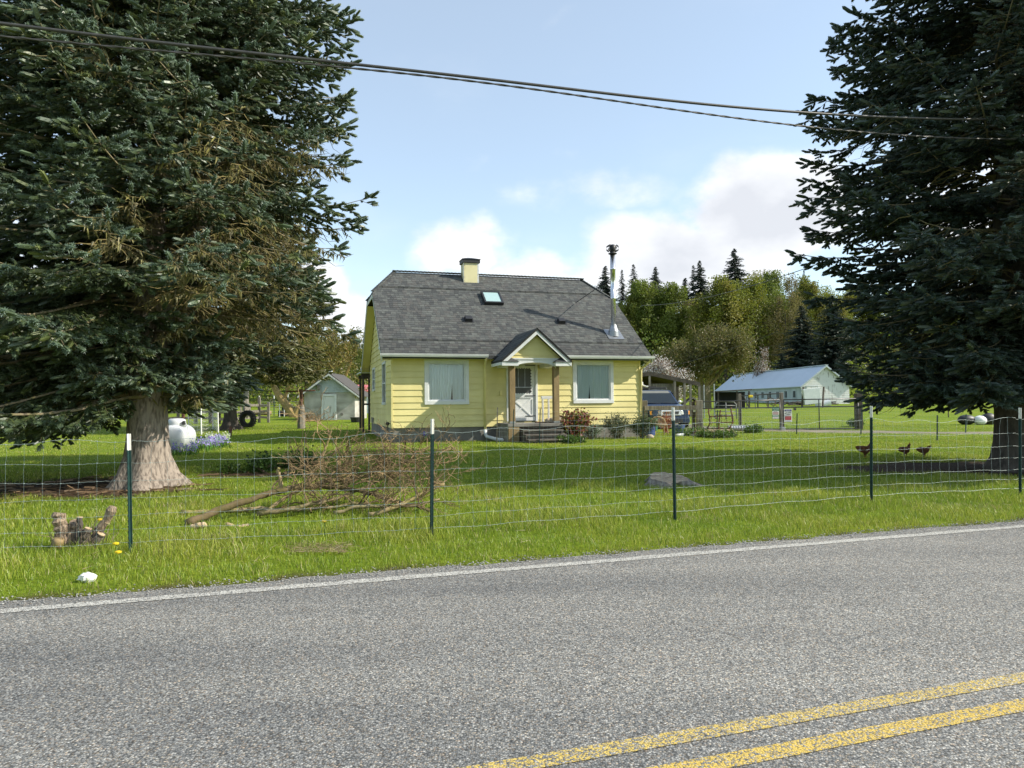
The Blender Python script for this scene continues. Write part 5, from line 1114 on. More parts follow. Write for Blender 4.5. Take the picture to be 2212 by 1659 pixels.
# cut shrub stump at the left
q = gp(172, 1182, 7.6); cs = thing("cut_stump", "many-stemmed shrub stump sawn short beside the leftmost fence post", "stump", q); cs.scale = (.9, .9, .88)
for (dx, dy, h, r0, lx, mt) in ((-.20, 0, .42, .085, -.05, 'greywood'), (-.10, .04, .30, .07, .02, 'greywood'), (-.02, 0, .36, .04, .02, 'barkdark'), (.06, -.03, .23, .05, .06, 'barkdark'), (.14, .02, .30, .045, .16, 'barkdark'), (.20, -.02, .16, .06, .07, 'barkdark'), (.02, .06, .20, .05, 0, 'barkdark'), (.12, .08, .22, .045, .05, 'barkdark')):
    m = MB(); P = np.array([(dx, dy, -.05), (dx + lx * .2, dy, h * .35), (dx + lx * .6, dy, h * .7), (dx + lx, dy, h)]); t = np.linspace(0, 1, 12); Q = np.stack([np.interp(t, np.linspace(0, 1, 4), P[:, k]) for k in range(3)], 1); Q[:-1] += rng.normal(0, r0 * .10, (11, 3)); m.tube(Q, np.interp(t, [0, .2, 1], [r0 * 1.45, r0 * 1.05, r0 * .85]) * rng.uniform(.84, 1.16, 12), 11, True, (1, 1, 1)); sm = m.build("stem", M['splint' if mt == 'greywood' else mt], cs, smooth=False)
    if mt == 'barkdark': m = MB(); d = unit(P[-1] - P[-2]); m.tube([P[-1], P[-1] + d * .008], r0 * .82, 12); m.build("cut_end", M['cutwood'], sm)
m = MB(); m.tube([(.20, .02, .16), (.25, .02, .25), (.31, .025, .33), (.36, .03, .44), (.38, .03, .48)], [.035, .05, .042, .06, .045], 9); m.build("splintered_stem", M['splint'], cs)
m = MB()
for k in range(70): a, b = rng.uniform(-.32, .32), rng.uniform(-.14, .12); m.tube([(a, b, 0), (a + rng.normal(0, .05), b + rng.normal(0, .04), rng.uniform(.08, .2)), (a + rng.normal(0, .10), b + rng.normal(0, .06), rng.uniform(.15, .42))], [.006, .004, .0015], 3, False)
tw = m.build("dead_shoots", M['splint'], cs); tw['kind'] = 'stuff'
q = gp(122, 1190, 7.3); m = MB(); m.tube([(0, 0, .02), (.02, 0, .10), (.03, 0, .13)], [.05, .055, .05], 10); o = m.build("cut_log", M['wood'], None, smooth=True); o.location = tuple(q); tag(o, "short reddish-brown cut log end at the foot of the shrub stump", "log")
# crumpled paper
q = gp(188, 1257, 6.1); m = MB(); m.blob((0, 0, .035), (.075, .05, .042), 12, 8, .22); o = m.build("crumpled_paper", M['paper']); o.location = tuple(q); tag(o, "crumpled white paper lying on the verge near the road edge", "litter")
# mown hay streak, dry leaves
m = MB(); rr_ = np.random.default_rng(8); n = 700; uu = np.where(rr_.random(n) < .6, rr_.uniform(1115, 1300, n) * 0 + rr_.uniform(620, 760, n), rr_.uniform(100, 2200, n)); P = np.array([gp(u, rr_.uniform(1178, 1200) if 600 < u < 780 else 1260 - (u / 2212) * 165 + rr_.uniform(-60, 8), 8) for u in uu]); D = rr_.normal(0, 1, (n, 3)); D[:, 2] = rr_.uniform(0, .25, n); c = np.array([(.40, .32, .18)]) * rr_.uniform(.6, 1.2, (n, 1)); scatter(m, (np.array([(-.025, 0, 0), (.025, 0, 0), (0, 0, 1)], float), np.array([(0, 1, 2)]), np.zeros(3)), P + (0, 0, .03), D, rr_.uniform(.06, .16, n), c, c, rr_)
stuff(m.build("dry_grass_straw", M['leaf']), "dry straw scattered over the mown roadside verge", "straw")
m = MB(); n = 2600; t_ = rr_.uniform(-8, 10, n); s_ = 6.47 + rr_.normal(.02, .085, n); x = t_ * RD[0] + s_ * RN[0]; y = t_ * RD[1] + s_ * RN[1]
for a, b in zip(x, y): s0 = rr_.uniform(.003, .009); m.blob((a, b, .004 + s0 * .4), (s0 * 1.2, s0, s0 * .7), 6, 4, .1)
stuff(m.build("loose_gravel", mat('loose_gravel', (.42, .41, .38), (.16, .16, .155), rough=.9, scale=18)), "loose gravel along the edge of the road", "gravel")
m = MB(); n = 520; P = []
while len(P) < n:
    a = rr_.uniform(-9.5, -3.6), rr_.uniform(11.2, 14.6)
    if soil(*a) > .3 and np.hypot(a[0] - TREE_A[0], a[1] - TREE_A[1]) > .5: P.append((a[0], a[1], tz(*a) + .01))
P = np.array(P); D = rr_.normal(0, 1, (n, 3)); D[:, 2] = rr_.uniform(-.02, .1, n); c = np.array([(.22, .15, .09)]) * rr_.uniform(.5, 1.6, (n, 1)); scatter(m, (np.array([(-.05, 0, 0), (.05, 0, 0), (.03, 0, 1), (-.03, .02, 1)], float), np.array([(0, 1, 2, 3)]), np.zeros(4)), P, D, rr_.uniform(.08, .5, n) ** 1.4, c, c, rr_); stuff(m.build("fallen_twigs", M['leaf']), "fallen twigs and bark litter under the big left spruce", "litter")
# hens
def hen(label, u, v, Y_, yaw, tailup, headup, sc=1.0):
    loc = gp(u, v, Y_); o = thing("brown_hen", label, "hen", loc, yaw, "brown hens in the shade"); o.scale = (sc,) * 3
    me = bpy.data.meshes.new("body"); hx_, hz_ = (.155, .36) if headup else (.17, .30)
    vs = [(0, 0, .20), (-.09, 0, .225), (-.17, 0, .25 + tailup), (-.225, 0, .285 + tailup * 1.6), (.07, 0, .21), (.12, 0, .265), (.14, 0, .315), (hx_, 0, hz_), (hx_ + .035, 0, hz_ - .004), (.01, .035, .13), (.01, .035, .07), (.01, -.035, .13), (.01, -.035, .07), (.012, .036, .012), (.012, -.036, .012)]
    es = [(0, 1), (1, 2), (2, 3), (0, 4), (4, 5), (5, 6), (6, 7), (7, 8), (0, 9), (9, 10), (10, 13), (0, 11), (11, 12), (12, 14)]; rad = [.098, .09, .055, .022, .09, .06, .038, .034, .016, .035, .012, .035, .012, .009, .009]
    me.from_pydata(vs, es, []); b = bpy.data.objects.new("body", me); COL.objects.link(b); b.parent = o; me.materials.append(M['hen'])
    sk_ = b.modifiers.new("skin", 'SKIN'); 
    for k, r_ in enumerate(rad): me.skin_vertices[0].data[k].radius = (r_, r_)
    me.skin_vertices[0].data[0].use_root = True; b.modifiers.new("sub", 'SUBSURF').levels = 2; b.modifiers["sub"].render_levels = 2; sk_.use_smooth_shade = True
    m = MB(); m.blob((hx_ + .012, 0, hz_ + .036), (.028, .007, .018), 8, 6); m.blob((hx_ + .035, 0, hz_ - .032), (.009, .010, .018), 8, 6); m.build("comb", M['comb'], o, smooth=True)
    m = MB(); m.lathe([(.010, 0), (.001, .032)], 8, Mtr((hx_ + .043, 0, hz_ - .004), 0, R(95))); m.build("beak", M['yellowplastic'], o)
    m = MB()
    for s in (-1, 1): m.blob((hx_ + .018, s * .030, hz_ + .006), (.006, .004, .006), 6, 5)
    m.build("eye", M['black'], o, smooth=True)
    for s in (-1, 1):
        m = MB(); m.blob((-.035, s * .082, .225), (.115, .022, .062), 12, 8, 0, Mtr((0, 0, 0), 0, R(10))); m.build("wing", M['hen'], o, smooth=True)
        m = MB(); c_ = np.array((.012, s * .036, .008))
        for a in (-.5, 0, .5, math.pi): m.tube([c_, c_ + np.array((math.cos(a), math.sin(a), -.08)) * (.055 if a < 3 else .03)], [.006, .003], 5)
        m.build("foot", M['yellowplastic'], o)
    return o
hen("brown hen stretching its neck behind the second fence post from the right", 1868, 989, 17, 0.0, .0, True, 1.0)
hen("dark brown hen in the middle of the three under the right spruce", 1955, 987, 17, .25, -.05, True, .86)
hen("plump brown hen nearest the right spruce trunk, seen from the front", 1996, 988, 17, -1.0, -.03, False, .86)
# ================================================================== SECOND WIRE FENCE BEFORE THE HOUSE
f2 = thing("garden_fence", "low see-through wire fence on thin steel stakes before porch and gates", "fence", (0, 0, 0))
S2 = [(1072, 957, 880, 22.3), (1107, 958, 884, 22.3), (1164, 955, 883, 22.4), (1387, 946, 878, 24.6), (1547, 947, 886, 26), (1719, 938, 893, 27), (1858, 938, 885, 26.5), (2022, 947, 897, 22.5), (2084, 930, 895, 27)]
PP = []
for u, v, vt, Y_ in S2:
    x = xat(u, Y_); b = np.array([x, Y_, tz(x, Y_)]); t = at(u + 3, vt, Y_); PP.append((b, t)); m = MB(); m.beam(b - (0, 0, .1), t, .034, .03); m.build("post", M['tpost' if u != 1072 else 'greywood'], f2)
for (b0, t0), (b1, t1) in zip(PP[:-2], PP[1:-1]):
    m = MB(); L_ = np.linalg.norm(b1 - b0); n = max(2, int(L_ / .15)); hts = np.linspace(.05, .98, 7)
    for h in hts:
        t = np.linspace(0, 1, 2 * n + 1); P = b0 + (b1 - b0) * t[:, None]; P[:, 2] += h * (1 + .03 * np.sin(t * 5)) ; m.tube(P, .0016, 3, False)
    for j in range(n + 1): p = b0 + (b1 - b0) * j / n; m.tube([p + (0, 0, .05), p + (.0, 0, .98)], .0014, 3, False)
    m.build("wire_mesh", M['wire'], f2)
# ================================================================== DRIVE: RAIL FENCE, GATES, CAR
def wpost(name, x, y, h, w, mt, parent=None, d=None):
    m = MB(); z = tz(x, y); m.box((x - w / 2, y - (d or w) / 2, z - .2), (x + w / 2, y + (d or w) / 2, z + h)); return m.build(name, M[mt], parent, bevel=.015)
rf_ = thing("rail_fence", "weathered wooden post and single rail beside the right house corner", "fence", (0, 0, 0))
Yr = 29.6; xl, xr = xat(1391.5, Yr), xat(1510, Yr)
for x, w_ in ((xl, .24), (xr, .26)): wpost("post", x, Yr, 1.34, w_, 'greywood', rf_, .2)
wpost("post", xr - .20, Yr + .15, 1.30, .12, 'darkwood', rf_)
m = MB(); zr = at(1450, 881, Yr)[2]; m.box((xl - .0, Yr - .16, zr - .085), (xr - .12, Yr - .105, zr + .085)); m.build("rail", M['greywood'], rf_, bevel=.01)
m = MB(); m.box((xr - .24, Yr - .02, zr - .18), (xr - .15, Yr + .01, zr + .02)); m.build("white_tag", M['paper'], rf_)
m = MB(); m.tube([(xr - .02, Yr - .12, zr - .52), (xr + .05, Yr - .13, zr - .62), (xr + .03, Yr - .13, zr - .72), (xr - .04, Yr - .13, zr - .7)], .025, 6); m.build("latch", M['black'], rf_)
def gate(label, u0, u1, vt0, vt1, um, Y0, Y1, name="farm_gate"):
    o = thing(name, label, "gate", (0, 0, 0), 0, "pair of wire mesh farm gates"); a = at(u0, vt0, Y0); b = at(u1, vt1, Y1); za, zb = tz(a[0], a[1]) + .06, tz(b[0], b[1]) + .06
    m = MB(); w = .048
    for f in (1.0, .745, .0):
        m.tube([(a[0], a[1], za + (a[2] - za) * f), (b[0], b[1], zb + (b[2] - zb) * f)], w / 2, 8)
    for t in (0, um, 1):
        p = a + (b - a) * t; z0 = za + (zb - za) * t; m.tube([(p[0], p[1], z0), (p[0], p[1], p[2])], w / 2, 8)
    m.build("gate_frame", M['black'] if False else M['darkmetal'], o, smooth=True)
    m = MB(); n = int(np.linalg.norm(b - a) / .07)
    for k in range(n + 1):
        t = k / n; p = a + (b - a) * t; z0 = za + (zb - za) * t; m.tube([(p[0], p[1] + .03, z0), (p[0], p[1] + .03, z0 + (p[2] - z0) * .745)], .0022, 3, False)
    for f in np.linspace(.05, .72, 11): m.tube([(a[0], a[1] + .03, za + (a[2] - za) * f), (b[0], b[1] + .03, zb + (b[2] - zb) * f)], .0018, 3, False)
    m.build("gate_mesh", M['wire'], o); return o, a, b
M['darkmetal'] = mat('dark_gate_tube', (.06, .06, .062), (.035, .033, .032), rough=.35, scale=6)
g1, ga, gb1 = gate("left mesh gate in dark tube frame with green sign at its end", 1516, 1684, 868, 864, .50, 31.2, 30.7)
g2_, gc, gd = gate("right mesh gate in dark tube frame with blue and red notice sign", 1692, 1853, 863.5, 861, .48, 30.7, 30.3)
wpost("gate_post", xat(1688, 31.6), 31.6, 1.62, .15, 'greywood'); tag(bpy.data.objects["gate_post"], "tall weathered wooden post standing behind the meeting gates", "post", "wooden posts by the gates")
wpost("gate_post", xat(1854, 30.5), 30.5, 1.55, .26, 'darkwood'); tag(bpy.data.objects["gate_post.001"], "thick dark wooden post at the right end of the gates", "post", "wooden posts by the gates")
o = wpost("gate_post", xat(1598, 34), 34, 1.55, .13, 'greywood'); tag(o, "grey wooden post behind the middle of the left gate", "post", "wooden posts by the gates")
m = MB(); c_ = at(1689, 932, 30.65); z = tz(c_[0], c_[1]); m.box((c_[0] - .08, 30.5, z - .1), (c_[0] + .1, 30.75, z + .16)); tag(m.build("gate_stop", M['galv'], None, bevel=.02), "small grey block on the ground where the two gates meet", "gate stop")
def text(s, size, mt, loc, parent, name="lettering", sx=1.0, rz=0.0):
    c = bpy.data.curves.new(name, 'FONT'); c.body = s; c.size = size; c.align_x = 'CENTER'; c.align_y = 'CENTER'; c.extrude = .001
    t = bpy.data.objects.new(name, c); COL.objects.link(t); dg = bpy.context.evaluated_depsgraph_get(); me = bpy.data.meshes.new_from_object(t.evaluated_get(dg)); bpy.data.objects.remove(t)
    me.materials.clear(); me.materials.append(M[mt]); o = bpy.data.objects.new(name, me); COL.objects.link(o); o.parent = parent; o.location = loc; o.rotation_euler = (R(90), 0, rz); o.scale = (sx, 1, 1); return o
def signbase(name, label, uc, vc, Y_, w, h, mt, cat="sign"):
    c_ = at(uc, vc, Y_); o = thing(name, label, cat, c_); m = MB(); m.box((-w / 2, 0, -h / 2), (w / 2, .006, h / 2)); m.build("board", M[mt], o, bevel=.008); return o
# green and white sign
px = 30.6 / FPX
sg = signbase("notice_sign", "green and white notice sign hanging at the end of the left gate", 1675.5, 892.8, 30.62, 14.8 * px, 24.5 * px, 'signgreen')
w_, h_ = 14.8 * px, 24.5 * px
m = MB(); m.box((-w_ * .49, -.004, -h_ * .135), (w_ * .49, -.001, h_ * .20)); m.box((-w_ * .46, -.004, -h_ * .475), (w_ * .45, -.001, -h_ * .31)); m.build("white_panel", M['paper'], sg)
text("PRIVATE", .058, 'paper', (0, -.006, h_ * .385), sg, sx=1.15); text("HOME", .058, 'paper', (0, -.006, h_ * .265), sg, sx=1.1); text("PLEASE", .042, 'signtext', (0, -.008, h_ * .155), sg, sx=1.1)
m = MB()
for z, x in ((.075, .40), (.035, .44), (-.035, .43), (-.075, .42), (-.405, .38)): m.box((-w_ * x, -.007, h_ * z - .005), (w_ * x, -.0042, h_ * z + .005))
m.build("print_line", M['signred'], sg); m = MB()
for z in (-.185, -.245): m.box((-w_ * .43, -.005, h_ * z - .007), (w_ * .41, -.001, h_ * z + .007))
m.build("print_line", M['paper'], sg)
# blue / white / red notice
sb = signbase("notice_sign", "white notice sign with blue heading and red panel on the right gate", 1702.3, 897.6, 30.6, 17 * px, 28.5 * px, 'paper'); w_, h_ = 17 * px, 28.5 * px
m = MB(); m.box((-w_ * .42, -.004, h_ * .33), (w_ * .44, -.001, h_ * .455)); m.build("blue_heading", M['signblue'], sb); text("NOTICE", .052, 'paper', (0, -.006, h_ * .39), sb, sx=1.1)
m = MB(); m.box((-w_ * .40, -.004, -h_ * .335), (w_ * .40, -.001, -h_ * .055)); m.build("red_panel", M['signred'], sb)
m = MB(); m.box((-w_ * .47, -.003, -h_ * .018), (w_ * .47, -.001, -h_ * .008))
for z, a, b in ((.255, .05, .42), (.215, -.02, .40), (.10, -.15, .30), (.065, -.22, .28), (-.43, -.35, .36)): m.box((w_ * a, -.004, h_ * z - .006), (w_ * b, -.001, h_ * z + .006))
m.build("print_line", M['signtext'], sb)
m = MB(); m.beam((-w_ * .26, -.005, h_ * .235), (-w_ * .10, -.005, h_ * .20), .008, .030, up=(0, 1, 0)); m.lathe([(.020, 0), (.020, .006)], 14, Mtr((-w_ * .30, -.003, h_ * .175), 0, 0, R(90))); m.build("camera_symbol", M['black'], sb)
m = MB()
for z in (-.15, -.21, -.26): m.box((-w_ * .33, -.0055, h_ * z - .006), (w_ * .30, -.0042, h_ * z + .006))
m.build("print_line", mat('faded_print', (.60, .18, .20)), sb)
m = MB(); c_ = at(1717, 884, 30.55); m.box((c_[0] - .05, c_[1] - .03, c_[2] - .05), (c_[0] + .05, c_[1] + .03, c_[2] + .06)); m.tube([(c_[0] - .03, c_[1], c_[2] + .05), (c_[0] - .03, c_[1], c_[2] + .11), (c_[0] + .03, c_[1], c_[2] + .11), (c_[0] + .03, c_[1], c_[2] + .05)], .01, 6); o = m.build("padlock", M['black'], None, bevel=.01); tag(o, "black padlock hanging right of the blue and red notice sign", "padlock")
# harrow frame
hr = thing("harrow_frame", "rusty iron harrow frame leaning upright against the left gate", "farm implement", (0, 0, 0)); Yh = 30.3
def hp(u, v): return at(u, v, Yh)
def H2(x, y): return (2700 + x / 5.53) / 1.808, (1500 + y / 5.53) / 1.808
for pts in ([(340, 945), (385, 890), (400, 840), (395, 700), (370, 600), (375, 540)], [(590, 970), (598, 830), (622, 600), (628, 560)], [(830, 970), (860, 890), (900, 830), (890, 690), (862, 600), (855, 500)]):
    m = MB(); m.tube([hp(*H2(*p)) for p in pts], .032, 6); m.build("upright", M['rust'], hr)
for y0, y1, x0, x1 in ((703, 688, 405, 885), (832, 822, 400, 900), (962, 962, 345, 845)):
    m = MB(); m.tube([hp(*H2(x0, y0)), hp(*H2(x1, y1))], .028, 6)
    for t in np.linspace(.05, .95, 5): p = hp(*H2(x0 + (x1 - x0) * t, y0 + (y1 - y0) * t)); m.tube([p + (0, -.02, .09), p + (0, -.05, -.12)], .012, 5)
    m.build("cross_bar", M['rust'], hr)
# boards and silver pipe on the ground
q = gp(1545, 942, 28.6)
for j, (dy, z, w_, mt, lb) in enumerate(((0, .05, 1.7, 'greywood', "grey plank at the bottom of the small lumber stack"), (.12, .12, 1.5, 'rust', "reddish plank in the middle of the small lumber stack"), (.2, .19, 1.4, 'cutwood', "pale plank on top of the small lumber stack"))):
    m = MB(); m.box((-w_ / 2, -.14, -.035), (w_ / 2, .14, .035)); o = m.build("plank", M[mt], None, bevel=.006); o.location = (q[0] - .1 + .06 * j, q[1] + dy, q[2] + z); o.rotation_euler[2] = .05 * j - .04; tag(o, lb, "plank", "planks stacked before the left gate")
m = MB(); a = gp(1572, 931, 29.5); b = gp(1638, 931, 29.8); n = 40; t = np.linspace(0, 1, n)[:, None]; P = a * (1 - t) + b * t + np.array([0, 0, .12]); m.tube(P, .11 + .008 * np.sin(np.arange(n) * 1.9), 12); o = m.build("culvert_pipe", M['galv'], None, smooth=True); tag(o, "short corrugated silver pipe lying on the ground before the left gate", "pipe")
# ------------------------------------------------------------------ the car
car = thing("parked_car", "dark blue boxy four-wheel-drive car with roof rack parked behind the rail fence", "car", (0, 0, 0)); cx_ = xat(1451, 32.1) - .47; car.location = (cx_, 34.2, tz(cx_, 34.2)); car.rotation_euler = (0, 0, R(13))
#   local: front towards -y, width along x
def ringbox(secs, m, c=None):          # rings: (y, list of (x half, z)) lofted along y, mirrored
    rings = []
    for y, pr_ in secs: rings.append([(x, y, z) for x, z in pr_] + [(-x, y, z) for x, z in pr_[::-1]])
    n = len(rings[0]); V = [p for r_ in rings for p in r_]
    F = [(a * n + k, a * n + (k + 1) % n, (a + 1) * n + (k + 1) % n, (a + 1) * n + k) for a in range(len(rings) - 1) for k in range(n)] + [tuple(range(n))[::-1], tuple(range((len(rings) - 1) * n, len(rings) * n))]
    m.add(V, F)
m = MB()
def low(w, zb, zt_): return [(w * .93, zb), (w, zb + .18), (w, zt_ - .12), (w * .95, zt_), (w * .4, zt_ + .015)]
ringbox([(-2.0, low(.86, .38, .84)), (-1.93, low(.94, .36, .91)), (-1.5, low(.985, .34, 1.0)), (-.95, low(.995, .33, 1.12)), (1.9, low(.995, .33, 1.12)), (2.3, low(.97, .36, 1.10)), (2.4, low(.93, .42, 1.05))], m)
ringbox([(-.98, [(.93, 1.09), (.91, 1.12), (.80, 1.125)]), (-.42, [(.925, 1.09), (.83, 1.60), (.70, 1.635)]), (-.30, [(.93, 1.09), (.815, 1.73), (.68, 1.76)]), (.6, [(.935, 1.09), (.82, 1.77), (.68, 1.80)]), (2.15, [(.93, 1.09), (.815, 1.75), (.68, 1.78)]), (2.33, [(.93, 1.09), (.86, 1.4), (.75, 1.42)])], m)
cb_ = m.build("body", M['bluecar'], car, smooth=False, bevel=.03)
m = MB(); m.slab([(-.80, -1.005, 1.13), (.80, -1.005, 1.13), (.72, -.445, 1.60), (-.72, -.445, 1.60)], (0, -.022, .018)); m.build("windscreen", M['carglass2'] if 'carglass2' in M else M['carglass'], car)
M['visor'] = mat('grey_visor_strip', (.13, .14, .135), rough=.6)
m = MB(); m.slab([(-.70, -.43, 1.605), (.70, -.43, 1.605), (.655, -.33, 1.72), (-.655, -.33, 1.72)], (0, -.025, .012)); m.build("sun_visor_strip", M['visor'], car)
m = MB()
for s in (-1, 1): m.beam((s * .83, -1.0, 1.12), (s * .755, -.42, 1.62), .05, .045)
m.build("windscreen_pillar", M['bluecar'], car)
for s in (-1, 1):
    for y0, y1, y0t, y1t in ((-.80, .02, -.38, .02), (.10, .95, .10, .93), (1.05, 2.0, 1.05, 1.92)):
        m = MB(); P = [(s * .955, y0, 1.15), (s * .955, y1, 1.15), (s * .853, y1t, 1.66), (s * .853, y0t, 1.66)]; m.slab(P if s > 0 else P[::-1], (s * .008, 0, 0)); m.build("side_window", M['carglass'], car)
    m = MB(); m.blob((s * 1.08, -.72, 1.20), (.10, .055, .075), 12, 8); m.tube([(s * .95, -.70, 1.13), (s * 1.02, -.71, 1.16)], .03, 6); m.build("mirror", M['silver'], car, smooth=True)
    m = MB(); m.slab([(s * .50, -2.005, .62), (s * .92, -1.93, .61), (s * .94, -1.90, .81), (s * .50, -2.0, .81)][::s], (0, -.022, .0)); hl = m.build("headlight", M['lens'], car, bevel=.01)
    m = MB(); m.slab([(s * .88, -1.948, .62), (s * .955, -1.90, .62), (s * .965, -1.88, .79), (s * .88, -1.945, .79)][::s], (s * .01, -.026, 0)); m.build("indicator", M['amber'], hl)
    for y in (-1.42, 1.42):
        m = MB(); m.lathe([(.22, -.12), (.34, -.12), (.365, -.09), (.365, .09), (.34, .12), (.22, .12)], 26, Mtr((s * .90, y, .365), 0, R(90))); wh = m.build("wheel", M['rubber'], car, smooth=False)
        m = MB(); m.lathe([(.001, .0), (.06, .02), (.21, .0), (.225, .03), (.225, -.1)], 20, Mtr((s * .92, y, .365), 0, R(90) * s)); m.build("rim", M['silver'], wh, smooth=True)
        m = MB(); m.lathe([(.30, -.02), (.42, -.02), (.42, .03), (.38, .04)], 26, Mtr((s * .975, y, .40), 0, R(90) * s)); m.build("wheel_arch", M['black'], car)
m = MB(); m.slab([(-.50, -2.01, .58), (.50, -2.01, .58), (.47, -2.0, .82), (-.47, -2.0, .82)], (0, -.035, 0)); gr = m.build("grille_surround", M['silver'], car, bevel=.015)
m = MB(); m.slab([(-.36, -2.045, .635), (.36, -2.045, .635), (.41, -2.04, .765), (-.41, -2.04, .765)], (0, -.008, 0)); m.build("grille", M['black'], gr)
Ye = -2.062; m = MB(); ez_ = -.21                               # letter H emblem in a rounded frame
for p, q_ in (((-.045, .86), (-.06, .965)), ((.045, .86), (.06, .965)), ((-.05, .912), (.05, .912))): m.beam((p[0], Ye, p[1] + ez_), (q_[0], Ye, q_[1] + ez_), .012, .024, up=(0, 1, 0))
for p, q_ in (((-.085, .85), (-.10, .975)), ((.085, .85), (.10, .975)), ((-.085, .848), (.085, .848)), ((-.10, .977), (.10, .977))): m.beam((p[0], Ye, p[1] + ez_), (q_[0], Ye, q_[1] + ez_), .012, .016, up=(0, 1, 0))
m.build("emblem", M['silver'], gr)
m = MB(); ringbox([(-2.09, [(.88, .24), (.90, .34), (.88, .48), (.80, .51)]), (-1.9, [(.965, .22), (.985, .34), (.97, .52), (.9, .55)])], m); bu = m.build("bumper", M['bluecar'], car, bevel=.02)
m = MB(); m.box((-.55, -2.11, .27), (.55, -2.07, .40)); m.build("lower_intake", M['black'], bu)
m = MB(); m.box((-.16, -2.118, .41), (.16, -2.10, .49)); m.build("number_plate", M['paper'], bu)
m = MB()
for s in (-1, 1): m.tube([(s * .70, -.1, 1.78), (s * .70, -.08, 1.86), (s * .70, 1.7, 1.88), (s * .70, 1.75, 1.79)], .022, 6)
for y in (.15, 1.35): m.box((-.85, y - .04, 1.875), (.85, y + .04, 1.91))
m.box((-.45, .2, 1.92), (.3, .9, 1.96)); m.build("roof_rack", M['black'], car)
m = MB()
for x0, x1 in ((-.62, -.05), (.08, .68)): m.tube([(x1, -1.05, 1.13), (x0, -1.0, 1.16)], .014, 5)
m.build("wiper", M['black'], car)
m = MB(); m.box((-.12, -.50, 1.55), (.02, -.49, 1.59)); m.build("windscreen_sticker", M['paper'], car)
m = MB(); m.tube([(-.73, -.52, 1.62), (-.74, -.50, 1.80)], .012, 5); m.build("aerial", M['black'], car)
# garden clutter before the car
def pot(name, label, u, v, Y_, r0, r1, h, mt, cat, group=None):
    q = gp(u, v, Y_); m = MB(); m.lathe([(r0, 0), (r1, h), (r1 * 1.06, h), (r1 * 1.06, h * .9)][:3] + [(r1 * .88, h), (r1 * .86, h * .8)], 20); o = m.build(name, M[mt], None, smooth=False); o.location = tuple(q); return tag(o, label, cat, group)
pot("green_tub", "dark green plastic tub under the rail fence near the house corner", 1408, 930, 29.0, .24, .29, .55, 'green', "tub")
o = pot("blue_barrel", "dark blue barrel low behind the wooden rail", 1403, 941, 28.8, .2, .22, .42, 'plasticblue', "barrel"); pot("blue_crate", "blue plastic bucket in front of the car's bumper", 1468, 938, 28.9, .17, .21, .38, 'plasticblue', "bucket")
q = gp(1425, 940, 28.4); wc = thing("wicker_chair", "old round-backed wicker chair facing the road by the car", "chair", q, .1); m = MB(); an = np.linspace(0, math.pi, 16)
for s in (.9, .82): m.tube(np.stack([np.cos(an) * .34 * s, 0 * an + .2, .42 + np.sin(an) * .32 * s], 1), .025, 6)
for k in range(9): a = math.pi * (k + .5) / 9; m.tube([(0, .2, .42), (math.cos(a) * .30, .2, .42 + math.sin(a) * .28)], .012, 4)
m.build("backrest", M['tan'], wc); m = MB(); m.lathe([(.001, .37), (.29, .37), (.31, .40), (.29, .43), (.001, .43)], 20); m.build("seat", M['tan'], wc)
for x, y in ((-.22, -.2), (.22, -.2), (-.22, .2), (.22, .2)): m = MB(); m.tube([(x, y, .38), (x * 1.15, y * 1.1, 0)], .022, 6); m.build("leg", M['tan'], wc)
m = MB(); a, b = gp(1462, 943, 28), gp(1487, 941, 28.2); m.tube([a + (0, 0, .05), b + (0, 0, .06)], .05, 10); tag(m.build("white_pipe", M['white'], None, smooth=True), "short white plastic pipe lying in weeds below the rail fence", "pipe")
for u, v, s, lb in ((1404, 947, .14, "pale rock at the corner below the left rail post"), (1258, 953, .10, "pale rock under the silvery bush"), (1206, 955, .07, "small pale rock left of the red-leaved shrub's foot")):
    q = gp(u, v, 24); m = MB(); m.blob((0, 0, s * .45), (s, s * .8, s * .6), 10, 7, .08); o = m.build("garden_rock", M['stone'], None, smooth=True); o.location = tuple(q); tag(o, lb, "rock", "rocks in the flower border")
# ------------------------------------------------------------------ pole shed behind the car
ps = thing("pole_shed", "open-sided dark pole shed with sloping roof behind the blue car", "shed", (0, 0, 0)); Ys = 46.0
a = at(1370, 800, Ys); b = at(1404, 806, Ys); c_ = at(1512, 829, Ys); zg = tz(b[0], Ys)
m = MB(); D_ = 6.0
for p, q_ in ((a - (3, 0, .7), b), (b, c_)):
    m.slab([p, q_, q_ + (0, D_, 0), p + (0, D_, 0)], (0, 0, .10))
ro = m.build("roof", M['darkwood'], ps); m = MB()  # dark all over: the shade under the roof put into its colour
for p, q_ in ((a - (3, 0, .7), b), (b, c_)): m.slab([p + (0, -.06, -.16), q_ + (0, -.06, -.16), q_ + (0, -.06, .09), p + (0, -.06, .09)], (0, .05, 0))
m.build("fascia", M['darkwood'], ro)
for u in (1404, 1458, 1479, 1492, 1511): x = xat(u, Ys); zt2 = np.interp(x, [b[0], c_[0]], [b[2], c_[2]]) - .1; m = MB(); m.box((x - .07, Ys - .05, zg - .3), (x + .07, Ys + .09, zt2)); m.build("pole", M['greywood'], ps)
m = MB(); p0 = at(1403, 829, Ys + .4); p1 = at(1458, 829, Ys + .4); m.box((p0[0], Ys + .3, zg - .2), (p1[0], Ys + .4, p0[2])); m.build("side_wall", M['greywood'], ps)
m = MB(); m.box((a[0] - 3, Ys + D_ - .1, zg - .2), (c_[0], Ys + D_, zg + 2.75)); m.build("back_wall", M['darkwood'], ps)  # wall colour darkened for the shaded inside of the shed
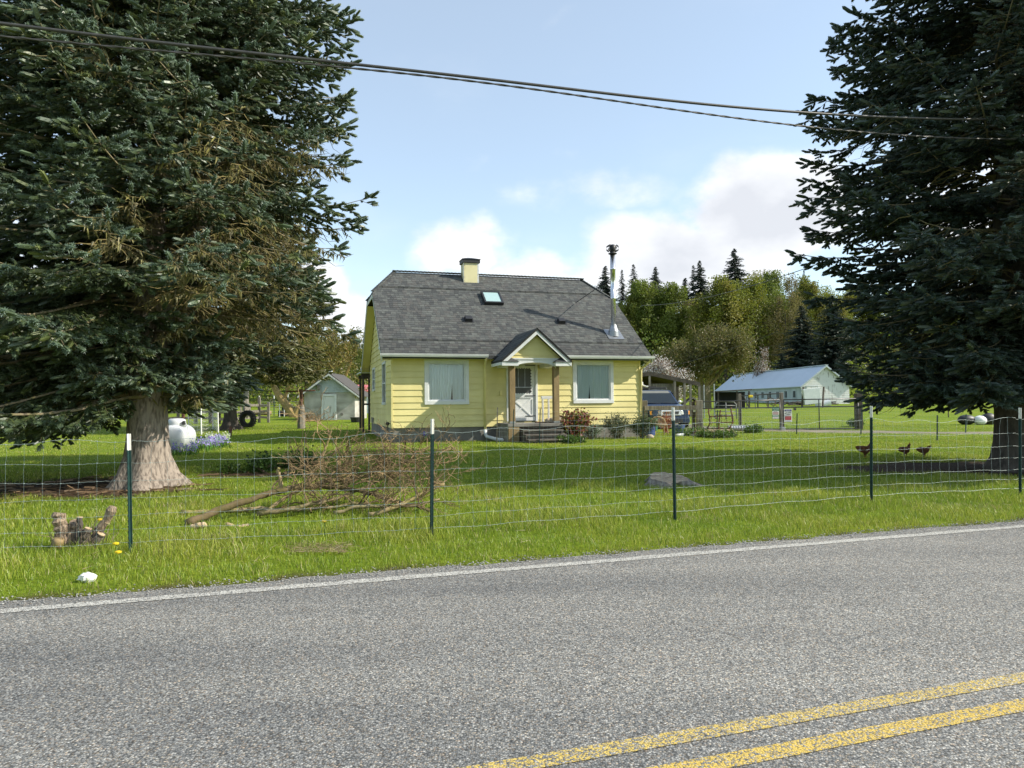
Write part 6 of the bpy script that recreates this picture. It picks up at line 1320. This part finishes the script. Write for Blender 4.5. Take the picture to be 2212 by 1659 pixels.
for u, h in ((1521, 2.05), (1543, 2.1)):
    x = xat(u, 44); o = wpost("pen_pole", x, 44, h, .07, 'galv'); tag(o, "bare grey pole standing left of the apple trunk" if u == 1521 else "bare grey pole just right of the apple trunk", "pole", "poles of the animal pen")
m = MB(); pa, pb = at(1506, 886, 44), at(1543, 880, 44); t = np.linspace(0, 1, 20)[:, None]; P = pa * (1 - t) + pb * t; P[:, 2] -= .22 * np.sin(np.pi * t[:, 0]); m.tube(P, .02, 5); tag(m.build("sagging_rope", M['tan']), "pale rope sagging between the pen poles", "rope")
q = gp(1494, 900, 44); dk = thing("dog_house", "small gabled dark hutch beside the pole shed posts", "hutch", q); m = MB(); m.box((-.5, -.4, 0), (.5, .4, .75)); m.build("hutch_wall", M['darkwood'], dk); m = MB(); m.prism([(-.68, .70), (0, 1.18), (.68, .70), (.68, .78), (0, 1.27), (-.68, .78)], -.5, .5); m.build("hutch_roof", M['greywood'], dk)
M['pipegrey'] = mat('dull_grey_tube', (.22, .225, .22), rough=.6)
# tube gate / feeder panel
fp = thing("feeder_panel", "free-standing galvanised tube panel behind the left gate", "panel", (0, 0, 0)); m = MB(); Yp = 41
pts = [(1546, 905), (1544, 880), (1548, 870), (1555, 867), (1585, 868), (1590, 873), (1592, 905)]; m.tube([at(u, v, Yp) for u, v in pts], .035, 7)
for v in (876, 889, 897): m.tube([at(1545, v, Yp), at(1591, v, Yp)], .028, 6)
m.tube([at(1568, 868, Yp), at(1568, 906, Yp)], .028, 6); m.build("tube_frame", M['pipegrey'], fp, smooth=True)
# ------------------------------------------------------------------ the long white barn
bx, by, bz = 32.1, 79.0, tz(32.1, 79) - .05; bang = math.atan2(.087, .996); BL, BW, BH, BRS = 25.0, 5.5, 2.15, 2.12
barn = thing("white_barn", "long low white barn with blue-grey metal roof and row of small windows", "barn", (bx, by, bz), bang)
m = MB(); tnn = (1, 1, 1)
m.box((.0, .0, -.6), (BW, BL, BH)); m.build("side_wall", M['greyblue'], barn)
m = MB()
for k in range(11): m.box((-.035, .0, k * .195 + .01), (-.004, BL, k * .195 + .19)) 
m.build("lap_boards", M['greyblue'], barn)
m = MB(); k = 0; z = 0.0; top = lambda zz: 0 if zz < BH else (zz - BH) / BRS * BW / 2
while z < BH + BRS - .05:
    x0 = top(z) ; m.add([(x0, -.03, z), (BW - x0, -.03, z), (BW - top(z + .2), -.012, z + .2), (top(z + .2), -.012, z + .2)], [(0, 1, 2, 3)]); z += .2
m.build("gable_wall", M['oldwhite'], barn)
m = MB(); ov = .3
for s in (-1, 1):
    e = (BW / 2 + s * (BW / 2 + .28)); P = [(e, -ov, BH - .21), (BW / 2, -ov, BH + BRS + .02), (BW / 2, BL + ov, BH + BRS + .02), (e, BL + ov, BH - .21)]; m.slab(P if s < 0 else P[::-1], (0, 0, .07))
rb = m.build("roof", M['alu'], barn); m = MB(); m.box((BW / 2 - .2, -ov - .02, BH + BRS + .06), (BW / 2 + .2, BL + ov, BH + BRS + .13)); m.build("ridge_cap", M['alu'], rb)
m = MB()
for s in (-1, 1): m.beam((BW / 2 + s * (BW / 2 + .28), -ov - .012, BH - .24), (BW / 2, -ov - .012, BH + BRS - .02), .03, .2, up=(0, -1, 0)) if False else m.slab([(BW / 2 + s * (BW / 2 + .28), -ov - .03, BH - .36), (BW / 2, -ov - .03, BH + BRS - .13), (BW / 2, -ov - .03, BH + BRS + .05), (BW / 2 + s * (BW / 2 + .28), -ov - .03, BH - .18)], (0, .025, 0))
m.build("barge_board", M['greyblue'], rb)
for k in range(10):
    y = 1.6 + k * 2.05; m = MB(); m.box((-.07, y - .42, .70), (-.036, y + .42, 1.62)); f = m.build("window", M['greyblue'], barn); m = MB(); m.box((-.085, y - .27, .80), (-.068, y + .27, 1.53)); m.build("pane", M['dark'], f); m = MB(); m.box((-.095, y - .03, .80), (-.084, y + .03, 1.53)); m.build("muntin", M['greyblue'], f)
m = MB(); m.box((.55, -.09, -.1), (1.75, -.035, 1.98)); d_ = m.build("barn_door", M['oldwhite'], barn); m = MB()
for x in (.48, 1.76): m.box((x, -.10, -.1), (x + .07, -.034, 2.0))
m.box((.48, -.10, 2.0), (1.83, -.034, 2.07)); m.build("door_frame", M['greyblue'], d_)
m = MB(); m.box((-.045, -.05, -.2), (.10, -.031, BH)); m.build("corner_board", M['oldwhite'], barn)
def barnside(u, v): return gp(u, v, 75)
q = gp(1755, 873, 74); wcr = thing("white_crate", "white square box leaning in a wooden frame beside the barn door", "crate", q); m = MB(); m.box((-.75, -.3, .35), (.75, .1, 1.75), Mtr((0, 0, 0), 0, R(-6))); m.build("box", M['white'], wcr, bevel=.02)
for x in (-.95, .9): m = MB(); m.beam((x, 0, 0), (x + .2, .1, 1.9), .12, .12); m.build("prop", M['darkwood'], wcr)
q = gp(1808, 873, 74); tr = thing("stock_trailer", "low white trailer with dark open side at the barn's gable end", "trailer", q); m = MB(); m.box((-2.3, 0, .25), (2.0, 2, 1.75)); m.build("body", M['white'], tr, bevel=.03); m = MB(); m.box((-1.9, -.03, .3), (.9, .0, 1.45)); m.build("opening", M['dark'], tr)
for x in (-1.2, 1.2): m = MB(); m.lathe([(.001, -.1), (.33, -.1), (.33, .1), (.001, .1)], 18, Mtr((x, -.02, .32), 0, 0, R(90))); m.build("wheel", M['rubber'], tr)
for u, v, s, lb in ((1769, 877, .42, "white bucket standing in the grass before the barn"), (1778, 876, .34, "second white tub, tipped, right of the white bucket")):
    q = gp(u, v, 70); m = MB(); m.lathe([(s * .75, 0), (s, s * 1.9), (s * .88, s * 1.9), (s * .68, .1)], 14, Mtr((0, 0, 0 if s > .4 else s * .7), 0, 0 if s > .4 else R(75))); o = m.build("white_tub", M['white'], None); o.location = tuple(q); tag(o, lb, "tub", "white tubs before the barn")
q = gp(1740, 877, 72); m = MB(); rr_ = np.random.default_rng(3)
for k in range(60): a = rr_.uniform(0, 6.28); p = np.array([rr_.normal(0, 1.2), rr_.normal(0, .35), rr_.uniform(.02, .35)]); d = np.array([math.cos(a), math.sin(a) * .5, rr_.uniform(-.15, .25)]) * rr_.uniform(.3, .9); m.tube([p - d, p + d], .05, 5)
o = m.build("stick_heap", M['barkdark']); o.location = tuple(q); tag(o, "low heap of brown sticks along the barn's foot", "brush pile")
# lean-to and machinery in front of the barn's far windows
q = gp(1582, 882, 66); lt = thing("lean_to", "dark low shelter with flat roof at the far end of the barn", "shelter", q); m = MB(); m.box((-1.6, -.6, 1.55), (1.7, .9, 1.65), Mtr((0, 0, 0), 0, R(-3))); m.build("roof", M['darkwood'], lt); m = MB(); m.box((-1.4, .7, 0), (1.4, .8, 1.5)); m.build("back_wall", M['dark'], lt)
for x in (-1.4, .3, 1.4): m = MB(); m.box((x - .06, -.5, 0), (x + .06, -.4, 1.55)); m.build("pole", M['darkwood'], lt)
q = gp(1645, 882, 62); mc = thing("hay_rake", "rusty spidery farm implement standing in front of the barn windows", "farm implement", q); m = MB()
for p, q_ in (((-1.6, 0, 1.15), (1.9, 0, 1.35)), ((-1.6, 0, 1.15), (-1.1, 0, 0)), ((-.3, 0, 1.2), (-.3, .1, 0)), ((.6, 0, 1.25), (.6, 0, .1)), ((1.9, 0, 1.35), (1.9, .1, .1)), ((.6, 0, .7), (1.9, 0, .75)), ((-1.9, 0, 1.2), (-1.5, 0, 1.1))): m.tube([p, q_], .06, 6)
m.build("frame", M['darkmetal'], mc)
for x in (.8, 1.6): m = MB(); an = np.linspace(0, 6.283, 22); m.tube(np.stack([x + .42 * np.cos(an), 0 * an - .1, .5 + .42 * np.sin(an)], 1), .03, 5, False); m.build("wheel", M['rust'], mc)
q = gp(1622, 884, 58); ys = thing("yellow_chair", "bright yellow seat on a thin metal stand before the barn", "seat", q); m = MB(); m.box((-.18, -.1, 1.0), (.18, .1, 1.22)); m.build("seat", M['yellowplastic'], ys, bevel=.05); m = MB()
for x in (-.35, .38): m.tube([(x, 0, 0), (x, 0, 1.1 if x < 0 else 1.35)], .03, 6)
m.build("stand", M['darkmetal'], ys)
# white post and animals beyond the right fence
q = gp(2104, 917, 37); cw = thing("dark_bundle", "black and white bundle lying in the pasture under the right spruce", "bundle", q); m = MB(); m.blob((-.35, 0, .22), (.42, .25, .24), 14, 9, .03); m.blob((.72, .05, .24), (.38, .25, .30), 14, 9, .03); m.build("dark_part", M['black'], cw, smooth=True); m = MB(); m.blob((.22, -.1, .20), (.32, .22, .22), 12, 8, .07); m.build("white_part", M['white'], cw, smooth=True)
for x, y, lb in ((xat(2048, 42), 42, "thin dark stake left of the black and white bundle"), (xat(2165, 40), 40, "thin dark stake right of the black and white bundle")): o = wpost("pasture_stake", x, y, 1.1, .05, 'darkwood'); tag(o, lb, "stake", "stakes in the far pasture")
# ================================================================== LEFT BACK YARD
sx0, sx1 = xat(657, 51.8), xat(766.5, 51.8); sw = sx1 - sx0; zg = .42
sh = thing("garden_shed", "small grey concrete garden shed with white gable and peeling door", "shed", (sx0, 51.8, zg)); WH = 2.0; AP = 3.35; cxs = sw * .508
m = MB(); m.box((0, 0, -.5), (sw, 4.2, WH)); m.build("wall", M['shedconc'], sh)
m = MB(); 
for (x0, x1) in ((.14, cxs - .62), (cxs - .60, cxs + .50), (cxs + .52, sw - .14)):
    z = WH + .005
    while z < AP - .15:
        h = min(.17, AP - .15 - z); lim = lambda zz: ((zz - WH) / (AP - WH)) * cxs
        xa0, xa1 = max(x0, lim(z) + .05), min(x1, sw - lim(z) * (sw - cxs) / cxs - .05); xb0, xb1 = max(x0, lim(z + h) + .05), min(x1, sw - lim(z + h) * (sw - cxs) / cxs - .05)
        if xa1 - xa0 > .05 and xb1 > xb0: m.add([(xa0, -.05, z), (xa1, -.05, z), (xb1, -.035, z + h), (xb0, -.035, z + h)], [(0, 1, 2, 3)])
        z += h
m.slab([(0, -.03, WH + .002), (sw, -.03, WH + .002), (cxs, -.03, AP)], (0, .1, 0)); m.build("gable", M['greyblue'], sh)
m = MB()
for s in (-1, 1):
    e = -.38 if s < 0 else sw + .42; ez = AP - (AP - WH) * ((cxs - e) / cxs if s < 0 else (e - cxs) / (sw - cxs)); P = [(e, -.35, ez), (cxs, -.35, AP + .02), (cxs, 4.4, AP + .02), (e, 4.4, ez)]; m.slab(P if s < 0 else P[::-1], (0, 0, .07), (.9, .8, .75))
rs = m.build("roof", M['shingle'], sh); m = MB()
for s in (-1, 1):
    e = -.38 if s < 0 else sw + .42; ez = AP - (AP - WH) * ((cxs - e) / cxs if s < 0 else (e - cxs) / (sw - cxs)); m.slab([(e, -.37, ez - .12), (cxs, -.37, AP - .12), (cxs, -.37, AP + .01), (e, -.37, ez + .01)], (0, .03, 0))
m.build("barge_board", M['oldwhite'], rs); m = MB(); m.box((cxs - .12, .1, AP + .02), (cxs + .10, .4, AP + .28)); m.build("vent", M['white'], rs)
dx = cxs - .06; m = MB(); m.box((dx - .40, -.05, 0), (dx + .40, -.01, 1.72)); ds = m.build("door", M['oldwhite'], sh); m = MB()
for x in (-.54, .41): m.box((dx + x, -.09, 0), (dx + x + .13, .0, 1.74))
m.box((dx - .54, -.092, 1.74), (dx + .54, .0, 1.88)); m.build("door_frame", M['white'], ds)
m = MB(); m.box((.98, -.2, 2.18), (1.16, -.06, 2.5)); m.box((.95, -.23, 2.5), (1.19, -.06, 2.54)); tag_ = m.build("birdhouse", M['greywood'], sh, bevel=.01)
m = MB(); m.lathe([(.11, -.0), (.11, .02)], 16, Mtr((sw - .95, -.005, .42), 0, 0, R(90))); m.build("round_plug", M['concrete'], sh)
# red-roofed building
rx = xat(742, 74); rb_ = thing("red_roofed_house", "white building with pinkish red metal roof seen between shed and house", "house", (rx, 74, tz(rx, 74))); ztop = at(760, 832, 76)[2] - rb_.location[2]; m = MB(); m.box((0, 0, -.5), (9, 7, ztop - .75)); m.build("wall", M['white'], rb_); m = MB(); m.slab([(-.4, -.4, ztop - .75), (9.4, -.4, ztop - .75), (9.4, 3.5, ztop), (-.4, 3.5, ztop)], (0, 0, .08)); m.slab([(-.4, 7.4, ztop - .75), (-.4, 3.5, ztop), (9.4, 3.5, ztop), (9.4, 7.4, ztop - .75)], (0, 0, .08)); m.build("roof", M['red'], rb_)
o = wpost("brown_post", xat(783, 37.5), 37.5, 2.35, .16, 'wood'); tag(o, "tall plain brown post between the shed and the house corner", "post")
q = gp(770, 912, 40); m = MB(); m.lathe([(.33, 0), (.40, .32), (.34, .32), (.30, .1)], 18); o = m.build("black_planter", M['black']); o.location = tuple(q); tag(o, "black round planter on the grass right of the shed", "planter")
# clothes-line post
q = gp(650.6, 926, 38); cp = thing("clothesline_post", "T-shaped clothes-line post of grey wood with rusty iron pipe top", "post", q); zt2 = at(650, 876.5, q[1])[2] - q[2]; zp = at(650, 840.5, q[1])[2] - q[2]; m = MB(); m.tube([(0, 0, -.2), (.01, 0, zt2 * .5), (.03, 0, zt2 * .9), (.08, 0, zt2 + .06)], [.20, .19, .15, .05], 10); m.build("wooden_base", M['greywood'], cp); m = MB(); m.tube([(0, 0, zt2 * .6), (0, 0, zp)], .085, 10); m.build("pipe", M['rust'], cp); m = MB(); m.tube([(-.80, 0, zp - .12), (.72, 0, zp - .08)], .04, 8); m.build("cross_pipe", M['rust'], cp)
# tyres
def tyre(label, loc, rr, wd, rot):
    o = thing("old_tyre", label, "tyre", loc, 0, "old tractor tyres in the back yard"); o.rotation_euler = rot; m = MB(); h = wd / 2
    m.lathe([(rr * .52, -h * .75), (rr * .70, -h), (rr * .93, -h * .92), (rr, -h * .6), (rr * 1.01, 0), (rr, h * .6), (rr * .93, h * .92), (rr * .70, h), (rr * .52, h * .75), (rr * .60, 0), (rr * .52, -h * .75)], 36, cap=False); m.build("carcass", M['rubber'], o, smooth=True); m = MB()
    for k in range(22):
        a = k / 22 * 6.283
        for s in (-1, 1): Mx = Mtr((0, 0, 0), a + (.14 if s > 0 else 0)); m.box((rr * .95, -rr * .045, 0 if s > 0 else -h * .92), (rr * 1.05, rr * .045, h * .92 if s > 0 else 0), Mx)
    m.build("tread", M['rubber'], o)
q = gp(535, 923, 39); tyre("large tyre standing upright beside the dark spruce trunk", q + (0, 0, .44), .46, .34, (R(90), 0, R(-12)))
q = gp(624, 899, 58); tyre("wide tractor tyre lying flat at the bottom of the stack of two", q + (0, 0, .26), .88, .55, (0, 0, 0)); tyre("smaller tyre lying on top of the wide tractor tyre", q + (.12, 0, .70), .70, .32, (0, 0, .3))
q = gp(563, 897, 57); m = MB(); m.tube([(-.85, 0, .22), (-.3, .05, .26), (.4, 0, .25), (1.0, -.05, .2)], [.26, .27, .25, .22], 12); o = m.build("fallen_log", M['wood'], None, smooth=True); o.location = tuple(q); tag(o, "short thick brown log lying left of the stacked tyres", "log")
q = gp(672, 905, 49); m = MB(); m.blob((0, 0, .28), (.62, .35, .36), 12, 8, .10); o = m.build("boulder", M['shedconc'], None, smooth=True); o.location = tuple(q); tag(o, "pale grey boulder against the shed's front wall", "boulder")
q = gp(672, 911, 47); sh2 = thing("small_brush_pile", "small heap of twigs on the grass before the shed door", "brush pile", q); m = MB(); tips = []; rng = np.random.default_rng(12)
for k in range(36): grow(rng, m, tips, np.array([rng.normal(0, .7), rng.normal(0, .25), .05]), unit(np.array([rng.normal(0, 1), rng.normal(0, .4), abs(rng.normal(.2, .3))])), .5, .02, 3, 5, spread=.6, up=.05, wc=(1.3, 1.1, .8), rmin=.009)
m.build("twigs", M['twig'], sh2)
q = gp(658, 905, 48); m = MB(); m.lathe([(.26, 0), (.36, .42), (.30, .42), (.25, .1)], 16); o = m.build("black_bucket", M['black']); o.location = tuple(q); tag(o, "black bucket beside the clothes-line post's far side", "bucket")
q = gp(497, 943, 31); m = MB(); m.box((-.055, -.04, -.1), (.055, .04, .42)); o = m.build("rusty_marker", M['rust'], None, bevel=.01); o.location = tuple(q); o.rotation_euler = (0, R(4), 0); tag(o, "short rusty iron marker in the lawn below the dark spruce trunk", "marker")
# ------------------------------------------------------------------ net fence, corral, far posts
nf = thing("net_fence", "slack white netting on thin white plastic stakes beside the gas tank", "fence", (0, 0, 0)); NS = [(408, 938, 873, 34), (435.5, 942, 873, 31.5), (460, 921, 863, 37), (472, 925, 886, 33)]
NP = []
for u, v, vt, Y_ in NS: x = xat(u, Y_); b = np.array([x, Y_, tz(x, Y_)]); t = at(u - 1.5, vt, Y_); NP.append((b, t)); m = MB(); m.tube([b - (0, 0, .1), t], .028, 7); m.build("stake", M['paper'], nf)
for (b0, t0), (b1, t1) in zip(NP[:-1], NP[1:]):
    m = MB()
    for f in np.linspace(.08, .97, 8): t = np.linspace(0, 1, 14)[:, None]; P = (b0 + (t0 - b0) * f) * (1 - t) + (b1 + (t1 - b1) * f) * t; P[:, 2] -= .16 * np.sin(np.pi * t[:, 0]) * (1 - .3 * f); m.tube(P, .008, 4, False)
    for t in np.linspace(.06, .94, 9): p = b0 * (1 - t) + b1 * t; q_ = t0 * (1 - t) + t1 * t; m.tube([p + (0, 0, .02), q_ - (0, 0, .16 * math.sin(math.pi * t))], .006, 3, False)
    m.build("netting", M['paper'], nf)
o = wpost("rusty_pipe_post", xat(396, 33), 33, 1.35, .12, 'rust'); tag(o, "thick rusty orange pipe post behind the gas tank lid", "post")
co = thing("corral_fence", "old grey wooden rail corral behind the netting, left of the dark trunk", "fence", (0, 0, 0)); CP = [(350, 46, 1.3), (385, 46, 1.35), (423, 46, 1.6), (455, 46, 1.8), (474, 45, 1.8), (500, 45, 1.5), (560, 47, 1.7), (580, 47, 1.35)]
for k, (u, Y_, h) in enumerate(CP): wpost("post", xat(u, Y_), Y_, h, .2 if k in (2, 3) else .15, 'darkwood' if k in (3, 4) else 'greywood', co)
for h in (.35, .75, 1.15):
    m = MB(); P = [(xat(u, Y_), Y_ - .12, tz(xat(u, Y_), Y_) + h) for u, Y_, _ in CP]
    for p, q_ in zip(P[:-1], P[1:]): m.beam(np.array(p) + (0, 0, random.uniform(-.06, .06)), np.array(q_) + (0, 0, random.uniform(-.06, .06)), .05, .15)
    m.build("rail", M['greywood'], co)
lg = thing("leaning_ladder", "grey wooden ladder frame leaning behind the dark trunk", "ladder", (0, 0, 0)); Yl = 44
for u0, u1, v1 in ((497 + 22, 513, 868), (533, 521, 867), (541, 531, 872)): m = MB(); m.beam(at(u0, 903, Yl), at(u1 + 8, v1, Yl + .5), .10, .08); m.build("side_rail", M['greywood'], lg)
for v in (892, 898): m = MB(); m.beam(at(514, v, Yl), at(538, v, Yl), .07, .1); m.build("rung", M['greywood'], lg)
for k, (u, Y_, h) in enumerate(((592, 66, 1.6), (622, 66, 1.7), (652, 68, 1.7), (604, 62, 1.1), (614, 62, 1.1), (630, 61, 1.1), (660, 62, 1.15), (667, 62, 1.1), (694, 69, 1.6), (560, 66, 1.6))):
    x = xat(u, Y_); z = tz(x, Y_); thin = h < 1.3; m = MB(); m.box((-.03, -.03, -.1), (.03, .03, h)); o = thing("pasture_post", "thin white pasture stake far behind the stacked tyres" if thin else "white-tipped pasture post far behind the stacked tyres", "post", (x, Y_, z), 0, "white stakes of the far pasture" if thin else "white-tipped posts of the far pasture")
    m.build("stake", M['paper'] if thin else M['tpost'], o)
    if not thin: m = MB(); m.box((-.035, -.035, h), (.035, .035, h + .28)); m.build("white_tip", M['paper'], o)
far_fence = MB()
for h in np.linspace(.2, 1.3, 6): far_fence.tube([(xat(560, 66), 66, tz(xat(560, 66), 66) + h), (xat(700, 69), 69, tz(xat(700, 69), 69) + h)], .008, 3, False)
tag(far_fence.build("pasture_wire", M['wire']), "faint wires strung between the far white-tipped pasture posts", "wire")
print("TRI", sum(len(o.data.polygons) for o in bpy.data.objects if o.type == 'MESH'), "fingers", nA, nR, nB)
